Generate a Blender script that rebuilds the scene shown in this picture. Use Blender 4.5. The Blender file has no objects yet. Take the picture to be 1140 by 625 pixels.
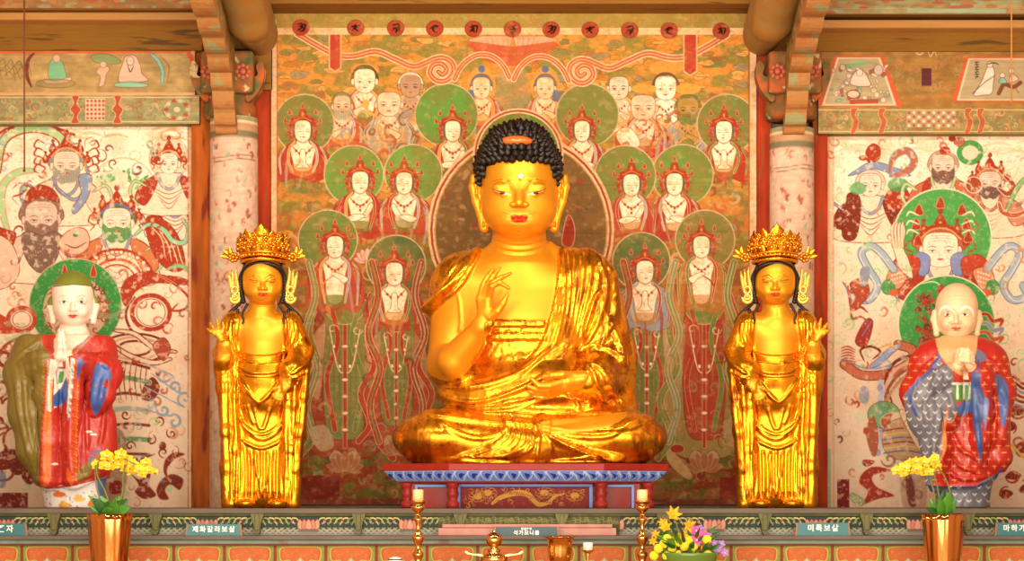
import bpy, math, random
import numpy as np
from mathutils import Vector, Matrix
S = bpy.context.scene
C = S.collection
PI = math.pi
# ---------- the camera's geometry (image taken as 1140 x 625) ----------
D, F, ZC, HY = 12.0, 2400.0, 1.45, 556.0
def P(px, py, Y=0.0):
    k = (Y + D) / F
    return ((px - 570) * k, Y, ZC + (HY - py) * k)
def proj(v):
    k = F / (v[:, 1] + D)
    return 570 + v[:, 0] * k, HY - (v[:, 2] - ZC) * k
def hx(h):
    h = h.lstrip('#')
    return np.array([int(h[i:i + 2], 16) / 255 for i in (0, 2, 4)], np.float32)
def lin(c):
    c = np.asarray(c, np.float32)
    return np.where(c <= 0.04045, c / 12.92, ((np.maximum(c, 0) + 0.055) / 1.055) ** 2.4)
# ---------- objects ----------
def tag(o, label=None, cat=None, group=None, kind=None):
    if label: o['label'] = label
    if cat: o['category'] = cat
    if group: o['group'] = group
    if kind: o['kind'] = kind
    return o
def empty(name, loc=(0, 0, 0), label=None, cat=None, group=None):
    o = bpy.data.objects.new(name, None); C.objects.link(o); o.location = loc
    o.empty_display_size = 0.05
    return tag(o, label, cat, group)
def link(name, me, m=None, parent=None, smooth=False):
    o = bpy.data.objects.new(name, me); C.objects.link(o)
    if m is not None:
        me.materials.clear(); me.materials.append(m)
    if parent is not None:
        o.parent = parent
        if parent.type == 'EMPTY': o.matrix_parent_inverse = Matrix.Translation(-Vector(parent.location))
    if smooth: me.polygons.foreach_set('use_smooth', np.ones(len(me.polygons), bool))
    return o
def npmesh(name, v, f):
    """v (n,3); f (m,4) int quads"""
    me = bpy.data.meshes.new(name)
    v = np.ascontiguousarray(v, np.float32); f = np.ascontiguousarray(f, np.int32)
    k = f.shape[1]
    me.vertices.add(len(v)); me.vertices.foreach_set('co', v.ravel())
    me.loops.add(f.size); me.loops.foreach_set('vertex_index', f.ravel())
    me.polygons.add(len(f)); me.polygons.foreach_set('loop_start', np.arange(0, f.size, k, dtype=np.int32))
    me.update(calc_edges=True)
    return me
def setcol(me, rgb, name='paint'):
    """rgb (n,3) in display space -> linear colour attribute on the vertices"""
    a = me.color_attributes.new(name, 'FLOAT_COLOR', 'POINT')
    c = np.ones((len(rgb), 4), np.float32); c[:, :3] = lin(np.clip(rgb, 0, 1))
    a.data.foreach_set('color', c.ravel())
class MB:
    """collects shapes with their own material into one mesh"""
    def __init__(s): s.v = []; s.f = []; s.m = []; s.mats = []; s.sm = []
    def mi(s, m):
        if m not in s.mats: s.mats.append(m)
        return s.mats.index(m)
    def add(s, vs, fs, m=None, smooth=False):
        b = len(s.v); s.v += [tuple(x) for x in vs]
        i = s.mi(m)
        for f in fs: s.f.append(tuple(b + k for k in f)); s.m.append(i); s.sm.append(smooth)
        return s
    def box(s, x0, x1, y0, y1, z0, z1, m=None, bev=0.0):
        if bev <= 0:
            vs = [(x, y, z) for x in (x0, x1) for y in (y0, y1) for z in (z0, z1)]
            fs = [(0, 1, 3, 2), (4, 6, 7, 5), (0, 4, 5, 1), (2, 3, 7, 6), (0, 2, 6, 4), (1, 5, 7, 3)]
            return s.add(vs, fs, m)
        import bmesh
        bm = bmesh.new(); bmesh.ops.create_cube(bm, size=1)
        for v in bm.verts:
            v.co = Vector(((x0 + x1) / 2 + v.co.x * (x1 - x0), (y0 + y1) / 2 + v.co.y * (y1 - y0), (z0 + z1) / 2 + v.co.z * (z1 - z0)))
        bmesh.ops.bevel(bm, geom=bm.edges[:], offset=bev, segments=2, affect='EDGES', profile=0.5)
        bm.verts.index_update()
        r = s.add([v.co[:] for v in bm.verts], [[v.index for v in f.verts] for f in bm.faces], m); bm.free()
        return r
    def prism(s, pts, y0, y1, m=None, axis='y'):
        """closed outline in (a,b) extruded along axis"""
        n = len(pts)
        def mk(a, b, t): return (a, t, b) if axis == 'y' else ((t, a, b) if axis == 'x' else (a, b, t))
        vs = [mk(a, b, y0) for a, b in pts] + [mk(a, b, y1) for a, b in pts]
        fs = [tuple(range(n)), tuple(range(2 * n - 1, n - 1, -1))] + [(i, i + n, (i + 1) % n + n, (i + 1) % n) for i in range(n)]
        return s.add(vs, fs, m)
    def lathe(s, prof, c=(0, 0, 0), n=32, m=None, smooth=True, flute=None):
        vs = []; fs = []
        for j, (r, z) in enumerate(prof):
            for i in range(n):
                a = 2 * PI * i / n
                rr = r * (flute(a, z) if flute else 1)
                vs.append((c[0] + rr * math.cos(a), c[1] + rr * math.sin(a), c[2] + z))
        for j in range(len(prof) - 1):
            for i in range(n):
                fs.append((j * n + i, j * n + (i + 1) % n, (j + 1) * n + (i + 1) % n, (j + 1) * n + i))
        if prof[0][0] > 1e-4: fs.append(tuple(range(n - 1, -1, -1)))
        if prof[-1][0] > 1e-4: fs.append(tuple((len(prof) - 1) * n + i for i in range(n)))
        return s.add(vs, fs, m, smooth)
    def tube(s, pts, r, n=10, m=None, smooth=True, flat=1.0):
        pts = [Vector(p) for p in pts]
        rs = r if isinstance(r, (list, tuple)) else [r] * len(pts)
        vs = []; fs = []
        up = None
        for j, p in enumerate(pts):
            t = (pts[min(j + 1, len(pts) - 1)] - pts[max(j - 1, 0)]).normalized()
            if up is None:
                up = Vector((0, 1, 0)) if abs(t.y) < 0.9 else Vector((1, 0, 0))
            a = t.cross(up)
            if a.length < 1e-6: a = t.orthogonal()
            a.normalize(); b = a.cross(t).normalized(); up = b
            for i in range(n):
                th = 2 * PI * i / n
                vs.append(p + a * rs[j] * math.cos(th) + b * rs[j] * flat * math.sin(th))
        for j in range(len(pts) - 1):
            for i in range(n):
                fs.append((j * n + i, j * n + (i + 1) % n, (j + 1) * n + (i + 1) % n, (j + 1) * n + i))
        fs.append(tuple(range(n - 1, -1, -1))); fs.append(tuple((len(pts) - 1) * n + i for i in range(n)))
        return s.add(vs, fs, m, smooth)
    def ball(s, c, r, m=None, n=12, sc=(1, 1, 1), M=None):
        vs = []; fs = []
        k = max(4, n // 2)
        for j in range(k + 1):
            ph = PI * j / k
            for i in range(n):
                a = 2 * PI * i / n
                v = Vector((math.sin(ph) * math.cos(a) * r * sc[0], math.sin(ph) * math.sin(a) * r * sc[1], math.cos(ph) * r * sc[2]))
                if M is not None: v = M @ v
                vs.append(v + Vector(c))
        for j in range(k):
            for i in range(n):
                fs.append((j * n + i, (j + 1) * n + i, (j + 1) * n + (i + 1) % n, j * n + (i + 1) % n))
        return s.add(vs, fs, m, True)
    def build(s, name, m=None, parent=None):
        me = bpy.data.meshes.new(name)
        import bmesh
        me.from_pydata([tuple(v) for v in s.v], [], s.f)
        me.polygons.foreach_set('use_smooth', np.array(s.sm, bool))
        if any(x is not None for x in s.mats):
            for x in s.mats: me.materials.append(x if x is not None else m)
            me.polygons.foreach_set('material_index', np.array(s.m, np.int32))
            o = link(name, me, None, parent)
        else:
            o = link(name, me, m, parent)
        bm = bmesh.new(); bm.from_mesh(me)
        bmesh.ops.remove_doubles(bm, verts=bm.verts[:], dist=1e-6)
        bmesh.ops.recalc_face_normals(bm, faces=bm.faces[:])
        bm.to_mesh(me); bm.free()
        return o
# ---------- node materials ----------
MATS = {}
def mat(name, col='#888888', rough=0.6, metal=0.0, noise=0.0, nscale=20.0, bump=0.0, bscale=None, attr=None,
        col2=None, wear=None, wearscale=12.0, wearlo=0.6, stretch=(1, 1, 1), trans=0.0, coat=0.0, sss=0.0, ior=None, roughvar=0.0, spec=None):
    m = bpy.data.materials.new(name); m.use_nodes = True; MATS[name] = m
    nt = m.node_tree; N = nt.nodes; L = nt.links
    b = N['Principled BSDF']
    b.inputs['Roughness'].default_value = rough; b.inputs['Metallic'].default_value = metal
    if trans: b.inputs['Transmission Weight'].default_value = trans
    if coat: b.inputs['Coat Weight'].default_value = coat; b.inputs['Coat Roughness'].default_value = 0.15
    if ior: b.inputs['IOR'].default_value = ior
    if sss:
        b.inputs['Subsurface Weight'].default_value = sss; b.inputs['Subsurface Scale'].default_value = 0.01
    tc = N.new('ShaderNodeTexCoord'); mp = N.new('ShaderNodeMapping'); mp.inputs['Scale'].default_value = stretch
    L.new(tc.outputs['Object'], mp.inputs['Vector'])
    def tex(sc, det=5.0):
        t = N.new('ShaderNodeTexNoise'); t.inputs['Scale'].default_value = sc; t.inputs['Detail'].default_value = det
        L.new(mp.outputs['Vector'], t.inputs['Vector']); return t
    if attr:
        a = N.new('ShaderNodeVertexColor'); a.layer_name = attr; base = a.outputs['Color']
    else:
        c = N.new('ShaderNodeRGB'); c.outputs[0].default_value = (*lin(hx(col)), 1); base = c.outputs[0]
    def mix(f, a_, b_, mode='MIX'):
        x = N.new('ShaderNodeMix'); x.data_type = 'RGBA'; x.blend_type = mode
        if isinstance(f, float): x.inputs[0].default_value = f
        else: L.new(f, x.inputs[0])
        for sck, val in ((6, a_), (7, b_)):
            if isinstance(val, tuple): x.inputs[sck].default_value = val
            else: L.new(val, x.inputs[sck])
        return x.outputs[2]
    def ramp(src, lo, hi):
        r = N.new('ShaderNodeMapRange'); r.inputs[1].default_value = lo; r.inputs[2].default_value = hi
        L.new(src, r.inputs[0]); return r.outputs[0]
    if col2:
        base = mix(ramp(tex(nscale).outputs['Fac'], 0.35, 0.65), base, (*lin(hx(col2)), 1))
    if noise:
        t = tex(nscale, 8.0)
        r = N.new('ShaderNodeMapRange'); r.inputs[1].default_value = 0.25; r.inputs[2].default_value = 0.75
        r.inputs[3].default_value = 1 - noise; r.inputs[4].default_value = 1 + noise * 0.6
        L.new(t.outputs['Fac'], r.inputs[0])
        cb = N.new('ShaderNodeCombineColor')
        for k in range(3): L.new(r.outputs[0], cb.inputs[k])
        base = mix(1.0, base, cb.outputs[0], 'MULTIPLY')
    if wear:
        base = mix(ramp(tex(wearscale, 9.0).outputs['Fac'], wearlo, wearlo + 0.06), base, (*lin(hx(wear)), 1))
    L.new(base, b.inputs['Base Color'])
    if spec is not None: b.inputs['Specular IOR Level'].default_value = spec
    if roughvar:
        r = N.new('ShaderNodeMapRange'); r.inputs[3].default_value = rough - roughvar; r.inputs[4].default_value = rough + roughvar
        r.inputs[1].default_value = .3; r.inputs[2].default_value = .7
        L.new(tex(7.0).outputs['Fac'], r.inputs[0]); L.new(r.outputs[0], b.inputs['Roughness'])
    if bump:
        bp = N.new('ShaderNodeBump'); bp.inputs['Strength'].default_value = bump; bp.inputs['Distance'].default_value = 0.01
        L.new(tex(bscale or nscale * 2).outputs['Fac'], bp.inputs['Height']); L.new(bp.outputs[0], b.inputs['Normal'])
    return m
# ---------- noise ----------
def vnoise(x, y, seed=0, z=None):
    """smooth value noise on arrays"""
    def h(i, j, k):
        n = (i.astype(np.int64) * 374761393 + j.astype(np.int64) * 668265263 + k.astype(np.int64) * 2147483647 + seed * 974634777) & 0x7fffffff
        n = ((n ^ (n >> 13)) * 1274126177) & 0x7fffffff
        return ((n ^ (n >> 16)) & 0xffff).astype(np.float32) / 65535.0
    xi = np.floor(x); yi = np.floor(y); fx = x - xi; fy = y - yi
    fx = fx * fx * (3 - 2 * fx); fy = fy * fy * (3 - 2 * fy)
    if z is None:
        k = np.zeros_like(xi)
        return (h(xi, yi, k) * (1 - fx) + h(xi + 1, yi, k) * fx) * (1 - fy) + (h(xi, yi + 1, k) * (1 - fx) + h(xi + 1, yi + 1, k) * fx) * fy
    zi = np.floor(z); fz = z - zi; fz = fz * fz * (3 - 2 * fz)
    def pl(k): return (h(xi, yi, k) * (1 - fx) + h(xi + 1, yi, k) * fx) * (1 - fy) + (h(xi, yi + 1, k) * (1 - fx) + h(xi + 1, yi + 1, k) * fx) * fy
    return pl(zi) * (1 - fz) + pl(zi + 1) * fz
def fbm(x, y, seed=0, o=4):
    r = 0; a = 0.5; t = 0
    for i in range(o):
        r = r + a * vnoise(x * 2 ** i, y * 2 ** i, seed + i * 17); t += a; a *= 0.55
    return r / t
def smooth(e0, e1, x):
    t = np.clip((x - e0) / (e1 - e0), 0, 1); return t * t * (3 - 2 * t)
def crom(pts, n=8, closed=False):
    p = np.array(pts, float)
    if len(p) < 3: 
        return p
    if closed: q = np.vstack([p[-1], p, p[0], p[1]])
    else: q = np.vstack([2 * p[0] - p[1], p, 2 * p[-1] - p[-2]])
    out = []
    for i in range(1, len(q) - 2):
        for t in np.linspace(0, 1, n, endpoint=False):
            a, b, c, d = q[i - 1:i + 3]
            out.append(0.5 * ((2 * b) + (c - a) * t + (2 * a - 5 * b + 4 * c - d) * t * t + (3 * b - a - 3 * c + d) * t ** 3))
    if not closed: out.append(q[-2])
    return np.array(out)
# ---------- the paint box: pigment laid down on a fine grid ----------
class Paint:
    def __init__(s, x0, y0, x1, y1, k=1.5, base='#000000', ch=3):
        s.x0, s.y0, s.x1, s.y1, s.k = x0, y0, x1, y1, k
        s.w = int(round((x1 - x0) * k)) + 1; s.h = int(round((y1 - y0) * k)) + 1
        s.gx = np.linspace(x0, x1, s.w, dtype=np.float32); s.gy = np.linspace(y0, y1, s.h, dtype=np.float32)
        s.b = np.zeros((s.h, s.w, ch), np.float32)
        if ch == 3: s.b[:] = hx(base)
        s.T = None
    def grid(s): return np.meshgrid(s.gx, s.gy)
    def tf(s, pts):
        p = np.array(pts, float)
        if s.T is not None: p = p @ s.T[0].T + s.T[1]
        return p
    def at(s, x, y, sx=1.0, sy=None, rot=0.0):
        """set the local frame used by later shapes"""
        if x is None: s.T = None; return s
        sy = abs(sx) if sy is None else sy
        c, n = math.cos(rot), math.sin(rot)
        s.T = (np.array([[c * sx, -n * sy], [n * sx, c * sy]]), np.array([x, y])); return s
    def win(s, p, pad):
        a = max(0, int((p[:, 0].min() - pad - s.x0) * s.k)); b = min(s.w, int((p[:, 0].max() + pad - s.x0) * s.k) + 2)
        c = max(0, int((p[:, 1].min() - pad - s.y0) * s.k)); d = min(s.h, int((p[:, 1].max() + pad - s.y0) * s.k) + 2)
        if a >= b or c >= d: return None
        X, Y = np.meshgrid(s.gx[a:b], s.gy[c:d]); return (slice(c, d), slice(a, b)), X, Y
    def lay(s, sl, al, col):
        if isinstance(col, str): col = hx(col)
        s.b[sl] = s.b[sl] * (1 - al[..., None]) + col * al[..., None]
    def segd(s, p, X, Y, closed, ws=None):
        n = len(p); best = np.full(X.shape, 1e9, np.float32)
        for i in range(n if closed else n - 1):
            a = p[i]; b = p[(i + 1) % n]; d = b - a; l2 = d[0] ** 2 + d[1] ** 2
            t = np.clip(((X - a[0]) * d[0] + (Y - a[1]) * d[1]) / max(l2, 1e-9), 0, 1)
            e = np.sqrt((X - a[0] - t * d[0]) ** 2 + (Y - a[1] - t * d[1]) ** 2)
            if ws is not None: e = e - (ws[i] * (1 - t) + ws[(i + 1) % n] * t)
            best = np.minimum(best, e)
        return best
    def inside(s, p, X, Y):
        ins = np.zeros(X.shape, bool); n = len(p)
        for i in range(n):
            x1, y1 = p[i]; x2, y2 = p[(i + 1) % n]
            if y1 == y2: continue
            c = ((y1 > Y) != (y2 > Y)) & (X < (x2 - x1) * (Y - y1) / (y2 - y1) + x1)
            ins ^= c
        return ins
    def poly(s, pts, col, cur=True, line=None, lw=0.7, alpha=1.0, soft=None, n=5, patchy=0):
        p = s.tf(pts)
        if cur and len(p) > 2: p = crom(p, n, True)
        soft = soft or 0.5 / s.k * 1.2
        w = s.win(p, lw + soft + 1)
        if w is None: return s
        sl, X, Y = w
        d = s.segd(p, X, Y, True); sd = np.where(s.inside(p, X, Y), -d, d)
        al = np.clip(0.5 - sd / (2 * soft), 0, 1) * alpha
        if patchy: al = al * smooth(patchy, patchy + 0.12, fbm(X * .35, Y * .35, int(X[0, 0] * 7) % 97, 3))
        s.lay(sl, al, col)
        if line: s.lay(sl, np.clip(0.5 - (d - lw / 2) / (2 * soft), 0, 1), line)
        return s
    def ell(s, cx, cy, rx, ry, col, rot=0.0, **k):
        t = np.linspace(0, 2 * PI, 20, endpoint=False)
        x = rx * np.cos(t); y = ry * np.sin(t); c, n = math.cos(rot), math.sin(rot)
        return s.poly(np.stack([cx + c * x - n * y, cy + n * x + c * y], 1), col, cur=True, n=2, **k)
    def line(s, pts, w, col, cur=True, taper=True, edge=None, ew=0.6, alpha=1.0, n=6):
        """brush stroke; w: width (px) or list"""
        p = s.tf(pts)
        ws = np.array(w if isinstance(w, (list, tuple)) else [w] * len(p), float) / 2
        sc = 1.0
        if cur and len(p) > 2:
            m = len(p); p = crom(p, n)
            ws = np.interp(np.linspace(0, m - 1, len(p)), np.arange(m), ws)
        if taper and not isinstance(w, (list, tuple)):
            t = np.linspace(0, 1, len(p)); ws = ws * (0.35 + 0.65 * np.sin(np.clip(t, 0.0, 1) * PI) ** 0.6)
        W = s.win(p, max(ws) + ew + 1.5)
        if W is None: return s
        sl, X, Y = W
        d = s.segd(p, X, Y, False, ws); soft = 0.6 / s.k
        if edge: s.lay(sl, np.clip(0.5 - (d - ew) / (2 * soft), 0, 1) * alpha, edge)
        s.lay(sl, np.clip(0.5 - d / (2 * soft), 0, 1) * alpha, col)
        return s
    def sample(s, px, py):
        x = np.clip((px - s.x0) * s.k, 0, s.w - 1.001); y = np.clip((py - s.y0) * s.k, 0, s.h - 1.001)
        xi = x.astype(int); yi = y.astype(int); fx = (x - xi)[:, None]; fy = (y - yi)[:, None]
        b = s.b
        return (b[yi, xi] * (1 - fx) + b[yi, xi + 1] * fx) * (1 - fy) + (b[yi + 1, xi] * (1 - fx) + b[yi + 1, xi + 1] * fx) * fy
    def panel(s, name, Y, m, parent=None, thick=0.02, relief=None):
        """the painted board standing at depth Y: fine grid in front, plain sides and back"""
        X, Yp = s.grid(); k = (Y + D) / F
        v = np.stack([(X - 570) * k, np.full_like(X, Y), ZC + (HY - Yp) * k], -1).reshape(-1, 3)
        if relief is not None: v[:, 1] -= relief.ravel()
        i = np.arange(s.h * s.w).reshape(s.h, s.w)
        f = np.stack([i[:-1, :-1], i[1:, :-1], i[1:, 1:], i[:-1, 1:]], -1).reshape(-1, 4)
        n = len(v)
        cs = [i[0, 0], i[-1, 0], i[-1, -1], i[0, -1]]
        bv = v[cs].copy(); bv[:, 1] += thick; v = np.vstack([v, bv])
        q = [(cs[a], n + a, n + (a + 1) % 4, cs[(a + 1) % 4]) for a in range(4)]
        q = [(a, d, c, b) for a, b, c, d in q]
        f = np.vstack([f, np.array(q + [(n + 3, n + 2, n + 1, n)])])
        me = npmesh(name, v, f)
        setcol(me, np.vstack([s.b.reshape(-1, 3), s.b.reshape(-1, 3)[cs]]))
        return link(name, me, m, parent)
# ---------- solid modelling: distance fields meshed with surface nets ----------
def smin(a, b, k):
    h = np.clip(0.5 + 0.5 * (b - a) / k, 0, 1)
    return b * (1 - h) + a * h - k * h * (1 - h)
class Vol:
    def __init__(s, lo, hi, h):
        s.lo = np.array(lo, float); s.h = h
        s.n = np.ceil((np.array(hi) - s.lo) / h).astype(int) + 1
        s.ax = [(s.lo[i] + np.arange(s.n[i]) * h).astype(np.float32) for i in range(3)]
        s.d = np.full(tuple(s.n), 0.2, np.float32)
    def box(s, lo, hi):
        a = np.clip(np.floor((np.array(lo) - s.lo) / s.h).astype(int), 0, s.n - 1)
        b = np.clip(np.ceil((np.array(hi) - s.lo) / s.h).astype(int) + 1, 1, s.n)
        if np.any(b <= a): return None
        sl = tuple(slice(a[i], b[i]) for i in range(3))
        return sl, s.ax[0][sl[0]][:, None, None], s.ax[1][sl[1]][None, :, None], s.ax[2][sl[2]][None, None, :]
    def op(s, sl, e, k, sub):
        cur = s.d[sl]
        if sub: s.d[sl] = -smin(-cur, e, k) if k > 0 else np.maximum(cur, -e)
        else: s.d[sl] = smin(cur, e, k) if k > 0 else np.minimum(cur, e)
    def ell(s, c, r, k=0.02, R=None, sub=False):
        c = np.array(c, float); r = np.array(r, float); m = max(r) if R is not None else r
        q = s.box(c - m - k - .03, c + m + k + .03)
        if q is None: return s
        sl, x, y, z = q; x = x - c[0]; y = y - c[1]; z = z - c[2]
        if R is not None:
            M = np.array(R.to_matrix() if hasattr(R, 'to_matrix') else R).T
            x, y, z = (M[i, 0] * x + M[i, 1] * y + M[i, 2] * z for i in range(3))
        k0 = np.sqrt((x / r[0]) ** 2 + (y / r[1]) ** 2 + (z / r[2]) ** 2)
        k1 = np.sqrt((x / r[0] ** 2) ** 2 + (y / r[1] ** 2) ** 2 + (z / r[2] ** 2) ** 2) + 1e-9
        s.op(sl, k0 * (k0 - 1) / k1, k, sub); return s
    def cap(s, a, b, ra, rb=None, k=0.02, sub=False, sq=(1, 1, 1)):
        rb = ra if rb is None else rb
        a = np.array(a, float); b = np.array(b, float); m = max(ra, rb) / min(sq) + k + .03
        q = s.box(np.minimum(a, b) - m, np.maximum(a, b) + m)
        if q is None: return s
        sl, x, y, z = q
        w = np.array(sq, float); d = (b - a); l2 = max((d * d).sum(), 1e-9)
        t = np.clip(((x - a[0]) * d[0] + (y - a[1]) * d[1] + (z - a[2]) * d[2]) / l2, 0, 1)
        e = np.sqrt(((x - a[0] - t * d[0]) * w[0]) ** 2 + ((y - a[1] - t * d[1]) * w[1]) ** 2 + ((z - a[2] - t * d[2]) * w[2]) ** 2) - (ra * (1 - t) + rb * t)
        s.op(sl, e, k, sub); return s
    def chain(s, pts, rs, k=0.01, join=0.004, **kw):
        if not isinstance(rs, (list, tuple)): rs = [rs] * len(pts)
        for i in range(len(pts) - 1): s.cap(pts[i], pts[i + 1], rs[i], rs[i + 1], k=(k if i == 0 else max(join, 0.003)), **kw)
        return s
    def clip(s, axis, val, keep_above=True, k=0.01):
        x = s.ax[axis]; e = (val - x) if keep_above else (x - val)
        sh = [1, 1, 1]; sh[axis] = -1
        s.d = -smin(-s.d, -np.broadcast_to(e.reshape(sh), s.d.shape), k); return s
    def mesh(s):
        d = s.d; d[0] = d[-1] = 0.05; d[:, 0] = d[:, -1] = 0.05; d[:, :, 0] = d[:, :, -1] = 0.05
        ins = d < 0
        c = np.zeros(tuple(np.array(d.shape) - 1), np.int8)
        for i in (0, 1):
            for j in (0, 1):
                for k in (0, 1):
                    c += ins[i:i + c.shape[0], j:j + c.shape[1], k:k + c.shape[2]]
        act = (c > 0) & (c < 8); idx = np.full(c.shape, -1, np.int32)
        I, J, K = np.nonzero(act); idx[I, J, K] = np.arange(len(I))
        acc = np.zeros((len(I), 3), np.float32); cnt = np.zeros(len(I), np.float32)
        cor = [(i, j, k) for i in (0, 1) for j in (0, 1) for k in (0, 1)]
        for a in cor:
            for ax in range(3):
                if a[ax]: continue
                b = list(a); b[ax] = 1
                da = d[I + a[0], J + a[1], K + a[2]]; db = d[I + b[0], J + b[1], K + b[2]]
                mk = (da < 0) != (db < 0)
                t = np.where(mk, da / np.where(mk, da - db, 1), 0)
                for q in range(3): acc[:, q] += np.where(mk, a[q] + (t if q == ax else 0), 0)
                cnt += mk
        v = acc / cnt[:, None] + np.stack([I, J, K], 1); v = v * s.h + s.lo
        F_ = []
        for ax in range(3):
            u, w = (ax + 1) % 3, (ax + 2) % 3
            sa = [slice(1, -1)] * 3; sb = [slice(1, -1)] * 3
            sa[ax] = slice(0, -1); sb[ax] = slice(1, None)
            A = ins[tuple(sa)]; B = ins[tuple(sb)]
            for flip in (0, 1):
                G = np.stack(np.nonzero((A & ~B) if not flip else (~A & B)), 1)
                if not len(G): continue
                G = G + 1; G[:, ax] -= 1
                def cell(du, dw):
                    g = G.copy(); g[:, u] -= du; g[:, w] -= dw
                    return idx[g[:, 0], g[:, 1], g[:, 2]]
                q = np.stack([cell(1, 1), cell(0, 1), cell(0, 0), cell(1, 0)], 1)
                if flip: q = q[:, ::-1]
                F_.append(q)
        return v.astype(np.float32), np.vstack(F_)
def vnormals(v, f):
    n = np.cross(v[f[:, 2]] - v[f[:, 0]], v[f[:, 3]] - v[f[:, 1]])
    N = np.zeros_like(v)
    for q in range(4):
        for a in range(3): N[:, a] += np.bincount(f[:, q], n[:, a], len(v))
    return N / (np.linalg.norm(N, axis=1, keepdims=True) + 1e-12)
def relax(v, f, it=1, lam=0.5):
    for _ in range(it):
        s = np.zeros_like(v); c = np.zeros(len(v))
        for a, b in ((0, 1), (1, 2), (2, 3), (3, 0)):
            for k in range(3):
                s[:, k] += np.bincount(f[:, a], v[f[:, b], k], len(v)) + np.bincount(f[:, b], v[f[:, a], k], len(v))
            c += np.bincount(f[:, a], minlength=len(v)) + np.bincount(f[:, b], minlength=len(v))
        v = (v * (1 - lam) + lam * s / c[:, None]).astype(np.float32)
    return v
class Relief(Paint):
    """heights (metres) drawn as strokes and overlapping cloths, seen from the front"""
    def __init__(s, x0, y0, x1, y1, k=2.0): super().__init__(x0, y0, x1, y1, k, ch=1)
    def ridge(s, pts, w, amp, n=8, taper=True):
        p = s.tf(pts); p = crom(p, n) if len(p) > 2 else p
        W = s.win(p, w + 2)
        if W is None: return s
        sl, X, Y = W
        n_ = len(p); best = np.full(X.shape, 1e9, np.float32); tt = np.zeros(X.shape, np.float32)
        for i in range(n_ - 1):
            a = p[i]; d = p[i + 1] - a; l2 = max(d @ d, 1e-9)
            t = np.clip(((X - a[0]) * d[0] + (Y - a[1]) * d[1]) / l2, 0, 1)
            e = np.hypot(X - a[0] - t * d[0], Y - a[1] - t * d[1]); m = e < best
            best[m] = e[m]; tt[m] = (i + t[m]) / (n_ - 1)
        h = np.clip(1 - (best / w) ** 2, 0, 1) ** 1.5 * amp
        if taper: h = h * np.clip(np.sin(np.clip(tt, 0.02, 0.98) * PI) * 2.5, 0, 1)
        s.b[sl][..., 0] += h; return s
    def cloth(s, pts, amp, edge=2.0, cur=True):
        """a cloth layer lying over what is below: raised inside its outline"""
        p = s.tf(pts); p = crom(p, 5, True) if cur else p
        W = s.win(p, edge * 2 + 2)
        if W is None: return s
        sl, X, Y = W
        d = s.segd(p, X, Y, True); sd = np.where(s.inside(p, X, Y), d, -d)
        s.b[sl][..., 0] += amp * smooth(-edge / 2, edge / 2, sd); return s
def vmesh(name, v, f, m, parent, rgb=None):
    me = npmesh(name, v, f)
    if rgb is not None: setcol(me, rgb)
    return link(name, me, m, parent, True)
# ================= the great hanging painting behind the Buddha =================
RED, RUST, GRN, OLV, CRM, SKIN, ORG, BLU, GRY, INK = '#bd3e26', '#98341e', '#6a8838', '#8f8340', '#f1cfa6', '#efc294', '#de8b34', '#7c86a4', '#a39a90', '#5d3a26'
def face(p, skin=CRM, w=8.6, h=11.5, ink=INK, mouth=RED, beard=None, brow=None, old=False, big=False, look=0):
    p.poly([(-w * .96, -h * .6), (-w * .6, -h * .92), (0, -h * .98), (w * .6, -h * .92), (w * .96, -h * .6), (w * .98, h * .15), (w * .8, h * .68), (w * .3, h * .98), (-w * .3, h * .98), (-w * .8, h * .68), (-w * .98, h * .15)], skin, line='#8a4c2a', lw=.5)
    if beard:
        p.poly([(-w, h * .05), (-w * .55, h * .35), (0, h * .25), (w * .55, h * .35), (w, h * .05), (w * 1.0, h * .8), (w * .4, h * 1.35), (0, h * 1.25), (-w * .4, h * 1.35), (-w, h * .8)], beard, alpha=.85)
        for k in range(-5, 6): p.line([(k * w * .17, h * .45), (k * w * .19, h * 1.25)], .5, ink, alpha=.45)
    e = look * w * .12
    b = brow or ink
    for sd in (-1, 1):
        p.line([(e + sd * w * .2, -h * .1), (e + sd * w * .46, -h * .18), (e + sd * w * .74, -h * .12)], .9 if old else .5, b, alpha=.75 if old else .5)
        p.line([(e + sd * w * .22, h * .06), (e + sd * w * .46, h * .04), (e + sd * w * .7, h * .05)], .8, ink, alpha=.85 if old else .6)
        if old or big:
            p.line([(e + sd * w * .2, h * .16), (e + sd * w * .46, h * .2), (e + sd * w * .7, h * .14)], .5, ink, alpha=.5)
            p.ell(e + sd * w * .46, h * .09, .8, .8, ink)
    p.line([(e - w * .04, h * .0), (e - w * .1, h * .28), (e + w * .12, h * .32)], .5, ink, alpha=.45)
    p.poly([(e - w * .2, h * .54), (e, h * .5), (e + w * .2, h * .54), (e, h * .62)], mouth, alpha=.85)
    if old:
        for yy in (-.75, -.6, -.45): p.line([(-w * .6, h * yy), (0, h * (yy - .06)), (w * .6, h * yy)], .4, ink, alpha=.5)
        for sd in (-1, 1): p.line([(sd * w * .3, h * .3), (sd * w * .55, h * .62)], .5, ink, alpha=.5)
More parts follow.
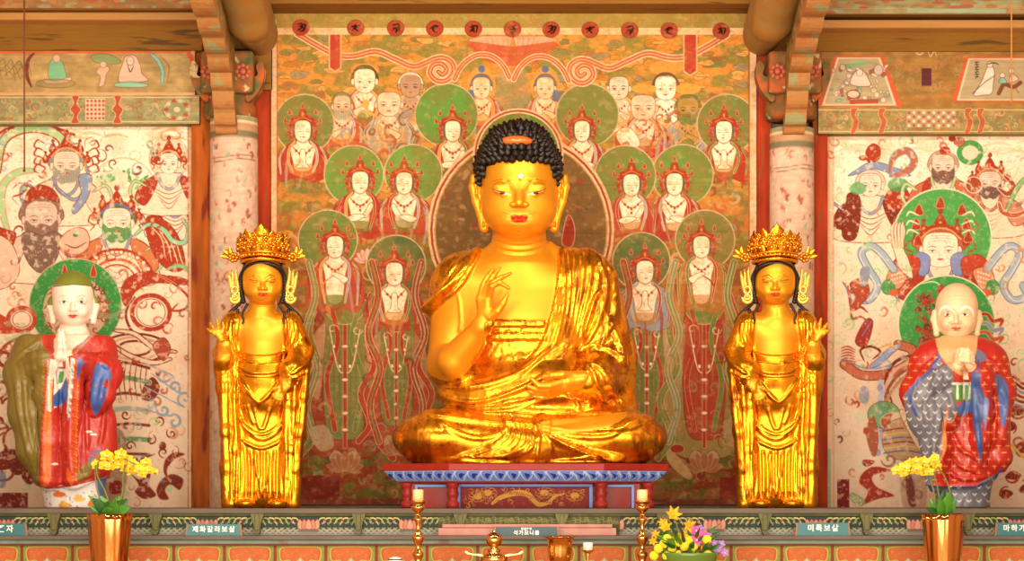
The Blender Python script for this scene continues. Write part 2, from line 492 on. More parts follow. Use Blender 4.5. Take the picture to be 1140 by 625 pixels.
def crown(p, w=9, h=11, col=RED, knobs=1, hair='#6d6658', n=5):
    # dark rim of hair, then a tall pointed crown with drop-shaped jewels around it
    p.poly([(-w * 1.55, h * .45), (-w * 1.75, -h * .3), (-w * 1.5, -h * 1.05), (-w * .7, -h * 1.5), (w * .7, -h * 1.5), (w * 1.5, -h * 1.05), (w * 1.75, -h * .3), (w * 1.55, h * .45), (w * 1.15, h * .7), (-w * 1.15, h * .7)], '#c24e2c', alpha=.92)
    for sd in (-1, 1):
        for k in range(3): p.line(spiral(sd * w * 1.45, -h * .8 + k * h * .5, 3.0, .9, k, sd, 8), .9, '#e58a58')
    p.line([(-w, h * .5), (-w * 1.12, -h * .2), (-w * .75, -h * .85), (0, -h * 1.12), (w * .75, -h * .85), (w * 1.12, -h * .2), (w, h * .5)], 2.2, hair, taper=False)
    p.poly([(-w * 1.2, -h * .55), (-w * 1.3, -h * 1.15), (-w * .6, -h * 1.25), (-w * .35, -h * 1.9), (0, -h * 2.25), (w * .35, -h * 1.9), (w * .6, -h * 1.25), (w * 1.3, -h * 1.15), (w * 1.2, -h * .55), (w * .5, -h * 1.02), (0, -h * 1.12), (-w * .5, -h * 1.02)], col, line='#8e2f1c', lw=.4)
    p.line([(-w * 1.05, -h * .95), (0, -h * 1.3), (w * 1.05, -h * .95)], .8, ORG, taper=False)
    p.ell(0, -h * 1.6, 1.2, 2.2, ORG)
    if knobs:
        for a, r in ((-62, 1.0), (-38, 1.08), (38, 1.08), (62, 1.0), (0, 1.15)):
            x = math.sin(math.radians(a)) * h * 2.0 * r * .95; y = -math.cos(math.radians(a)) * h * 2.0 * r - 1
            p.line([(x * .75, y * .62 - 3), (x, y + 2)], 1.0, col)
            p.poly([(x - 1.9, y + 1.6), (x, y - 3.4), (x + 1.9, y + 1.6), (x, y + 2.6)], col, line='#e9a56b', lw=.35)
        for sd in (-1, 1):
            for y in (-6, 1, 8):
                p.ell(sd * (w * 1.45 + (1.2 if y == 1 else 0)), y, 1.7, 2.2, col)
                p.line([(sd * w * 1.2, y - 2), (sd * w * 1.9, y - 4), (sd * w * 2.0, y - 1)], .9, col)
def halo(p, x, y, r, col, rim='#c9a878', seed=1, in2=None):
    p.ell(x, y, r, r, col, line=rim, lw=1.3)
    if in2: p.ell(x, y, r * .8, r * .8, in2, alpha=.6)
    rd = random.Random(seed)
    for i in range(14):
        a = rd.random() * 6.28; q = r * rd.uniform(.3, .9)
        p.ell(x + math.cos(a) * q, y + math.sin(a) * q, rd.uniform(1.5, 5), rd.uniform(1, 3), rd.choice(['#7a8f3e', '#8a7c3c', '#5fae4c', '#9a8d4c']), alpha=.35, rot=a)
def bust(p, robe=RED, skin=CRM, trim=ORG, scarf=GRN, pose=0, low=46, seed=0):
    rd = random.Random(seed)
    # sloping shoulders in the robe, bare chest, necklace, crossed sleeves
    p.poly([(-5, 9), (-14, 15), (-23, 24), (-27, low - 8), (-20, low + 8), (-6, low + 4), (8, low + 9), (22, low + 3), (27, low - 9), (23, 24), (14, 15), (5, 9)], robe, line='#8d4a2c', lw=.4)
    for k in range(7):
        x_ = -22 + k * 7.3; p.line([(x_ * .8, 26), (x_, low - 6), (x_ * .9 + rd.uniform(-4, 4), low + 14)], rd.uniform(2, 5), rd.choice([robe, robe, trim, scarf, '#a9713c', '#c98a50']), alpha=.7)
    p.poly([(-4, 8), (-6, 13), (-11, 19), (-9, 32), (-6, low - 4), (6, low - 4), (9, 32), (11, 19), (6, 13), (4, 8)], skin, line='#a9623c', lw=.4)
    p.poly([(-9, low - 10), (9, low - 10), (12, low - 2), (0, low + 3), (-12, low - 2)], rd.choice([ORG, GRN, '#b9702e']), alpha=.55)
    p.line([(-4.5, 11), (0, 13), (4.5, 11)], .5, INK, alpha=.6)
    p.line([(-9, 17), (-4, 23), (0, 24.5), (4, 23), (9, 17)], 1.0, robe, taper=False)
    for x, y in ((-6, 21), (-3, 24), (0, 26), (3, 24), (6, 21), (0, 30)): p.ell(x, y, 1.1, 1.5, RED)
    for sd in (-1, 1):
        p.line([(sd * 7, 11), (sd * 12, 19), (sd * 13, 32), (sd * 9, low - 2)], 2.4, trim if sd * (1 - 2 * (seed % 2)) > 0 else scarf, edge=CRM, ew=.4)
        p.line([(sd * 16, 17), (sd * 21, 28), (sd * 20, low)], 1.8, scarf, edge='#d9b184', ew=.4)
        p.line([(sd * 19, 22), (sd * 24, 32), (sd * 22, low - 3)], .8, '#7d2c1c')
    if pose == 1:   # palms joined
        p.poly([(-3, 34), (-2.4, 22), (0, 19), (2.4, 22), (3, 34), (6, 39), (-6, 39)], skin, line=INK, lw=.45)
    elif pose == 2:  # one hand raised, one across
        p.poly([(2, 36), (6, 28), (9, 22), (12, 24), (10, 31), (6, 38)], skin, line=INK, lw=.45)
        p.poly([(-12, 38), (-4, 34), (4, 35), (3, 38), (-6, 42)], skin, line=INK, lw=.45)
    elif pose == 3:
        p.poly([(-12, 34), (-5, 29), (2, 27), (3, 30), (-3, 34), (-8, 39)], skin, line=INK, lw=.45)
        p.line([(0, 30), (8, 36), (12, 44)], 1.6, trim)
def lotus(p, x, y, s, col='#d8a08e', line=RED):
    p.at(x, y, s)
    for a in (-75, 75, -50, 50, -25, 25, 0):
        r = math.radians(a); c, n = math.cos(r), math.sin(r)
        q = [(0, 0), (-3.2, -7), (0, -14), (3.2, -7)]
        p.poly([(u * c - v * n, u * n + v * c) for u, v in q], col, line=line, lw=.5)
    p.at(None, 0)
def ribbon(p, pts, w, col, edge=CRM, ew=.7, inner=None):
    p.line(pts, w, col, taper=False, edge=edge, ew=ew)
    if inner: p.line(pts, w * .3, inner, taper=False)
def standing(p, x, yt, yb, w, robe, under, scarf, seed, skin=CRM):
    """lower body of a standing figure: skirts, aprons, hanging sashes, tassels, feet"""
    rd = random.Random(seed); h = yb - yt
    Q = lambda pts: [(x + a * w, yt + b * h) for a, b in pts]
    p.poly(Q([(-.5, 0), (.5, 0), (.62, .3), (.8, .62), (.62, .94), (-.62, .94), (-.85, .6), (-.6, .3)]), robe, line='#7d2c1c', lw=.6)
    p.poly(Q([(-.34, .04), (.34, .04), (.44, .4), (.36, .8), (0, .86), (-.36, .8), (-.44, .4)]), under, line='#7d2c1c', lw=.5)
    p.poly(Q([(-.4, .02), (.4, .02), (.3, .13), (0, .17), (-.3, .13)]), scarf, line=CRM, lw=.5)
    for i in range(7):
        t = -.3 + i * .1
        p.line(Q([(t * .7, .1), (t * 1.1, .4), (t * 1.0, .78)]), .6, '#7d4a2a', alpha=.6)
    for sd in (-1, 1):
        p.poly(Q([(sd * .4, .16), (sd * .74, .3), (sd * .8, .5), (sd * .52, .62), (sd * .42, .36)]), '#c99a6a' if seed % 2 else '#a98a58', line=RED, lw=.5, alpha=.7)
        ribbon(p, Q([(sd * .52, .0), (sd * .72, .2), (sd * .56, .42), (sd * .9, .62), (sd * .66, .84), (sd * .95, .97)]), w * .13, RED if sd > 0 else scarf, edge='#e6b285', ew=.5, inner=robe)
        ribbon(p, Q([(sd * .32, .02), (sd * .14, .26), (sd * .36, .5), (sd * .2, .8)]), w * .09, scarf if sd > 0 else RED, edge='#d9a070', ew=.4)
        for k in range(4): p.line(spiral(x + sd * w * .24, yt + h * (.2 + k * .17), w * .12, .9, k, sd, 10), 1.3, ('#e0b080', RED, '#8f8f4c', '#c9703c')[k])
    p.line(Q([(-.3, .2), (-.15, .42), (0, .46), (.15, .42), (.3, .2)]), 1.3, '#e4b98a', taper=False)
    for u, v in ((-.22, .3), (-.1, .42), (0, .46), (.1, .42), (.22, .3), (0, .2)): p.ell(x + u * w, yt + v * h, 1.8, 2.3, CRM, line=RED, lw=.6)
    p.line(Q([(0, .18), (0, .9)]), w * .07, RED, taper=False, edge='#e6b285', ew=.4)
    for b in (.3, .5, .6, .7, .8): p.ell(x, yt + b * h, w * .07, 2.0, '#e9c08c', line=RUST, lw=.4)
    for sd in (-1, 1): p.poly(Q([(sd * .05, .95), (sd * .2, .92), (sd * .32, .97), (sd * .2, 1.0)]), '#b98a5c', line=INK, lw=.5)
def clouds(p, box, n, cols, seed, w=(9, 26), h=(3, 8), line=None, al=.85):
    rd = random.Random(seed)
    for i in range(n):
        x = rd.uniform(box[0], box[2]); y = rd.uniform(box[1], box[3]); c = rd.choice(cols)
        W = rd.uniform(*w); H = rd.uniform(*h)
        pts = []
        for t in range(10):
            a = 2 * PI * t / 10; r = rd.uniform(.65, 1.15)
            pts.append((x + math.cos(a) * W * r * .5, y + math.sin(a) * H * r * .7))
        p.poly(pts, c, line=line or '#9c5a26', lw=.45, alpha=al)
        for q in range(2): p.line([(x - W * .3, y + q * 2), (x, y - H * .3 + q * 2), (x + W * .3, y + q * 2)], .5, line or '#8a4a20', alpha=.6)
def spiral(cx, cy, r0, turns, a0, d=1, n=26):
    return [(cx + math.cos(a0 + d * t * turns * 2 * PI) * r0 * (1 - t * .88), cy + math.sin(a0 + d * t * turns * 2 * PI) * r0 * (1 - t * .88)) for t in np.linspace(0, 1, n)]
CX0, CY0, CX1, CY1 = 302, 12, 842, 562
def make_canvas():
    p = Paint(CX0, CY0, CX1, CY1, 1.6, '#a5823e')
    X, Y = p.grid()
    n1 = fbm(X * .05, Y * .09, 3, 5)[..., None]; n2 = fbm(X * .09, Y * .12, 11, 4)[..., None]; n3 = fbm(X * .25, Y * .3, 23, 3)[..., None]
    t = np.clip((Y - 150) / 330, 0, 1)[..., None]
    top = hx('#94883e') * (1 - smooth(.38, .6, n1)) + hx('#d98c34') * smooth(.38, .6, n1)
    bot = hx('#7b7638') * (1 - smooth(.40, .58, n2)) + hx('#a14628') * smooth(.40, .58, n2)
    p.b[:] = top * (1 - t) + bot * .9 * t  # lower colours painted darker, standing in for the statues' shade on the silk
    p.b *= .9 + .2 * n3; p.b = p.b * np.array([1.04, .98, .88], np.float32)
    CL = ['#e0942f', '#d8a046', '#cf7d2c', '#8f8e48', '#7d8542', '#a4703a', '#e6a64a', '#9a8a66']
    clouds(p, (310, 42, 836, 120), 170, CL, 5)
    clouds(p, (310, 120, 836, 300), 90, CL[:6] + ['#b9502c', '#7f8a40'], 6)
    clouds(p, (310, 300, 836, 556), 190, ['#7c7a3a', '#8c5a2c', '#a6482a', '#6f7438', '#9b6b38', '#b65030', '#87703c', '#c08a4c'], 7, w=(10, 34), h=(6, 18), al=.7)
    # parasol of rays above the centre
    for sd in (-1, 1):
        p.poly([(571, 40), (571 + sd * 34, 40), (571 + sd * 50, 44), (571 + sd * 30, 66), (571 + sd * 8, 72)], '#dd9a72', line='#b04a28', lw=.5, cur=False)
        p.poly([(571, 52), (571 + sd * 46, 46), (571 + sd * 52, 50), (571 + sd * 26, 70), (571, 74)], '#d2542c', alpha=.9, cur=False)
        for k in range(5): p.line([(571 + sd * (6 + k * 6), 42), (571 + sd * (4 + k * 4), 66)], .8, '#8d6a3c')
        p.poly([(571 + sd * 2, 84), (571 + sd * 14, 78), (571 + sd * 22, 120), (571 + sd * 30, 150), (571 + sd * 3, 150)], '#a79064', alpha=.55)
    # --- figures: (x, y, scale, mirrored, halo, robe, scarf, pose, seed)
    def bod(x, y, s=1.0, fl=1, hc=GRN, hr=33, hdx=0, hdy=-8, robe=RED, scarf=GRN, trim=ORG, pose=2, seed=1, skin=CRM, low=46):
        halo(p, x + hdx, y + hdy, hr, hc, seed=seed)
        p.at(x, y, s * fl * 1.22, s * 1.04); bust(p, robe, skin, trim, scarf, pose, low, seed); p.at(x, y, s * fl * 1.05, s * 1.06); crown(p); face(p, skin, look=1); p.at(None, 0)
    def saint(x, y, s, fl, robe, skin, hair=None, beard=None, old=True, w=9.5, h=12.5, hat=None, halo_=None):
        if halo_: p.ell(x, y - 3, 19 * s, 17 * s, halo_, line='#c9a878', lw=.8, alpha=.85)
        p.at(x, y, s * fl * 1.1, s); bust(p, robe, skin, ORG, GRY, 3, 44, int(x)); p.at(x, y, s * fl * 1.08, s * 1.05)
        if hair: p.poly([(-w * 1.1, 2), (-w * 1.15, -h * .6), (-w * .5, -h * 1.2), (w * .5, -h * 1.2), (w * 1.15, -h * .6), (w * 1.1, 2)], hair, line=INK, lw=.4)
        for sd in (-1, 1): p.ell(sd * (w + 1.2), 1, 2.0, 3.6, skin, line=INK, lw=.4)
        face(p, skin, w, h, old=old, big=True, beard=beard, brow=INK)
        if hat: p.poly([(-w, -h * .62), (-w * .8, -h * 1.15), (0, -h * 1.25), (w * .8, -h * 1.15), (w, -h * .62), (0, -h * .8)], hat)
        p.at(None, 0)
    for sd, cx in ((1, 0), (-1, 1)):
        m = (lambda x: x) if sd == 1 else (lambda x: 1143 - x)
        # small Buddhas with blue hair
        p.ell(m(536), 96, 16, 22, '#dd9638', alpha=.8)
        saint(m(536), 98, .9, sd, '#d05a34', '#eebf8c', hair='#5f6f96', old=False, w=10, h=13)
        p.ell(m(536), 77, 4, 4, '#5f6f96')
        p.poly([(m(518), 104), (m(526), 100), (m(528), 112), (m(516), 112)], '#5f6f96')
    # rear row, left and right
    p.ell(406, 78, 16, 7, ORG); saint(406, 90, 1.0, 1, '#d05a34', '#ecc9a2', hair='#5a6236', old=False, w=11, h=13)
    saint(457, 96, .95, 1, '#dcb48c', '#b98c66', hair='#e3cdb2', w=11)
    saint(381, 118, .92, 1, '#cf5430', '#dfb48a', beard='#a8a483', hair='#8f9660')
    saint(433, 116, 1.0, -1, '#a89070', '#e2b991', w=12, h=13)
    for yy in (84, 100): p.ell(741 + (yy - 84) * .1, 76, 18, 8, '#e09a34')
    saint(741, 98, 1.0, -1, '#e2b48a', '#f3d9b8', hair='#5d5347', old=False, w=11, h=13)
    saint(689, 98, .95, -1, '#dcb48c', '#d8bd9c', w=10.5, h=13)
    p.ell(766, 99, 14, 6, '#e09a34'); saint(766, 122, 1.0, -1, '#9c8c86', '#b98f3e', beard='#76803a', hair='#74803c', w=11)
    p.ell(717, 99, 14, 5, '#e09a34'); saint(716, 120, 1.05, 1, '#c7452c', '#e4b893', w=12, h=13)
    p.poly([(686, 150), (692, 143), (702, 143), (710, 152), (712, 162), (700, 166), (690, 160)], '#edc9a2', line='#a9623c')
    p.line([(404, 108), (407, 118), (412, 126), (425, 133)], 2.4, '#dca040'); p.ell(407, 116, 4, 5, '#dca040')
    rd = random.Random(77)   # drapery and sashes filling the gaps between the figures
    for i in range(260):
        x = rd.choice([rd.uniform(314, 480), rd.uniform(680, 832)]); y = rd.uniform(128, 340)
        p.line(spiral(x, y, rd.uniform(4, 12), rd.uniform(.4, .9), rd.uniform(0, 6), rd.choice([-1, 1]), 10), rd.uniform(1.6, 5), rd.choice(['#a8442a', '#bd5430', '#7c7c38', '#c98a48', '#8a8c94', '#8f5a34', '#d09a5c']), alpha=.75)
    # front rows
    bod(337, 146, 1.0, 1, '#7d8440', 33, 2, -8, RED, GRY, ORG, 1, 1)
    bod(806, 147, 1.0, -1, '#7d8440', 33, 3, -9, RED, GRN, GRN, 1, 2, skin='#f4d3ae')
    bod(504, 146, .95, 1, '#67a03c', 35, -7, -18, RED, GRN, ORG, 2, 3)
    bod(648, 146, .95, -1, '#7d8c40', 35, 6, -18, RED, GRY, ORG, 2, 4)
    bod(401, 203, 1.0, 1, '#6ba43e', 33, -7, -8, RED, RED, ORG, 2, 5, low=52)
    bod(450, 204, 1.0, -1, '#74a03f', 32, 10, -11, '#c24a2c', GRY, RED, 2, 6, low=50)
    bod(751, 205, 1.0, -1, '#70963c', 34, 9, -10, RED, GRY, RED, 2, 7, low=52)
    bod(703, 206, 1.0, 1, '#7c8b3e', 34, -7, -10, '#c24a2c', RED, GRY, 2, 8, low=50)
    lotus(p, 409, 292, 1.15)
    # standing figures of the lower tier
    standing(p, 384, 330, 516, 56, '#a8452c', '#7e8242', GRN, 1)
    standing(p, 441, 344, 496, 44, '#b34a2e', '#7b7f3f', RED, 2)
    standing(p, 720, 340, 496, 46, '#7b8a42', '#6f8040', RED, 3)
    standing(p, 784, 330, 516, 54, '#9f8040', '#b9442c', GRN, 4)
    bod(439, 305, 1.05, 1, '#5f6e40', 33, 2, -10, '#b9442c', GRN, '#9a8d6c', 1, 9, low=50)
    bod(373, 275, 1.0, -1, '#6d8a3e', 33, -8, -8, '#c2482c', '#9b8a90', ORG, 3, 10, low=62)
    bod(718, 303, 1.05, 1, '#677440', 32, -4, -12, '#8a8f98', RED, GRY, 1, 11, low=52)
    bod(781, 275, 1.0, 1, '#857c3c', 33, 4, -8, '#b9702e', GRN, RED, 3, 12, low=62)
    # long scarves of the lower tier
    for x0, c, sd in ((344, '#8f8344', 1), (414, RED, 1), (469, '#b13c28', -1), (694, RED, 1), (752, '#8f8a5a', -1), (817, '#7f8442', -1)):
        ribbon(p, [(x0, 292), (x0 + 7 * sd, 330), (x0 - 4 * sd, 372), (x0 + 9 * sd, 410), (x0 - 2 * sd, 452), (x0 + 8 * sd, 492)], 6.5, c, edge='#e0b07e', ew=.6, inner='#a9a06a' if c != RED else '#7f8b46')
    # waves, lotus bases and drapery ends crowding the foot of the painting
    rd = random.Random(44)
    for i in range(170):
        x = rd.choice([rd.uniform(335, 470), rd.uniform(680, 830)]); y = rd.uniform(395, 555)
        if abs(x - 384) < 18 and y < 500 or abs(x - 784) < 16 and y < 500: continue
        p.line(spiral(x, y, rd.uniform(4, 11), rd.uniform(.5, 1), rd.uniform(0, 6), rd.choice([-1, 1]), 10), rd.uniform(1.4, 4), rd.choice(['#a13c26', '#7d7c3c', '#b8502e', '#8f6a3c', '#c08a50', '#6f7438', '#94886a']), alpha=.7)
    for x, y, s in ((384, 524, 1.5), (441, 506, 1.2), (720, 506, 1.2), (784, 524, 1.5)): lotus(p, x, y, s, '#a8643e', '#c98a5c')
    p.poly([(745, 500), (758, 512), (770, 528), (766, 534), (752, 524), (742, 510)], '#c99a5c', alpha=.8); p.ell(754, 500, 8, 5, '#b03a26', line='#c99a5c')
    p.poly([(344, 480), (362, 474), (372, 496), (356, 502)], '#b99a6c', alpha=.8); p.poly([(806, 470), (820, 468), (824, 492), (810, 496)], '#b98a5c', alpha=.8)
    # mandorla of the great Buddha
    p.ell(580, 258, 104, 108, '#8e6a38', line=None); 
    for i, (r, c) in enumerate(((106, '#e0b27c'), (103, '#b6452c'), (100.5, '#e6bd88'), (98.6, '#c9904a'), (97, '#8a6437'))): p.ell(580, 256, r - 2, r + 2, c)
    rd = random.Random(4)
    for i in range(120):
        a = rd.uniform(0, 6.28); q = rd.uniform(20, 92)
        p.ell(580 + math.cos(a) * q, 256 + math.sin(a) * q, rd.uniform(1, 5), rd.uniform(1, 4), rd.choice(['#b4432a', '#9c7a44', '#7d6a38', '#cf9a68']), alpha=.6, rot=a)
    for r, c in ((50.5, '#e0b27c'), (48.5, '#b6452c'), (46.5, '#e6bd88'), (44.8, '#6f8a3a')): p.ell(577, 171, r, r, c)
    p.poly([(627, 258), (632, 240), (638, 246), (640, 262), (636, 275), (626, 272)], '#c03c28', line=CRM, lw=.6)
    # ribbon across the sky with its two whorls
    L = [(330, 37), (352, 50), (374, 61), (394, 62.5), (418, 57.5), (440, 66), (460, 74), (476, 69)]
    for mir in (0, 1):
        g = (lambda pts: pts) if not mir else (lambda pts: [(1139 - a, b + 2) for a, b in pts])
        body = L + [(484, 65.5), (494, 64.5), (503, 70), (505, 80), (498, 89), (487, 90), (479, 82), (482, 73), (491, 71), (497, 77), (493, 83), (488, 80)]
        tail = [(506, 88), (512, 76), (522, 66), (534, 61), (548, 63), (560, 73), (567, 86)]
        ribbon(p, g(body), 5.4, '#cf5a30', edge='#e9b98f', ew=1.3, inner='#e39a62')
        ribbon(p, g(tail), 4.6, '#cf5a30', edge='#e9b98f', ew=1.2, inner='#e39a62')
    for x, y0, y1, w in ((373, 22, 79, 5.6), (768.5, 25, 83, 6.4)):
        p.poly([(x - w - 1.5, y0), (x + w + 1.5, y0), (x + w + 1.5, y1 - 3), (x, y1 + 2), (x - w - 1.5, y1 - 3)], '#dcaa6e', cur=False)
        p.poly([(x - w, y0), (x + w, y0), (x + w, y1 - 4), (x, y1), (x - w, y1 - 4)], '#c9402c', cur=False)
    # mounting: cloth border, pale fillet, red discs with brushed seed syllables
    X, Y = p.grid(); n = fbm(X * .12, Y * .1, 41, 4)[..., None]
    def strip(x0, y0, x1, y1, c, c2):
        m = (X >= x0) & (X <= x1) & (Y >= y0) & (Y <= y1); b = hx(c) * (1 - n) + hx(c2) * n
        p.b[m] = b[m]
    strip(302, 12, 842, 31, '#9c8636', '#b8923f'); strip(302, 31, 842, 38.6, '#e8bb84', '#dca468')
    strip(302, 22, 308, 562, '#e4b186', '#d79a66'); strip(834.5, 31, 842, 562, '#e9bd92', '#d99c66'); strip(308, 38.6, 309.2, 540, '#b66a34', '#a75a30'); strip(833, 38.6, 834.5, 540, '#b66a34', '#a75a30')
    strip(302, 12, 842, 13.5, '#c98a3c', '#e0a050')
    for x0, x1, y0, c in ((333, 378, 530, '#7c2a22'), (801, 834, 532, '#8c2c26'), (302, 842, 556, '#7a4a30'), (452, 470, 520, '#7d3226')): strip(x0, y0, x1, 562, c, '#9a3a2a')
    gl = [[[(-4, -3), (1, -4), (0, 1), (-4, 3)], [(1, -2), (5, -3), (3, 3), (-1, 4)]], [[(-5, -1), (0, -2), (5, -3)], [(0, -4), (-1, 0), (3, 4)], [(-4, 3), (0, 0)]],
          [[(-4, -3), (3, -4), (4, 3)], [(-3, 0), (1, 1), (0, 5)], [(-4, 3), (-1, 0)]], [[(-5, 0), (0, -3), (4, -2)], [(0, -3), (-2, 2), (3, 4)]],
          [[(-4, -2), (4, -3), (3, 4)], [(-4, 3), (0, 0), (1, 4)], [(-2, -5), (0, -3)]], [[(-4, -2), (4, -4)], [(0, -3), (3, 1), (-2, 4)], [(1, 0), (0, 6)]]]
    for i, x in enumerate((335, 396, 440.5, 484, 527, 570.5, 613.5, 657, 701, 745, 803)):
        y = 30.5 + (x - 335) / 468 * 4
        p.ell(x, y, 9.4, 8.8, '#b9442c', line='#8a3420', lw=.7)
        p.at(x, y, 1.0, 1.05)
        for st in gl[i % 6]: p.line(st, 2.0, '#3a2416')
        for st in gl[(i + 2) % 6][:1]: p.line([(a * .6, b * .6 + 1) for a, b in st], 1.4, '#3a2416')
        p.at(None, 0)
    X, Y = p.grid(); g_ = p.b[..., 1:2] - np.maximum(p.b[..., 0:1], p.b[..., 2:3] * 1.0)
    q_ = smooth(.35, .6, fbm(X * .045, Y * .05, 51, 4))[..., None]; p.b = np.where(g_ > -.02, p.b * (1 - .55 * q_) + hx('#8c8038') * .55 * q_, p.b)
    q_ = smooth(.5, .68, fbm(X * .09, Y * .1, 53, 5))[..., None]; p.b = p.b * (1 - .26 * q_) + hx('#c27a38') * .26 * q_
    # age: creases, flaking and rubbed patches
    X, Y = p.grid()
    f = smooth(.60, .72, fbm(X * .16, Y * .2, 77, 5))[..., None]; p.b = p.b * (1 - .3 * f) + hx('#cda066') * .3 * f
    f = smooth(.60, .75, fbm(X * .35, Y * .4, 99, 4))[..., None]; p.b = p.b * (1 - .3 * f) + hx('#8a6a3c') * .3 * f
    for yy in (157, 205, 259, 318, 372, 421, 468): p.b *= (1 - .06 * np.exp(-((Y - yy - np.sin(X * .03) * 1.2) / .8) ** 2))[..., None]
    g_ = p.b.mean(-1, keepdims=True); p.b = np.clip(g_ + (p.b - g_) * .84 + (g_ - .52) * .2 - .015, .03, 1)
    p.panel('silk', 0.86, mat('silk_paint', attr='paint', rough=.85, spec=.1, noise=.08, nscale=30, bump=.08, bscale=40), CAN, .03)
    return p
CAN = empty('hanging_painting', P(572, 562, 0.88), 'large orange hanging silk painting of haloed figures behind the seated golden buddha', 'painting')
make_canvas()
# ================= the painted plaster walls at both sides =================
MR, MB_, MG, MGL, MC, MBL, MBR = '#a43a22', '#7c3020', '#3a8842', '#a9cb93', '#ecd3b8', '#8694b0', '#8a5a44'
def curlcloud(p, x, y, r, d, col, w=2.2, a0=0.0, tail=None, fill=None):
    if fill: p.ell(x, y, r, r, fill)
    s = spiral(x, y, r, 1.15, a0, d, 18)
    if tail: s = list(tail) + s
    p.line(s, w, col)
def warrior(p, x, y, s, fl, skin, hair, beard, robe, scarf, crowned=True, w=12, h=14, bl=None):
    p.at(x, y, s * fl, s)
    p.poly([(-10, 12), (-20, 16), (-34, 24), (-40, 40), (-36, 62), (36, 62), (40, 40), (32, 24), (20, 16), (10, 12)], MC, line=MB_, lw=.8)
    p.poly([(-14, 16), (-34, 24), (-42, 44), (-28, 50), (-18, 34)], robe, line=MB_, lw=.6); p.poly([(14, 16), (32, 24), (42, 42), (30, 52), (18, 34)], robe, line=MB_, lw=.6)
    p.line([(-14, 13), (-9, 26), (0, 32), (9, 26), (14, 13)], 3, scarf, taper=False, edge=MB_, ew=.4)
    for k in range(4): p.line([(-20 + k * 3, 30 + k * 5), (0, 38 + k * 6), (20 - k * 3, 30 + k * 5)], .9, robe)
    p.line([(-30, 28), (-44, 20), (-48, 34), (-40, 50)], 3.4, scarf, edge=MB_, ew=.5); p.line([(28, 28), (42, 22), (48, 36), (38, 52)], 3.0, MGL, edge=MB_, ew=.5)
    p.poly([(-w * 1.2, 2), (-w * 1.25, -h * .7), (-w * .5, -h * 1.25), (w * .5, -h * 1.25), (w * 1.25, -h * .7), (w * 1.2, 2)], hair, line=MB_, lw=.5)
    if crowned:
        for a, g in ((-72, .8), (-38, 1), (0, 1.5), (38, 1), (72, .8)):
            r = math.radians(a); cx, cy = math.sin(r) * h * 1.55, -math.cos(r) * h * 1.5
            p.poly([(cx - 4 * g, cy + 3), (cx - 3 * g, cy - 2 * g), (cx, cy - 6 * g), (cx + 3 * g, cy - 2 * g), (cx + 4 * g, cy + 3), (cx, cy + 5)], MR, line=MB_, lw=.4); p.ell(cx, cy - 8 * g, 1.7 * g, 1.9 * g, MR, line=MB_, lw=.3); p.ell(cx, cy, 1.4, 2, '#d99a58')
        p.line([(-w * 1.3, -h * .6), (-w * .7, -h * 1.2), (0, -h * 1.38), (w * .7, -h * 1.2), (w * 1.3, -h * .6)], 4.0, MR, taper=False)
        p.line([(-w * 1.15, -h * .6), (-w * .6, -h * 1.08), (0, -h * 1.22), (w * .6, -h * 1.08), (w * 1.15, -h * .6)], 1.8, bl or '#d99a58', taper=False)
        for sd in (-1, 1):
            p.line([(sd * w * 1.3, -4), (sd * w * 1.8, -8), (sd * w * 2.0, -1), (sd * w * 1.6, 3), (sd * w * 1.9, 8)], 1.7, MR)
    for sd in (-1, 1): p.ell(sd * (w + 1.4), 1, 2.4, 4.4, skin, line=MB_, lw=.5)
    face(p, skin, w, h, old=True, big=True, beard=beard, brow='#5a4a3e', ink='#4a2c20', mouth='#b03a28')
    p.at(None, 0)
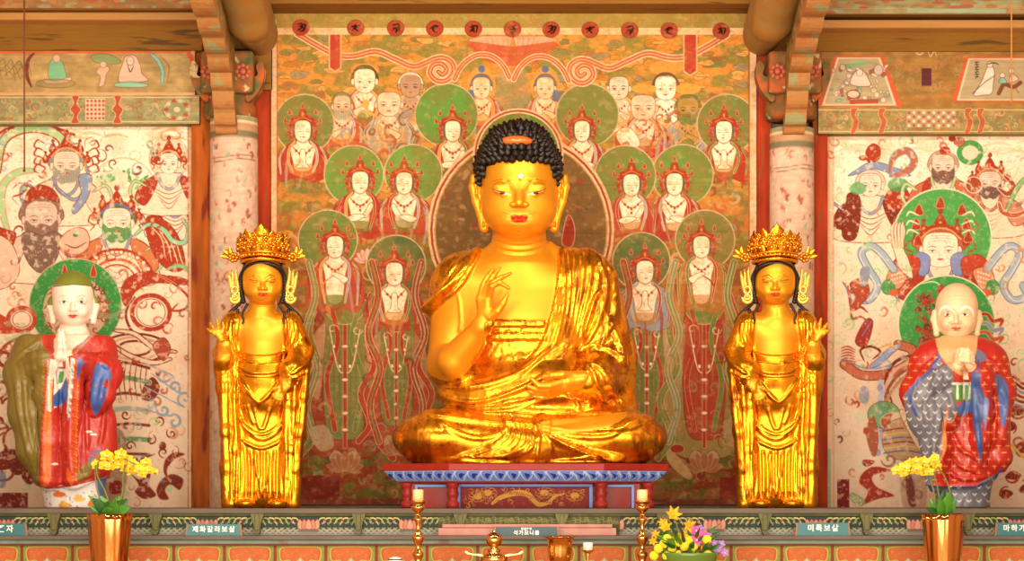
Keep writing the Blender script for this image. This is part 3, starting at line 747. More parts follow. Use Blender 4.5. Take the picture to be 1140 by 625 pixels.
def mural(left):
    X0, X1, Y0_, Y1_ = (-45, 217, 138, 566) if left else (921, 1185, 148, 566)
    p = Paint(X0, Y0_, X1, Y1_, 1.6, MC); X, Y = p.grid()
    n = fbm(X * .06, Y * .06, 3 + left, 5)[..., None]; t = np.clip((Y - 160) / 400, 0, 1)[..., None]
    p.b[:] = hx('#f6e6cf') * (1 - t) + hx('#d9bca0') * t
    p.b[:] = p.b * (1 - smooth(.5, .75, n) * .4) + hx('#dcae8a') * smooth(.5, .75, n) * .4
    rd = random.Random(8 + left)
    if left:
        for i in range(26):
            x = rd.uniform(-40, 210); y = rd.uniform(140, 156); p.line([(x - 14, y + 2), (x, y - 2), (x + 14, y + 1)], 3, rd.choice(['#e0b080', '#d99a60', '#e8c69c']), alpha=.7)
        p.line([(-4, 190), (2, 160), (18, 146), (44, 143), (66, 152), (74, 168)], 8, MGL, edge=MR, ew=1.6, taper=False)
        p.line([(10, 262), (2, 232), (4, 206), (20, 192), (38, 190)], 7, MGL, edge='#c98a68', ew=1.2)
        p.line([(-10, 160), (0, 148), (20, 140), (50, 139), (82, 150)], 3, MR, taper=False)
        for i in range(130):   # green leafage of the pale haloes
            a = rd.uniform(0, 6.28); q = rd.uniform(.6, 1); x = 132 + math.cos(a) * 42 * q; y = 225 + math.sin(a) * 42 * q
            if y < 250: p.ell(x, y, rd.uniform(1.2, 3.6), rd.uniform(1, 2.4), rd.choice([MG, '#6fae68', MGL]), rot=a, alpha=.85)
        p.line([(92, 240), (94, 206), (120, 180), (150, 178), (172, 200), (176, 236)], 1.4, '#cfae8a', taper=False)
        p.ell(188, 176, 22, 24, '#e2c8aa', line='#c4a080', lw=1)
        warrior(p, 195, 216, .8, 1, '#ead4bc', '#cfd6cf', None, MB_, MBL, False, 11, 12)
        warrior(p, 188, 182, .9, -1, '#f0dcc6', '#7a5a4a', None, MR, '#9aa0a8', True, 11, 13)
        for k in range(3): curlcloud(p, 168 + k * 4, 160 + k * 9, 6, 1, '#a4a08c' if k < 2 else MR, 3)
        warrior(p, 74, 184, 1.05, 1, '#e4cdb6', '#8f8a84', '#8f8f80', '#e0c4a8', MBL, True, 14, 15)
        for sd, x in ((-1, 50), (1, 98)):
            for k in range(4): p.line([(x, 160 + k * 9), (x + sd * 8, 156 + k * 9), (x + sd * 12, 163 + k * 9), (x + sd * 6, 166 + k * 9)], 2, MR)
        p.line([(60, 206), (80, 222), (92, 216), (98, 196), (94, 180)], 3.6, MBL, edge=MB_, ew=.5)
        p.poly([(88, 196), (102, 196), (98, 220), (84, 238), (80, 232), (90, 216)], MBL, line=MB_); p.line([(95, 190), (95, 178)], 4, '#d98a2c')
        warrior(p, 46, 244, 1.12, 1, '#cfb3a2', '#8a6a5c', '#7d5a4e', '#d4b4a0', MBR, False, 16, 18)
        p.poly([(28, 226), (32, 212), (46, 206), (60, 212), (66, 226), (46, 220)], MR, line=MB_); p.line([(14, 210), (22, 204), (30, 208), (24, 216), (14, 220), (20, 228)], 2, MR)
        p.poly([(24, 262), (34, 258), (46, 262), (60, 258), (68, 264), (64, 286), (52, 302), (40, 302), (28, 286)], '#7d5f52', line='#5a4034')
        for k in range(13): p.line([(28 + k * 3, 266), (32 + k * 2.4, 296)], .7, '#54392e', alpha=.7)
        p.poly([(-20, 250), (8, 256), (18, 262), (6, 284), (-20, 278)], MR, line=MB_); p.poly([(-20, 262), (10, 268), (22, 300), (8, 320), (-20, 318)], '#d9b6a0', line=MB_)
        warrior(p, 130, 248, 1.12, 1, '#ecd6c0', '#5a6a44', '#4c8a48', '#c4764a', '#8a98a8', True, 14, 15, bl='#5a78b0')
        for i, r in enumerate((34, 29, 23, 17)): p.line([(130 + math.cos(a) * r * 1.2, 312 + math.sin(a) * r) for a in np.linspace(PI * 1.05, PI * 1.95, 12)], 3.2 if i % 2 == 0 else 1.6, (MR, '#e0a070', '#c4603c', MR)[i], taper=False)
        for k in range(12):
            a = PI * 1.05 + k * PI * .9 / 11; p.ell(130 + math.cos(a) * 38, 312 + math.sin(a) * 31, 2.4, 2.4, MC, line=MR, lw=.8)
        p.poly([(66, 268), (78, 256), (92, 254), (99, 262), (98, 276), (86, 284), (70, 280)], '#dcae98', line=MR, lw=1.0); p.ell(84, 262, 3, 2, MG); p.line([(72, 272), (84, 276), (96, 270)], 1.4, MB_); p.line([(64, 276), (78, 286), (98, 284)], 1.8, MR)
        p.poly([(162, 246), (178, 242), (198, 262), (206, 296), (190, 302), (170, 282)], MR, line=MB_)
        for k in range(4): p.line([(168 + k * 9, 252 + k * 4), (180 + k * 7, 266 + k * 7), (184 + k * 7, 288 + k * 3)], 1.4, '#e8c09a')
        p.line([(150, 262), (166, 250), (182, 256), (192, 268), (205, 270), (210, 256), (203, 244)], 5, '#8fc49a', edge=MB_, ew=.6)
        p.line([(186, 300), (200, 296), (212, 304), (212, 320)], 4, '#7fba86', edge='#b9764c', ew=.6)
        # red scarf running to the right
        p.poly([(134, 330), (140, 312), (160, 302), (180, 306), (204, 310), (214, 318), (190, 316), (168, 316), (150, 326), (142, 342)], MR, line=MB_)
        p.line([(176, 306), (196, 318), (210, 332), (206, 344), (192, 346), (198, 338)], 2.6, MR, edge='#e2b48a', ew=.5)
        p.ell(168, 348, 21, 19, '#e6c8ae', line=MR, lw=5); p.ell(168, 348, 16, 15, '#ecd3b8', line=MB_, lw=.8)
        p.line([(150, 330), (140, 350), (150, 372), (176, 382)], 3, MB_, edge=MC, ew=.5)
        # green ring of light behind the young monk, flowers inside it
        p.ell(84, 340, 51.5, 52, '#3d8d44', line='#c9b48e', lw=1.0); p.ell(84, 344, 36, 36, '#c9a98c')
        for i in range(90):
            a = rd.uniform(0, 6.28); q = rd.uniform(20, 37); x = 84 + math.cos(a) * q; y = 344 + math.sin(a) * q
            p.line(spiral(x, y, rd.uniform(2, 5), .9, a, 1, 8), 1.6, rd.choice([MR, MB_, '#a03a2c']))
        for x in (72, 104): p.poly([(x - 3.4, 306), (x, 294), (x + 3.4, 306), (x, 309)], '#b8382a', line='#e0b080', lw=.6)
        p.line([(70, 372), (100, 352), (124, 352), (140, 344)], 6, '#9a9a78', alpha=.7)
        # loops, coils and banded armour below
        for k, r in enumerate((26, 20, 13)): p.line([(150 + math.cos(a) * r * 1.4, 388 + math.sin(a) * r * .62) for a in np.linspace(-2.6, 2.8, 16)], 2.6, (MB_, '#c99a7a', MB_)[k], taper=False)
        p.line([(128, 368), (150, 372), (172, 388), (196, 392)], 4, '#e0c2a4', edge=MB_, ew=1.2); p.line([(126, 384), (144, 396), (170, 404), (190, 400)], 4.5, '#e0c2a4', edge=MB_, ew=1.2)
        p.poly([(170, 386), (182, 376), (190, 388), (182, 402)], '#a84a34', line=MB_); p.poly([(160, 430), (170, 420), (178, 432), (170, 446), (158, 444)], MB_)
        for k in range(7): p.line([(118, 408 + k * 17), (140, 404 + k * 17), (166, 410 + k * 16)], 5 if k % 2 else 3, (MB_, '#5f8f62', '#7a3a2a', '#9aa39a')[k % 4], taper=False, edge='#d9b490', ew=.7)
        for k in range(9): p.line([(116 + k * 6, 405), (114 + k * 6, 425), (117 + k * 6, 446)], 1.2, MB_)
        for i in range(5): curlcloud(p, 182 + 12 * (i % 3), 418 + i * 13, 9 - (i % 2) * 2, 1 - 2 * (i % 2), '#8a9aae', 3.2, i, tail=[(160 + 10 * (i % 2), 404 + i * 13)])
        for i in range(8): curlcloud(p, 140 + (i * 37) % 60, 462 + i * 7, 6, 1 - 2 * (i % 2), rd.choice([MB_, '#7c8c8c', '#9a5a44']), 2.0, i * 1.3)
        p.poly([(112, 486), (136, 480), (142, 520), (134, 562), (112, 562)], '#9a745a', alpha=.8); p.poly([(122, 538), (134, 536), (136, 548), (124, 550)], '#8a2a22')
        for pts in ([(174, 546), (180, 534), (192, 528), (204, 534), (200, 546), (190, 540), (184, 546), (188, 556), (178, 556)], [(206, 506), (194, 512), (186, 524), (188, 534), (182, 526), (184, 512), (194, 504)]): p.poly(pts, MB_, line='#c99a7a')
        p.poly([(146, 528), (156, 534), (168, 526), (166, 540), (174, 552), (160, 556), (150, 548), (154, 540)], MB_, line='#c99a7a'); p.line([(146, 528), (158, 512), (172, 506)], 2.4, MB_); p.ell(181, 497, 4, 5, MB_)
        p.ell(163, 535, 2, 2, '#5a6a9a'); p.ell(182, 536, 2, 2, '#5a6a9a')
        # left margin: scroll clouds
        p.poly([(-20, 340), (4, 352), (22, 364), (12, 372), (-20, 366)], '#b5462e'); p.ell(24, 356, 15, 13, '#e4c6ae', line='#b8442a', lw=5); p.ell(24, 356, 10, 9, '#ead0b8', line=MB_, lw=.8)
        p.line([(26, 374), (10, 382), (-4, 396), (4, 408), (20, 402)], 4, '#a04a34', edge=MC, ew=.8)
        for k, (x, y, r) in enumerate(((6, 398, 12), (0, 432, 11), (12, 452, 10), (16, 490, 14), (0, 470, 9), (6, 524, 12))):
            curlcloud(p, x, y, r, 1 - 2 * (k % 2), '#8e3f2e', 3.4, k * 1.7, tail=[(x - 26, y + 6), (x - 12, y - 8)])
        p.ell(17, 490, 13, 14, '#d9b9a2', line='#8e3f2e', lw=3)
        for pts in ([(-10, 512), (10, 500), (28, 508), (18, 520), (-6, 524)], [(24, 530), (36, 512), (44, 524), (34, 540)], [(4, 500), (18, 508), (30, 524), (14, 528)]): p.poly(pts, '#7a2f24')
        for i in range(22): p.ell(rd.uniform(-20, 30), rd.uniform(360, 480), rd.uniform(2, 7), rd.uniform(1, 3), '#9bb98a', alpha=.5)
        p.ell(2, 534, 5, 10, '#6a6a88', alpha=.7)
        p.poly([(-45, 549), (31, 549), (31, 570), (-45, 570)], '#7a2a22', cur=False)
        p.poly([(210, 138), (217, 138), (217, 566), (210, 566)], '#dfb692', cur=False); p.line([(209.5, 138), (209.5, 566)], 1, '#a85a38', cur=False, taper=False)
    else:
        for i in range(60): curlcloud(p, rd.uniform(932, 1180), rd.uniform(160, 520), rd.uniform(4, 9), rd.choice([-1, 1]), rd.choice(['#a9cf97', '#bcd6a6', '#9cc48c']), rd.uniform(1.6, 2.8), rd.uniform(0, 6))
        for i in range(14):
            x = rd.uniform(930, 1150); y = rd.uniform(150, 176); p.line([(x - 16, y + 2), (x, y - 2), (x + 16, y + 1)], 3, '#e4c09c', alpha=.6)
        warrior(p, 969, 206, 1.0, 1, '#ead4c0', '#cdbfae', None, MB_, MBL, False, 12, 13)
        p.poly([(944, 196), (952, 190), (972, 180), (1000, 188), (1014, 196), (994, 194), (972, 188), (954, 194)], MBL, line='#4a5680'); p.poly([(966, 180), (964, 168), (972, 160), (980, 166), (978, 178)], MR, line=MB_); p.ell(961, 176, 5, 3, MR)
        p.line([(990, 192), (996, 174), (1010, 168), (1018, 180), (1008, 192), (992, 196)], 7, '#b06a4c', edge=MBL, ew=1.2)
        p.poly([(944, 216), (956, 218), (958, 240), (952, 266), (938, 264), (940, 236)], MB_, line='#5c241a'); p.poly([(988, 214), (1004, 208), (1012, 218), (1000, 234), (986, 228)], MR, line=MB_); p.ell(955, 210, 9, 7, '#5aa060', alpha=.8); p.ell(1000, 206, 12, 8, '#4f9a58', alpha=.8)
        warrior(p, 1050, 186, .95, 1, '#e8cdb8', '#b59a86', '#6a4a40', '#c26a48', MGL, False, 13, 15)
        p.ell(1080, 170, 12, 11, '#e9d2b8', line='#4f9a50', lw=6); p.ell(1052, 168, 6, 5, MR); p.ell(1068, 158, 6, 5, '#b06a4c', line=MR); p.ell(1060, 154, 4, 4, MR)
        p.poly([(1028, 204), (1036, 198), (1034, 222), (1026, 222)], MR)
        warrior(p, 1102, 204, .95, -1, '#e4c6b2', '#9a7a6a', '#5f4640', '#c9876a', '#b07258', True, 13, 14)
        p.ell(1084, 206, 9, 9, '#a24a30', line=MC, lw=1); p.line([(1118, 196), (1128, 206), (1122, 216), (1112, 210)], 5, '#a24a30', edge=MC, ew=.8); p.line([(1112, 226), (1116, 236), (1130, 240), (1145, 234)], 5, '#b85a38', edge=MC, ew=.8)
        p.line([(1120, 236), (1132, 210), (1150, 190)], 5, '#7fba78', edge=MB_, ew=.6)
        # great green disc and the crowned guardian in it
        p.ell(1049, 265, 55, 55, '#4f9d4d', line='#e9dcc0', lw=1.6)
        for i in range(40):
            a = rd.uniform(0, 6.28); p.line([(1049 + math.cos(a) * 20, 265 + math.sin(a) * 20), (1049 + math.cos(a + .1) * 50, 265 + math.sin(a + .1) * 50)], .7, '#69ad60', alpha=.6)
        warrior(p, 1047, 278, 1.15, 1, '#f2dfc8', '#b0583c', None, MR, MBL, True, 17, 17)
        for x, y in ((1047, 226), (1023, 234), (1071, 234), (1020, 250), (1076, 250), (1022, 268), (1078, 264)): p.poly([(x - 5, y + 4), (x, y - 7), (x + 5, y + 4), (x, y + 6)], MR, line='#e2a070', lw=.6)
        for sd in (-1, 1):
            for k in range(3): p.line([(1047 + sd * 24, 240 + k * 10), (1047 + sd * 34, 236 + k * 10), (1047 + sd * 38, 241 + k * 10)], 2, '#e9dcc0')
            p.poly([(1047 + sd * 12, 286), (1047 + sd * 26, 282), (1047 + sd * 24, 306), (1047 + sd * 14, 304)], '#7f8cba', line='#4a5680')
            p.poly([(1047 + sd * 24, 288), (1047 + sd * 44, 284), (1047 + sd * 56, 300), (1047 + sd * 40, 308), (1047 + sd * 26, 306)], '#b5442c', line=MB_)
            p.poly([(1047 + sd * 36, 302), (1047 + sd * 54, 298), (1047 + sd * 60, 314), (1047 + sd * 46, 322)], '#d48a68', line=MB_)
            for k in range(5):
                for j in range(3): p.ell(1047 + sd * (42 + k * 3), 303 + j * 5 + k, 1.1, 1.1, '#f0d8bc')
            # blue scarves in loops
            L = [(1047 + sd * 52, 300), (1047 + sd * 66, 282), (1047 + sd * 78, 274), (1047 + sd * 88, 282), (1047 + sd * 80, 300), (1047 + sd * 70, 318), (1047 + sd * 80, 334), (1047 + sd * 96, 330), (1047 + sd * 92, 318)]
            p.line(L, 7, '#9fb0c0', edge='#6a7a94', ew=1.1, taper=False); p.line([(a + sd * 2, b + 1) for a, b in L], 1.1, '#e4dcd0')
            p.ell(1047 + sd * 58, 320, 8, 9, MG, alpha=.85); p.ell(1047 + sd * 52, 326, 5, 4, '#c4603c')
        p.poly([(1005, 248), (1000, 262), (992, 268), (996, 282), (1002, 300), (1016, 310), (1012, 290), (1006, 276), (1008, 258)], '#ecd3b8', line=MB_)
        for k in range(4): p.line([(995 + k * 3.4, 276), (993 + k * 3.6, 256), (996 + k * 3, 248)], 2.4, '#ecd3b8', edge='#a05a40', ew=.5)
        # the old monk's green disc with red blossoms
        p.ell(1054, 361, 54, 54, '#3f9747', line='#e4d8b4', lw=1.6); p.line([(1026, 316), (1040, 314), (1052, 322)], 1.4, '#cfe0b4')
        for i in range(60):
            a = rd.uniform(0, 6.28); x = 1032 + rd.uniform(-10, 10); y = 350 + rd.uniform(-22, 30)
            p.line(spiral(x, y, rd.uniform(2, 5), .9, a, 1, 8), 1.8, rd.choice(['#a2342c', '#7d2f26', '#b84a30']))
        for k in range(3): p.line([(1084, 352 + k * 10), (1098, 350 + k * 10), (1106, 358 + k * 10), (1116, 356 + k * 10), (1112, 366 + k * 8)], 4, (MR, MBL, '#b9603c')[k], edge='#e2b890', ew=.7)
        for x in (1048, 1072): p.poly([(x - 4.5, 326), (x, 316), (x + 4.5, 326), (x, 330)], '#b8382a')
        # scarves at the left
        p.poly([(952, 380), (964, 356), (972, 360), (964, 386)], '#a2342c', line=MB_); p.line([(960, 374), (970, 358)], 3.4, '#6f7cb8')
        for k in range(4): p.line([(938 + k * 3, 322 + k * 2 - 8), (948, 326 + k * 9), (958, 320 + k * 11), (966, 328 + k * 10)], 3, ('#b0502e', '#7c86a8', '#a2342c', '#9a5a40')[k])
        p.poly([(946, 316), (962, 310), (968, 326), (958, 340), (946, 346), (952, 330)], '#a9482e', line=MB_); p.poly([(958, 300), (968, 298), (966, 316), (958, 318)], '#8a90a0')
        p.line([(940, 406), (960, 418), (990, 416), (1012, 404), (1016, 390), (1000, 384)], 9, '#c0694a', edge=MB_, ew=1.0, taper=False); p.line([(940, 400), (962, 410), (988, 408), (1006, 396)], 2.4, '#8f9ac0', taper=False)
        p.line([(1002, 384), (990, 392), (980, 402), (970, 408)], 7, '#8fa0c8', edge=MBR, ew=.9); p.line([(978, 388), (990, 384), (996, 388)], 3, '#d9a848')
        for i in range(7): p.line([(936, 388 + i * 3.2), (944, 386 + i * 3.2), (952, 390 + i * 2.6)], 2, '#b05a40')
        p.line([(962, 402), (958, 390), (970, 386), (980, 392), (972, 400)], 3, MB_)
        for k in range(4): p.line([(1014, 396 + k * 6), (996, 404 + k * 9), (986, 424 + k * 9), (992, 448 + k * 5)], 3.6, (MB_, '#dcae8c', '#94563f', '#c08868')[k], taper=False)
        for i in range(14): p.ell(980 + rd.uniform(-3, 3), 426 + i * 6, 3.4, 4, rd.choice(['#7c88c0', '#aeb4cc']), alpha=.8)
        p.ell(984, 462, 18, 15, '#5aa060', alpha=.75, line=MB_); p.ell(994, 470, 14, 10, '#b05a3a', line=MC); p.ell(1000, 466, 8, 7, '#e0c4a2')
        p.poly([(984, 478), (1002, 466), (1026, 472), (1030, 508), (1000, 512), (984, 500)], '#bb9470', line=MB_)
        for k in range(6): p.line([(984, 480 + k * 5), (1006, 477 + k * 5), (1028, 480 + k * 5)], 1.6, ('#8a4030', '#d9b25a', '#5a6a8a')[k % 3], taper=False)
        p.poly([(1002, 462), (1010, 460), (1034, 500), (1026, 506)], '#e4c8a6', line=MBR)
        p.poly([(970, 506), (964, 480), (972, 462), (978, 484), (976, 506)], '#a4583e'); p.ell(962, 440, 6, 10, '#6070b0', alpha=.5); p.ell(964, 480, 3, 4, '#b04a30')
        for k, (x, y) in enumerate(((1012, 520), (1010, 540), (1022, 552), (990, 512))): curlcloud(p, x, y, 9, 1 - 2 * (k % 2), '#9c6a50', 3, k)
        p.poly([(1004, 512), (1028, 516), (1030, 566), (1006, 566)], '#a27a60', alpha=.55); p.poly([(1010, 516), (1016, 536), (1020, 562), (1012, 562), (1008, 536)], '#7a4034')
        p.poly([(956, 536), (970, 520), (992, 524), (972, 530), (976, 542), (996, 552), (978, 556), (960, 562), (966, 548)], '#9c3428', line='#d9ac8c'); p.poly([(962, 512), (974, 514), (966, 520), (960, 517)], '#9c3428'); p.line([(958, 532), (968, 524), (984, 524)], 4, '#9c3428')
        for i in range(5): curlcloud(p, 950 + i * 2, 552 + i * 2, 6, 1, '#7fa070', 1.6, i)
        # right margin
        for k in range(6): p.line([(1112, 424 + k * 4), (1128, 420 + k * 6), (1140, 428 + k * 5), (1152, 424 + k * 5)], 3, (MR, MB_, '#8a94a8')[k % 3])
        for k, (x, y, r) in enumerate(((1132, 458, 10), (1124, 476, 8), (1140, 500, 10), (1128, 530, 9), (1146, 545, 12), (1120, 550, 8))):
            p.poly([(x - r, y + 2), (x - r * .2, y - r * .6), (x + r, y - 1), (x + r * .3, y + r * .5)], MB_); curlcloud(p, x, y, r, 1 - 2 * (k % 2), MR, 3, k)
        p.line([(1116, 488), (1126, 496), (1142, 512)], 3, '#d9a040', taper=False)
        p.poly([(921, 148), (928, 148), (928, 566), (921, 566)], '#e0bd98', cur=False); p.line([(928, 150), (928, 566)], .8, '#c08a60', cur=False, taper=False)
        p.poly([(921, 500), (925, 500), (925, 566), (921, 566)], '#9aa888', cur=False); p.poly([(932, 534), (945.5, 534), (945.5, 570), (932, 570)], '#7a2420', cur=False)
    # faint scroll clouds, sashes and leafage filling every gap, thinnest over the faces
    for i in range(330):
        x = rd.uniform(X0, X1); y = rd.uniform(Y0_ + 8, Y1_ - 4)
        k_ = 40 if left else -20
        c = p.sample(np.array([x]), np.array([y]))[0]
        if c.min() < .55: continue
        if any(math.hypot(x - a, y - b_) < r_ for a, b_, r_ in ((74, 184, 24), (46, 244, 26), (130, 248, 26), (188, 182, 20), (195, 216, 16), (969, 206, 20), (1050, 186, 22), (1102, 204, 22), (1047, 278, 30))): continue
        low = y > 400
        p.line(spiral(x, y, rd.uniform(3, 9), rd.uniform(.6, 1.05), rd.uniform(0, 6), rd.choice([-1, 1]), 10), rd.uniform(1.2, 3.2), rd.choice([MR, MB_, '#a9603f', '#c98a68', '#9cc08c', '#8f9cb4', MR] if low or left else ['#a9cf97', '#9cc48c', '#c98a68', '#b9d6a6', '#b8583a']), alpha=rd.uniform(.45, .9))
    # plaster losses: paint gone in flecks, cracks
    L = smooth(.58, .70, fbm(X * .2, Y * .2, 61 + left, 5))[..., None]
    if left: dk = np.clip(1 - np.abs(np.hypot(X - 84, Y - 340) - 44) / 12, 0, 1)
    else: dk = np.maximum(np.clip((58 - np.hypot(X - 1049, Y - 265)) / 6, 0, 1), np.clip((57 - np.hypot(X - 1054, Y - 361)) / 6, 0, 1))
    L = L * (1 - .75 * dk[..., None])
    p.b = p.b * (1 - .62 * L) + (hx('#f2dec6') * (1 - t) + hx('#d8b89c') * t) * .62 * L
    L = smooth(.68, .72, fbm(X * .5, Y * .5, 71 + left, 4))[..., None]; p.b = p.b * (1 - .6 * L) + hx('#c99f80') * .6 * L
    return p
plaster = mat('painted_plaster', attr='paint', rough=.85, spec=.2, noise=.06, nscale=22, bump=.12, bscale=30)
pl = mural(True); o = pl.panel('wall_mural', .9, plaster, None, .04); tag(o, 'pale wall painting with bearded guardians behind the green-haired young monk statue', 'mural')
pr = mural(False); o = pr.panel('wall_mural', .9, plaster, None, .04); tag(o, 'pale wall painting with two green discs behind the bald old monk statue', 'mural')
# ================= the hall =================
wood = mat('aged_pine', '#a3742c', rough=.8, spec=.15, noise=.5, nscale=9, stretch=(.35, 3, 4), bump=.5, bscale=16, col2='#7f5220', wear='#5f4426', wearscale=7, wearlo=.6)
woodL = mat('pale_pine', '#c8924e', rough=.75, noise=.3, nscale=6, stretch=(.5, 3, 5), bump=.25, bscale=14, col2='#b87f40')
woodD = mat('dark_timber', '#6a4320', rough=.8, noise=.4, nscale=6, stretch=(.6, 3, 4), bump=.3)
redpost = mat('red_ochre_post', '#a53817', rough=.75, spec=.15, noise=.4, nscale=7, stretch=(3, 3, .5), bump=.15, wear='#8a4a26', wearscale=9, wearlo=.6)
orgpost = mat('orange_ochre_post', '#a9561c', rough=.75, spec=.15, noise=.45, nscale=7, stretch=(3, 3, .5), bump=.15, wear='#7a2f1a', wearscale=6, wearlo=.56)
woodpaint = mat('painted_timber', attr='paint', rough=.75, noise=.2, nscale=14, stretch=(.5, 2, 3), bump=.2, bscale=20)
lime = mat('limewash', '#cdb394', rough=.9, noise=.12, nscale=6)
stone = mat('floorboards', '#c9a468', rough=.3, noise=.15, nscale=5, stretch=(4, .5, 1))
def sbox(name, x0, x1, y0, y1, z0, z1, m, kind='structure', bev=0):
    o = MB().box(x0, x1, y0, y1, z0, z1, None, bev).build(name, m); 
    if kind: o['kind'] = kind
    return o
def pbox(name, px0, px1, py0, py1, Yf, Yb, m, parent=None, kind=None, bev=0):
    """box whose front face fills a pixel rectangle at depth Yf"""
    a = P(px0, py1, Yf); b = P(px1, py0, Yf)
    o = MB().box(a[0], b[0], Yf, Yb, a[2], b[2], None, bev).build(name, m, parent)
    if kind: o['kind'] = kind
    return o
sbox('floor', -3.6, 3.6, -13.5, 1.2, -.1, 0, stone)
sbox('wall_back', -3.6, 3.6, 1.0, 1.2, 0, 4.9, lime)
sbox('wall_left', -3.7, -3.5, -13.5, 1.2, 0, 4.9, lime)
sbox('wall_right', 3.5, 3.7, -13.5, 1.2, 0, 4.9, lime)
sbox('ceiling', -3.6, 3.6, -13.5, 1.2, 4.9, 5.0, woodD)
pbox('trim_1', 213, 236, 56, 566, .84, 1.0, orgpost, kind='structure'); pbox('trim_2', 284, 301.5, 12, 566, .885, 1.0, redpost, kind='structure')
pbox('trim_3', 842.5, 858, 20, 566, .885, 1.0, redpost, kind='structure'); pbox('trim_4', 905, 921.5, 100, 566, .84, 1.0, redpost, kind='structure')
pbox('trim_5', 284, 303, 12, 100, .86, .9, wood, kind='structure')
# columns: painted limewash over timber, slightly worn
def column(px0, px1, ytop, label, seed):
    cy = .80; k = (.66 + D) / F; xc = ((px0 + px1) / 2 - 570) * k * (cy + D) / (.66 + D); r = (px1 - px0) / 2 * (cy + D) / F
    zt = P(0, ytop, .66)[2]; z0 = 0.0
    p = Paint(0, 0, 120, 430, 1.8, '#dcbca4'); X, Y = p.grid(); rd = random.Random(seed)
    n = fbm(X * .07, Y * .05, seed, 5)[..., None]; p.b[:] = hx('#ddc0a8') * (1 - n) + hx('#c79c86') * n
    for i in range(230):
        x = rd.uniform(0, 120); y = rd.uniform(20, 430); a = rd.uniform(0, 6.28)
        c = rd.choice(['#a04630', '#b8644a', '#94503c', '#86a888', '#b9c4a8', '#c07a60'])
        if y > 230 and rd.random() < .5: continue
        p.line(spiral(x, y, rd.uniform(2.5, 7), rd.uniform(.35, .7), a, rd.choice([-1, 1]), 7), rd.uniform(1.8, 5), c, alpha=.9)
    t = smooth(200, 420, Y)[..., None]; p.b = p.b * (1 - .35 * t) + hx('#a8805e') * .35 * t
    L = smooth(.56, .66, fbm(X * .15, Y * .06, seed + 5, 5))[..., None]; p.b = p.b * (1 - .45 * L) + hx('#dfc6b0') * .45 * L
    for y0, y1, c in ((0, 5, '#8f8c5c'), (5, 8, '#e4c69c'), (8, 16, '#b98a62'), (16, 22, '#6f6a48'), (22, 24, '#9a7a5c')): p.poly([(-2, y0), (122, y0), (122, y1), (-2, y1)], c, cur=False, alpha=.9)
    for y in (44, 48): p.line([(0, y), (40, y + 2), (80, y - 1), (120, y)], .8, '#7c5a40')
    nh = 96; zs = np.linspace(1.0, 0, 300); A = np.linspace(0, 2 * PI, nh, endpoint=False)
    zb = P(0, 566, .66)[2]
    ZZ = np.concatenate([[0.0], zb + (zt - zb) * np.linspace(0, 1, 300)])
    rr = r * (1 + .04 * (1 - (ZZ - ZZ.min()) / (zt - ZZ.min())))
    v = np.stack([np.stack([xc + rr[j] * np.cos(A), cy + rr[j] * np.sin(A), np.full(nh, ZZ[j])], 1) for j in range(len(ZZ))]).reshape(-1, 3)
    i = np.arange(len(ZZ) * nh).reshape(len(ZZ), nh); nx = np.roll(i, -1, 1)
    f = np.stack([i[:-1], nx[:-1], nx[1:], i[1:]], -1).reshape(-1, 4)
    me = npmesh('column', v, f)
    ang = (np.tile(A, len(ZZ)) - PI); u = np.clip((ang / PI) * 120, 0, 119.9) if False else (np.tile(A, len(ZZ)) % PI) / PI * 120
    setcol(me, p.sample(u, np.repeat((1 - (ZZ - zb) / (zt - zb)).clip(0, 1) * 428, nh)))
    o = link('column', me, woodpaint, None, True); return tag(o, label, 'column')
column(234, 287, 128, 'round whitewashed timber column with faded scrolls, left of the big silk painting', 3)
column(857, 906, 140, 'round whitewashed timber column with faded scrolls, right of the big silk painting', 9)
# ---- painted boards over the murals
def woodbg(p, c1, c2, seed):
    X, Y = p.grid(); n = fbm(X * .02, Y * .35, seed, 5)[..., None]; m = fbm(X * .09, Y * .12, seed + 3, 4)[..., None]
    p.b[:] = (hx(c1) * (1 - n) + hx(c2) * n) * (.8 + .4 * m)
    return X, Y
def frieze(p, x0, x1, y0, y1, seed):
    rd = random.Random(seed); cy = (y0 + y1) / 2; h = (y1 - y0) / 2
    for i in range(int((x1 - x0) * .9)):
        x = rd.uniform(x0, x1); y = rd.uniform(y0 + 3, y1 - 3)
        p.line(spiral(x, y, rd.uniform(2, 5), .8, rd.uniform(0, 6), 1, 7), rd.uniform(.8, 1.8), rd.choice(['#a9a67c', '#c9b088', '#b0502c', '#6f7a52', '#8a8a60', '#c98a60']), alpha=.8)
    for y in (y0 + 1.5, y1 - 1.5): p.line([(x0, y), (x1, y)], 1.1, '#d4b68c', cur=False, taper=False)
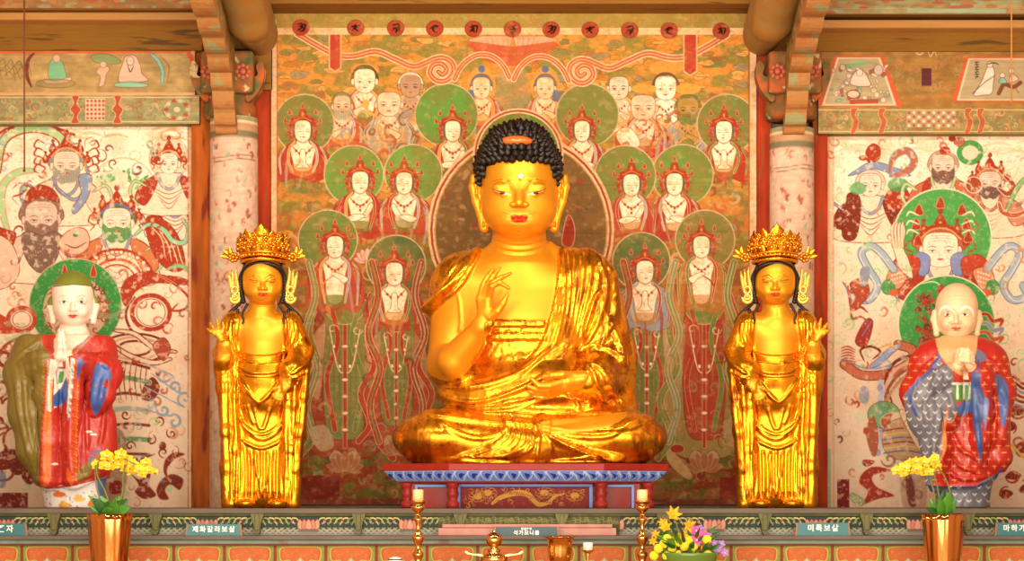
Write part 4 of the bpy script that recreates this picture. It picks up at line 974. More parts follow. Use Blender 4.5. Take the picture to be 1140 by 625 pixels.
# left: board with two seated figures, then patterned frieze
p = Paint(-45, 56, 217, 106, 1.8); X, Y = woodbg(p, '#a88a52', '#bb9a60', 5)
p.poly([(-45, 56), (213, 56), (213, 59), (-45, 60)], '#d4662c', cur=False); p.poly([(-45, 103), (225, 103), (225, 107), (-45, 107)], '#d9a070', cur=False)
p.line([(38, 59), (31, 68), (30, 84), (35, 97)], 4.4, '#7c3020'); p.line([(210, 59), (216, 72), (217, 82)], 5, '#d4562c', taper=False)
p.line([(168, 60), (176, 68), (181, 80), (180, 94)], 3.6, '#8ac0ae', edge='#5a7a70', ew=.6); p.line([(178, 62), (188, 74), (186, 92)], 1.2, '#8a6a40')
for pts, c in (([(55, 70), (62, 65), (69, 69), (73, 80), (73, 88), (60, 90), (54, 86)], '#79b58c'), ([(50, 88), (62, 90), (78, 86), (76, 92), (52, 93)], '#e2b498'), ([(136, 72), (140, 63), (150, 62), (156, 72), (158, 82), (164, 90), (136, 92), (132, 86)], '#e0b8a0'), ([(128, 93), (146, 91), (164, 94), (160, 97), (132, 97)], '#8cc4a0'), ([(102, 62), (118, 60), (133, 66), (132, 71), (108, 70)], '#8a9a5c'),
               ([(107, 80), (114, 73), (122, 76), (118, 84), (116, 94), (110, 96), (112, 86)], '#dcae94')): p.poly(pts, c, line='#8a5a40', lw=.7)
p.ell(63, 65, 4, 4.5, '#e2a890', line='#8a5a40', lw=.5); p.ell(145, 68, 4, 5, '#e8c4ac', line='#6a4a40', lw=.6); p.line([(142, 72), (145, 80), (149, 73)], 1.3, '#5a4a48'); p.ell(115, 72, 3.5, 3.5, '#e2b090', line='#8a5a40', lw=.5)
p.ell(62, 93, 22, 5, '#8f7a4c', alpha=.5, line='#6a5a3a', lw=.6)
for i in range(16): p.line([(-20 + i * 3, 70 + (i * 7) % 20), (-14 + i * 3, 64 + (i * 7) % 20), (-10 + i * 3, 76 + (i * 7) % 16)], 1.5, '#7a6038', alpha=.7)
for i in range(12): p.line([(186 + i * 2, 66 + (i * 5) % 26), (192 + i * 2, 70 + (i * 5) % 26)], 1.6, '#bfa47c', alpha=.7)
o = p.panel('painted_board', .80, woodpaint, None, .19); tag(o, 'painted beam board with small seated scholars above the young monk mural', 'painted board')
p = Paint(-45, 106, 222, 138, 1.8); X, Y = woodbg(p, '#8c8a5c', '#a09660', 7); frieze(p, -45, 219, 107, 137, 3)
for x in (84, 131): p.poly([(x - 4, 107), (x + 4, 107), (x + 1.5, 116), (x + 6, 122), (x + 2, 130), (x + 4, 137), (x - 5, 137), (x - 2, 128), (x - 6, 122), (x - 2, 115)], '#b24a26', line='#d9b088', lw=.8)
p.poly([(95, 110), (117, 110), (117, 134), (95, 134)], '#dcb898', cur=False)
for a in range(5):
    for b_ in range(5): p.ell(97.5 + a * 4.4, 112.5 + b_ * 4.8, 1.4, 1.6, '#b0503a')
p.ell(197, 122, 14, 11, '#8e9468', line='#c9b890', lw=1)
for a in range(10): p.ell(197 + math.cos(a * .63) * 12, 122 + math.sin(a * .63) * 10, 2.8, 2.2, '#b04a2c' if a % 2 else '#c9b890')
p.ell(197, 122, 4, 3.4, '#d9c49c', line='#8a7a50', lw=.6)
o = p.panel('frieze_board', .80, woodpaint, None, .19); tag(o, 'grey-green patterned frieze board above the young monk mural', 'frieze')
# right: board with two white trapezoid pictures, frieze
p = Paint(911, 57, 1185, 120, 1.8); X, Y = woodbg(p, '#b07c30', '#94682c', 15)
rd = random.Random(5)
for i in range(90):
    x = rd.uniform(985, 1085); y = rd.uniform(58, 116); p.line(spiral(x, y, rd.uniform(3, 7), .8, rd.uniform(0, 6), 1, 8), rd.uniform(1, 2.4), rd.choice(['#8f8a58', '#a08a50', '#c08048', '#7f7a50', '#b0602c']), alpha=.7)
for x0, x1, x2, x3, y0, y1 in ((918, 996, 933, 979, 64, 117.5), (1068, 1172, 1079, 1160, 65, 112)):
    p.poly([(x0 - 9, y1 + 1), (x2 - 4, y0 - 2), (x3 + 4, y0 - 2), (x1 + 9, y1 + 1)], '#cc5a2a', cur=False)
    p.poly([(x0 - 3, y1), (x2 - 1, y0), (x3 + 1, y0), (x1 + 2, y1)], '#e4c6a4', cur=False); p.poly([(x0, y1 - 1.5), (x2 + 1, y0 + 1.5), (x3 - 1, y0 + 1.5), (x1 - 1, y1 - 1.5)], '#b4a078', cur=False)
for i in range(70):
    x = rd.uniform(926, 988); y = rd.uniform(74, 113); p.ell(x, y, rd.uniform(1, 4), rd.uniform(1, 3), rd.choice(['#e6c8b4', '#dcae98', '#7fb89a', '#a8563c', '#c9b48c', '#8c9a88']), line='#6f5038', lw=.4, rot=rd.uniform(0, 3))
p.poly([(947, 94), (952, 80), (960, 78), (967, 88), (968, 96)], '#e8c6b2', line='#7a4a38'); p.ell(957, 81, 3.6, 4, '#ecd0bc', line='#7a4a38', lw=.5); p.poly([(942, 74), (954, 69), (967, 70), (958, 73)], '#7ab87c'); p.ell(950, 105, 7, 4.5, '#e0bca0', line='#8a3a2a', lw=1.2); p.poly([(946, 111), (978, 110), (978, 115), (946, 116)], '#a84a2c', cur=False); p.ell(978, 78, 5, 6, '#ccb8a8', line='#7a6a5c')
p.poly([(1084, 106), (1092, 92), (1097, 80), (1101, 72), (1107, 78), (1106, 92), (1104, 104), (1094, 106)], '#ecd8c6', line='#7a5a48', lw=.8); p.ell(1102, 72, 3.4, 3.4, '#e8c8b0', line='#6a4a3a', lw=.6); p.line([(1098, 72), (1106, 70), (1112, 72)], 1.6, '#5a4a3a'); p.line([(1083, 104), (1096, 92), (1108, 84)], .8, '#5a3a2a', taper=False)
p.line([(1112, 104), (1118, 94), (1128, 97), (1136, 92)], 4.6, '#7a4228', taper=False); p.line([(1113, 98), (1110, 106)], 2, '#7a4228'); p.line([(1130, 96), (1134, 104)], 2, '#7a4228'); p.ell(1116, 84, 3, 3, '#e8c8b0', line='#6a4a3a', lw=.5); p.poly([(1112, 92), (1116, 86), (1121, 92)], '#8cc0a4', line='#5a6a58'); p.poly([(1124, 92), (1126, 82), (1134, 88)], '#e0b8a4', line='#7a4a38'); p.ell(1126, 79, 3, 3, '#e8c8b0', line='#6a4a3a', lw=.5)
for k in range(7): p.line([(1085.5, 69.5 + k * 2.7), (1089.5, 69.2 + k * 2.7)], 1.0, '#4a3428', cur=False, taper=False); p.line([(1087.5, 68.6 + k * 2.7), (1086.6 + (k % 2) * 1.6, 71 + k * 2.7)], .8, '#4a3428', cur=False, taper=False)
p.line([(1020, 48), (1023, 54)], 1, '#e8d8c0'); 
for pts in ([(1019, 58), (1024, 61), (1028, 58)], [(1033, 57), (1036, 63), (1040, 57), (1043, 63)]): p.line(pts, 1.0, '#e2cfae')
p.poly([(1026, 76), (1037, 76), (1037, 95.5), (1026, 95.5)], '#5c1a20', cur=False)
o = p.panel('painted_board', .80, woodpaint, None, .19); tag(o, 'brown painted beam board with two pale trapezoid pictures above the bald monk mural', 'painted board')
p = Paint(911, 120, 1185, 149, 1.8); X, Y = woodbg(p, '#a07c3c', '#8f8248', 17); frieze(p, 911, 1185, 121, 148, 13)
for x in (951, 982, 1078, 1092): p.poly([(x - 3, 121), (x + 4, 121), (x + 1, 128), (x + 5, 135), (x + 1, 148), (x - 4, 148), (x - 1, 136), (x - 4, 128)], '#b85a2a', line='#d9b088', lw=.6)
p.poly([(1009, 123), (1064, 123), (1064, 142), (1009, 142)], '#b09468', cur=False)
for a in range(10):
    for b_ in range(4): p.ell(1012 + a * 5.5, 125.5 + b_ * 4.8, 1.7, 1.7, '#e4cfae' if (a + b_) % 2 else '#a8584a')
o = p.panel('frieze_board', .80, woodpaint, None, .19); tag(o, 'worn brown frieze board with small chequer above the bald monk mural', 'frieze')
# ---- plain timbers above
for n_, (x0, x1, y0, y1, yf, yb, m, bev) in enumerate(((-60, 225, 22, 56, .78, 1.0, wood, 0), (-60, 232, 13, 22, .66, 1.0, woodL, .012), (-60, 255, -14, 10.5, .62, 1.0, wood, 0),
        (905, 1200, 31, 57, .78, 1.0, wood, 0), (895, 1200, 21.5, 31, .66, 1.0, woodL, .012), (885, 1200, -14, 16, .62, 1.0, wood, 0),
        (284, 858, -14, 4, .60, 1.0, wood, 0), (284, 858, 4, 12, .80, 1.0, wood, 0), (217, 300, 12, 54, .86, 1.0, wood, 0), (842, 910, 12, 60, .86, 1.0, wood, 0), (906, 925, 57, 104, .83, 1.0, wood, 0)), 6):
    pbox('trim_%d' % n_, x0, x1, y0, y1, yf, yb, m, kind='structure', bev=bev)
# painted facing on the top right beam and the left one
for x0, x1, y0, y1, sd, c in ((885, 1185, 0, 15, 2, '#9fa57c'), (-45, 240, -6, 9, 4, '#9a7a4a')):
    p = Paint(x0, y0, x1, y1, 1.8); woodbg(p, '#a56f30', c, sd); rd = random.Random(sd)
    for i in range(70):
        x = rd.uniform(x0, x1); y = rd.uniform(y0, y1); p.ell(x, y, rd.uniform(2, 9), rd.uniform(1, 3), rd.choice(['#b05030', '#8fa07c', '#c07c4c', '#a86a38', '#9aa88a']), alpha=.7)
    if sd == 2: p.poly([(1010, 9), (1120, 10), (1120, 15), (1010, 14)], '#9fae8c', cur=False)
    o = p.panel('beam_facing', .60, woodpaint, None, .02); tag(o, 'painted facing of the topmost beam, upper ' + ('right' if sd == 2 else 'left'), 'beam facing')
# ---- carved bracket arms running out from the column tops, and the big crooked tie beams beside them
carv = mat('carved_bracket_paint', '#94662a', rough=.75, spec=.15, noise=.45, nscale=10, bump=.3, col2='#8a7a48', wear='#cf8a5c', wearscale=7, wearlo=.58)
carvL = mat('carved_edge_paint', '#c08a52', rough=.75, spec=.15, noise=.45, nscale=16, bump=.5, col2='#9c6234', wear='#8f8c60', wearscale=8, wearlo=.57)
greenp = mat('green_bracket_paint', '#66683c', rough=.75, spec=.15, noise=.4, nscale=12, col2='#a8542c', wear='#c9ae84', wearscale=14, wearlo=.6)
for sgn, xc, label in ((-1, -1.675, 'left'), (1, 1.655, 'right')):
    root = empty('bracket_arm', (xc, .66, 3.7), 'carved wooden bracket arm with scalloped underside sweeping up from the %s column' % label, 'bracket')
    # underside: a curve with scallops, in (Y, z)
    path = crom([(.70, 3.60), (.60, 3.66), (.50, 3.80), (.38, 3.92), (.15, 4.02), (-.15, 4.10), (-.55, 4.22), (-1.0, 4.42), (-1.4, 4.62)], 8)
    low = []
    for i, (a, b) in enumerate(path):
        s = .022 * abs(math.sin(i * .55)); low.append((a - s * .7, b - s))
    top = [(a + .06, b + .30) for a, b in path[::-1]]
    MB().prism([(a, b + .018) for a, b in low] + top, xc - .055, xc + .055, None, 'x').build('arm', carv, root)
    e = MB(); n = len(low); vs = []
    for a, b in low: vs += [(xc - .062, a, b), (xc + .062, a, b), (xc + .062, a + .03, b + .05), (xc - .062, a + .03, b + .05)]
    fs = []
    for i in range(n - 1):
        for k in range(4): fs.append((i * 4 + k, i * 4 + (k + 1) % 4, i * 4 + 4 + (k + 1) % 4, i * 4 + 4 + k))
    fs += [(3, 2, 1, 0), (n * 4 - 4, n * 4 - 3, n * 4 - 2, n * 4 - 1)]
    e.add(vs, fs); tag(e.build('scalloped_edge', carvL, root), 'paler scalloped underside strip')
    # the block over the column and side wings
    b = MB(); b.box(xc - .15, xc + .16, .62, .98, 3.83, 4.08, None, .02); b.build('bearing_block', greenp, root)
    b = MB(); b.lathe([(.14, 3.70), (.155, 3.72), (.155, 3.78), (.145, 3.79), (.16, 3.84)], (xc + (-.0), .80, 0), 40); b.build('capital_ring', greenp, root)
    for s in (-1, 1):
        w_ = MB(); o_ = [(0, 0), (.05, .02), (.09, .08), (.11, .16), (.095, .23), (.06, .20), (.07, .15), (.04, .14), (.02, .20), (0, .22)]
        w_.prism([(xc + s * (.11 + a), 3.80 + b_) for a, b_ in crom(o_, 4, True)], .68, .78); w_.build('wing', greenp, root)
        fl = MB()
        for k in range(8): fl.ball((xc + s * .10 + math.cos(k * PI / 4) * .035, .615, 3.955 + math.sin(k * PI / 4) * .035), .016, sc=(1, .5, 1), n=8)
        fl.ball((xc + s * .10, .61, 3.955), .02, sc=(1, .5, 1), n=10); fl.build('carved_flower', mat('flower_paint_%s%d' % (label, s), '#b85a3a', noise=.2), root)
    # crooked tie beam
    V = Vol((-.30, -1.9, 3.7), (.30, 1.0, 5.0), .02)
    xi = -sgn * .17 + 0
    V.chain([(xi, .95, 4.22), (xi, .35, 4.24), (xi * .8, -.4, 4.52), (xi * .6, -1.6, 4.85)], [.12, .155, .19, .2], k=.05, join=.05, sq=(1.15, 1, 1))
    v, f = V.mesh(); v[:, 0] += xc; o = vmesh('tie_beam', v, f, mat('crooked_log_' + label, '#ad7226', rough=.7, noise=.3, nscale=6, bump=.25, col2='#8d7440', wear='#c07a4a', wearscale=6, wearlo=.6), None)
    tag(o, 'big crooked round tie beam over the %s column' % label, 'beam')
# plain cords hanging in front of the boards
cord = mat('brown_cord', '#7a3a20', rough=.6); cord2 = mat('tan_cord', '#c98a50', rough=.6)
for x, y1, m, l in ((27, 190, cord, 'thin dark cord hanging down in front of the left painted boards'), (1126, 112, cord2, 'thin tan cord hanging down in front of the right painted boards')):
    a = P(x, -14, .35); b = P(x, y1, .35); mb = MB().tube([(a[0], a[1], 4.9), (b[0], b[1], (b[2] + 4.9) / 2), (b[0] + .001, b[1], b[2])], .0045, n=8); mb.ball((b[0], b[1], b[2]), .009, n=8)
    tag(mb.build('hanging_cord', m), l, 'cord')
# ================= statues =================
SHELF = 1.40          # top of the altar shelf
SEAT = 1.64           # top of the throne
_unused = None and mat('satin_gold', '#f6a41c', rough=.42, metal=.75, noise=.05, nscale=6, bump=.03, bscale=60, roughvar=.06)
gold_robe = mat('worn_gold_leaf', '#f2a51f', rough=.27, metal=.9, noise=.16, nscale=5, bump=.10, bscale=34, roughvar=.10, wear='#a35a16', wearscale=8, wearlo=.63, stretch=(1.6, 1.6, .7), col2='#d98a18')
robe_leaf = mat('worn_gold_leaf_robe', attr='paint', rough=.27, metal=.88, noise=.12, nscale=6, bump=.10, bscale=34, roughvar=.09)
gold_paint = mat('painted_gold', attr='paint', rough=.42, metal=.6, noise=.06, nscale=7, bump=.02, bscale=60, roughvar=.05)
hair_black = mat('lacquer_black', '#1a110d', rough=.36, noise=.1, spec=.35)
jewel = mat('orange_jewel', '#e2682a', rough=.25, coat=.5)
def split(v, f, keep):
    """sub-mesh of the faces where keep"""
    g = f[keep]; u, inv = np.unique(g, return_inverse=True)
    return v[u], inv.reshape(g.shape), u
def vmesh(name, v, f, m, parent, rgb=None):
    me = npmesh(name, v, f)
    if rgb is not None: setcol(me, rgb)
    return link(name, me, m, parent, True)
def frontness(N): return smooth(-.15, .35, -N[:, 1])
def displace(v, f, rel, mx=lambda x: x, extra=None):
    N = vnormals(v, f); px, py = proj(v)
    h = rel.sample(mx(px), py)[:, 0] * frontness(N)
    if extra is not None: h = h + extra
    return (v + N * h[:, None]).astype(np.float32)
def join_np(parts):
    V = []; Fs = []; b = 0
    for v, f in parts: V.append(v); Fs.append(f + b); b += len(v)
    return np.vstack(V), np.vstack(Fs)

def buddha():
    root = empty('seated_buddha', (P(588, 517, 0)[0], 0, SEAT), 'huge golden seated Buddha with black curled hair and one raised hand', 'statue')
    # ---- body and robe
    V = Vol((-.75, -.62, SEAT - .02), (.95, .42, 2.98), .0065)
    q = P
    V.ell(q(580, 392, .03), (.40, .25, .34), .1)                     # belly
    V.ell(q(578, 345, .03), (.42, .26, .34), .1)                     # chest
    V.cap(q(522, 322, .04), q(640, 320, .04), .185, .185, k=.12)      # shoulders
    V.cap(q(578, 268, .06), q(578, 302, .04), .150, .22, k=.07)      # neck
    V.cap(q(516, 322, .02), q(500, 398, -.01), .165, .118, k=.05)      # right upper arm
    V.cap(q(497, 408, -.06), q(506, 402, -.22), .112, .094, k=.03)    # elbow swings forward
    V.cap(q(506, 402, -.22), q(537, 362, -.36), .094, .050, k=.012)    # forearm
    V.cap(q(536, 364, -.36), q(541, 352, -.37), .052, .046, k=.02)
    V.cap(q(650, 318, .02), q(674, 395, -.02), .175, .15, k=.06)      # left upper arm in the sleeve
    V.cap(q(676, 405, -.04), q(664, 422, -.28), .13, .085, k=.06)     # left forearm
    V.cap(q(664, 422, -.28), q(652, 424, -.33), .07, .055, k=.03)
    V.cap(q(686, 395, .0), q(688, 452, -.06), .05, .09, k=.08)        # sleeve hanging to the lap
    V.ell(q(610, 430, -.05), (.40, .26, .16), .1)
    V.ell(q(560, 440, -.05), (.34, .26, .14), .1)
    # crossed legs
    V.ell(q(590, 494, -.08), (.70, .36, .16), .12); V.ell(q(600, 460, -.10), (.40, .24, .08), .08)
    V.ell(q(492, 488, -.17), (.27, .27, .142), .07)
    V.ell(q(688, 488, -.17), (.27, .27, .142), .07)
    V.cap(q(500, 492, -.26), q(592, 500, -.40), .115, .07, k=.06)
    V.cap(q(688, 492, -.26), q(592, 500, -.40), .115, .07, k=.06)
    V.cap(q(604, 478, -.36), q(668, 473, -.28), .05, .05, k=.025)     # the foot resting on the other calf
    V.cap(q(668, 473, -.28), q(693, 464, -.22), .05, .022, k=.02)
    V.cap(q(470, 514, -.12), q(520, 514, -.36), .03, .03, k=.04); V.cap(q(520, 514, -.36), q(660, 514, -.38), .028, .028, k=.03); V.cap(q(660, 514, -.38), q(712, 514, -.12), .03, .03, k=.04)
    V.clip(2, SEAT + .002, True, .004)
    v, f = V.mesh(); del V
    v = relax(v, f, 1)
    # ---- drapery drawn from the front
    R = Relief(430, 240, 750, 525, 2.2)
    # cloth layers
    R.cloth([(537, 262), (536, 280), (527, 300), (512, 322), (496, 336), (480, 352), (470, 378), (462, 372), (462, 300), (500, 262)], .022, 2.2)          # shoulder cloth, right
    R.cloth([(617, 262), (621, 290), (620, 312), (614, 344), (604, 378), (588, 400), (566, 414), (540, 422), (508, 428), (488, 436), (486, 468), (740, 466), (740, 260)], .022, 2.4)
    R.cloth([(545, 357), (606, 357), (606, 364), (545, 364)], .010, 1.6, cur=False)
    R.cloth([(543, 371), (606, 371), (606, 379), (543, 379)], .010, 1.6, cur=False)
    R.cloth([(440, 466), (490, 460), (598, 463), (612, 486), (598, 516), (440, 520)], .010, 2.5)
    # long folds on the left shoulder
    for i, x in enumerate((626, 632, 639, 646, 654, 662)):
        R.ridge([(x, 268 + i * 3), (x + 2, 310), (x - 2 - i, 350), (x - 12 - i * 2, 384), (x - 32 - i * 2, 408)], 3.2 + i * .3, .013 - .0012 * (i % 3))
    R.ridge([(646, 276), (664, 292), (672, 320), (668, 352), (655, 382), (640, 400)], 4, .016)
    R.ridge([(664, 286), (680, 310), (682, 345), (672, 380), (662, 400)], 4, .014)
    R.ridge([(668, 322), (660, 335), (657, 352), (650, 380)], 4, .022)
    R.ridge([(676, 355), (684, 375), (690, 395), (688, 405)], 4, .018)
    R.ridge([(652, 396), (668, 392), (684, 398), (692, 412)], 4.5, .022)
    R.ridge([(640, 404), (655, 412), (664, 430), (676, 448), (690, 458)], 4.5, .022)
    R.ridge([(650, 404), (668, 414), (678, 432), (688, 448), (693, 455)], 4, .018)
    R.ridge([(632, 436), (638, 446), (644, 458)], 3.2, .014)
    R.ridge([(644, 432), (650, 444), (656, 456)], 3.2, .012)
    # right shoulder folds
    for i in range(4):
        R.ridge([(533 - i * 7, 276 + i * 5), (516 - i * 7, 306 + i * 4), (494 - i * 5, 330 + i * 6), (477 - i * 2, 352 + i * 9)], 3.6, .016)
    R.ridge([(509, 325), (512, 340), (513, 360), (511, 372)], 2.4, .006)
    # girdle and sash
    R.ridge([(492, 438), (515, 445), (540, 446), (568, 438), (592, 428), (606, 420)], 3.4, .020)
    R.ridge([(494, 428), (520, 433), (545, 430), (575, 420), (598, 404), (612, 384)], 3.6, .014)
    R.ridge([(500, 450), (540, 456), (580, 452), (620, 440)], 3.4, .012)
    # leg folds
    for i in range(6):
        R.ridge([(552 + i * 7, 464 + i), (563 + i * 6, 474 + i * 2), (562 + i * 6, 488 + i * 2), (540 + i * 8, 500 + i), (500 + i * 12, 509)], 3.2, .013)
    R.ridge([(484, 464), (500, 478), (526, 488), (552, 486), (570, 474)], 3.6, .010)
    R.ridge([(474, 512), (520, 509), (560, 505), (590, 497)], 4, .014)
    for i in range(5):
        R.ridge([(602 + i * 3, 482 + i * 3), (622 + i * 5, 492 + i * 2), (655 + i * 3, 502 + i), (700, 508 + i)], 3.2, .012)
    R.ridge([(606, 478), (640, 486), (676, 486), (700, 474), (712, 468)], 4, .012)
    R.ridge([(598, 466), (630, 463), (664, 464), (696, 462)], 2.6, .008)
    R.ridge([(456, 505), (462, 513), (520, 514), (660, 514), (716, 512), (724, 504)], 3.6, .014, taper=False)
    R.ridge([(597, 466), (600, 480), (598, 498), (597, 514)], 3, .012)
    for y in (273, 280): R.ridge([(548, y - 6), (562, y), (578, y + 2), (594, y), (609, y - 6)], 2.6, .010)
    v0 = v.copy()
    v = displace(v, f, R)
    # broken pleats everywhere on the cloth, finer than the drawn ones
    M = Relief(430, 240, 750, 525, 2.2)
    M.b[:] = 1.0
    sk = Relief(430, 240, 750, 525, 2.2)       # 1 where the skin shows
    sk.cloth([(537, 250), (536, 280), (527, 300), (512, 322), (496, 336), (482, 350), (471, 376), (471, 400), (480, 418), (500, 424), (520, 414), (540, 384), (544, 357), (606, 357), (614, 344), (620, 312), (621, 290), (617, 250)], 1.0, 1.0)
    px, py = proj(v); skin = sk.sample(px, py)[:, 0] * (v[:, 1] < .12)
    # the lap foot and forearms count as skin too
    foot = Relief(430, 240, 750, 525, 2.2).cloth([(640, 466), (668, 463), (694, 459), (697, 464), (680, 474), (650, 482), (606, 484), (604, 470)], 1.0, 1.0)
    sf = np.maximum(skin, foot.sample(px, py)[:, 0] * (v[:, 1] < -.1))
    band = (skin > .5)
    N = vnormals(v, f)
    fold = (fbm(px * .10 + py * .02, py * .05, 5, 3) - .5) * .012 * np.where(py > 400, .5, 1.15)
    v = (v + N * (fold * (1 - sf))[:, None]).astype(np.float32)
    v[:, 2] = np.maximum(v[:, 2], SEAT + .001)
    fs = sf[f].mean(1) > .5
    vr, fr, _ = split(v, f, ~fs)
    vb, fb, _ = split(v, f, fs)
    # gold leaf rubbed through to brown lacquer on the left shoulder and here and there on the knees
    px, py = proj(vr); w_ = smooth(618, 640, px) * (1 - smooth(400, 425, py)) + .45 * smooth(462, 475, py) * (np.abs(px - 590) > 110) + .3
    w_ = np.clip(w_, 0, 1) * smooth(.44, .62, fbm(px * .16, py * .045, 12, 5)) + .5 * smooth(.60, .70, fbm(px * .3, py * .25, 19, 4))
    w_ = np.clip(w_, 0, .8)[:, None]
    vmesh('robe', vr, fr, robe_leaf, root, hx('#f3a822') * (1 - w_) + hx('#a35c18') * w_)
    # ---- head
    H = Vol((-.30, -.36, 2.66), (.37, .34, 3.50), .0036)
    c = lambda x, y, Y: P(x, y, Y)
    H.ell(c(578, 200, .0), (.214, .245, .28), .01)
    H.ell(c(578, 228, -.03), (.205, .205, .185), .05)
    H.ell(c(560, 236, -.09), (.10, .10, .095), .05); H.ell(c(596, 236, -.09), (.10, .10, .095), .05)
    H.ell(c(578, 254, -.12), (.075, .07, .05), .05)
    H.cap(c(578, 262, .07), c(578, 292, .05), .150, .175, k=.02)
    H.ell(c(578, 251, -.07), (.145, .15, .065), .035)
    # nose, brows, lids, lips
    H.cap(c(578, 204, -.226), c(578, 226, -.266), .012, .025, k=.03)
    for s in (-1, 1):
        H.ell(c(578 + s * 6.5, 228, -.252), (.022, .022, .017), .010)
        H.chain([c(578 + s * 5, 209, -.232), c(578 + s * 9, 204, -.230), c(578 + s * 18, 200.5, -.216), c(578 + s * 28, 203, -.182)], [.004, .007, .008, .005], k=.03)
        H.ell(c(578 + s * 19, 208.5, -.205), (.054, .034, .028), .014)
        H.ell(c(578 + s * 19, 212.5, -.209), (.048, .026, .018), .010)
        H.chain([c(578 + s * 9, 216.5, -.222), c(578 + s * 18, 217, -.222), c(578 + s * 27, 213.5, -.196)], [.006, .009, .005], k=.012)
        H.ell(c(578 + s * 4.5, 241.2, -.243), (.026, .018, .010), .007)
        H.ell(c(578 + s * 4, 245.4, -.240), (.026, .018, .012), .007)
        # long ears
        e = [c(578 + s * 50.5, 197, .02), c(578 + s * 51.5, 208, .015), c(578 + s * 48, 225, .0), c(578 + s * 43, 240, -.01), c(578 + s * 39, 254, -.02)]
        H.chain(e, [.020, .024, .022, .020, .027], k=.015, join=.01)
        H.chain([c(578 + s * 44, 200, .0), c(578 + s * 46, 212, -.01), c(578 + s * 42, 226, -.02)], [.014, .013, .012], k=.012)
        H.ell(c(578 + s * 47.5, 213, -.02), (.008, .02, .030), .008, sub=True)
        H.ell(c(578 + s * 39.5, 250, -.045), (.006, .02, .018), .006, sub=True)
    H.ell(c(578, 232, -.262), (.007, .012, .012), .01, sub=True)
    H.chain([c(566, 243, -.246), c(572, 243.4, -.262), c(578, 243, -.268), c(584, 243.4, -.262), c(590, 243, -.246)], .0035, k=.006, sub=True)
    H.ell(c(578, 249.5, -.245), (.035, .02, .006), .012, sub=True)
    vh, fh = H.mesh(); vh = relax(vh, fh, 1)
    # ---- hands
    def hand(box0, box1, fn, h=.0032):
        G = Vol(box0, box1, h); fn(G); a, b = G.mesh(); return relax(a, b, 1), b
    def right(G):
        w = P(540, 352, -.37)
        G.cap(P(536, 366, -.355), w, .050, .040, k=.02)
        G.cap(P(540, 352, -.37), P(537, 334, -.385), .040, .036, k=.02, sq=(1, 1.25, 1))
        G.cap(P(543, 352, -.385), P(543, 334, -.40), .030, .030, k=.02)
        G.chain([P(534.5, 333, -.385), P(538, 318, -.39), P(543, 308, -.385), P(549.5, 299.5, -.37)], [.022, .018, .0155, .0085], k=.012)
        G.chain([P(538.5, 329, -.395), P(544, 316, -.405), P(549.5, 307, -.40), P(556, 298.5, -.385)], [.021, .0175, .0150, .0085], k=.008)
        G.chain([P(541.5, 328, -.405), P(548.5, 315.5, -.425), P(557.5, 309.5, -.425), P(568.5, 304.5, -.41)], [.020, .0170, .0145, .0085], k=.008)
        G.chain([P(544.5, 332, -.41), P(548, 319, -.45), P(556, 314.5, -.465), P(566.5, 321, -.455)], [.020, .0168, .0148, .0095], k=.008)
        G.chain([P(546, 352, -.40), P(554, 346.5, -.425), P(560, 338, -.44), P(564.5, 329, -.445)], [.028, .022, .0185, .0105], k=.016)
    def left(G):
        G.cap(P(658, 422, -.31), P(648, 422, -.35), .045, .042, k=.02)
        G.cap(P(650, 421, -.335), P(632, 425, -.365), .044, .036, k=.02, sq=(1, 1, 1.1))
        G.cap(P(648, 428, -.335), P(628, 431, -.36), .034, .028, k=.02)
        G.chain([P(640, 418.5, -.35), P(626, 417.5, -.40), P(614, 418.5, -.41), P(604.5, 420.5, -.40)], [.026, .021, .018, .011], k=.014)
        G.chain([P(629, 425, -.37), P(612, 430, -.40), P(600, 430, -.41), P(592, 422.5, -.415)], [.024, .021, .018, .011], k=.008)
        G.chain([P(627, 429, -.365), P(610, 434.5, -.385), P(597, 434, -.395), P(587.5, 430.5, -.395)], [.024, .0205, .0175, .0105], k=.008)
        G.chain([P(627, 432, -.355), P(611, 438, -.37), P(598, 438.5, -.38), P(588.5, 436, -.38)], [.020, .017, .0145, .0085], k=.008)
        G.chain([P(628, 434.5, -.34), P(614, 441, -.35), P(603, 443, -.355), P(594, 441.5, -.36)], [.018, .0155, .0135, .0085], k=.008)
    rh = hand((-.21, -.52, 2.33), (.02, -.27, 2.78), right)
    lh = hand((.04, -.52, 1.90), (.52, -.2, 2.20), left)
    lh[0][:, 1] -= .025
    va, fa = join_np([(vb, fb), (vh, fh), rh, lh])
    # face painting: brows, eyes, red lips, moustache curls, urna
    T = Paint(520, 130, 640, 300, 5.0, '#e99c1e')
    gl = '#7a5412'
    for s in (-1, 1):
        X = lambda a: 578 + s * a
        T.line([(X(4), 212), (X(6.3), 206), (X(12.5), 201.6), (X(22), 199.8), (X(29.5), 202.4)], .7, gl)
        T.poly([(X(8.5), 216.6), (X(15), 214.4), (X(22), 213.6), (X(28.5), 211.2), (X(24), 215.2), (X(16), 217.4)], '#e8cf9c')
        T.ell(X(18.5), 215.4, 3.2, 1.1, '#2a1710')
        T.line([(X(8), 216.2), (X(14), 214.2), (X(22), 213.4), (X(30), 210.4)], .9, '#4a2a12')
        T.line([(X(9), 216.4), (X(17), 217.2), (X(26), 214.2)], .6, '#a0641a')
        T.line([(X(5), 238.8), (X(9), 239.8), (X(13), 238), (X(16.5), 239.8), (X(14), 242)], .8, '#54681e')
        T.line([(X(14), 238.5), (X(17), 236.6), (X(19.5), 238.6)], .6, '#54681e')
        T.ell(X(3.2), 236.2, 3.6, 1.2, '#a88a1e', alpha=.6)
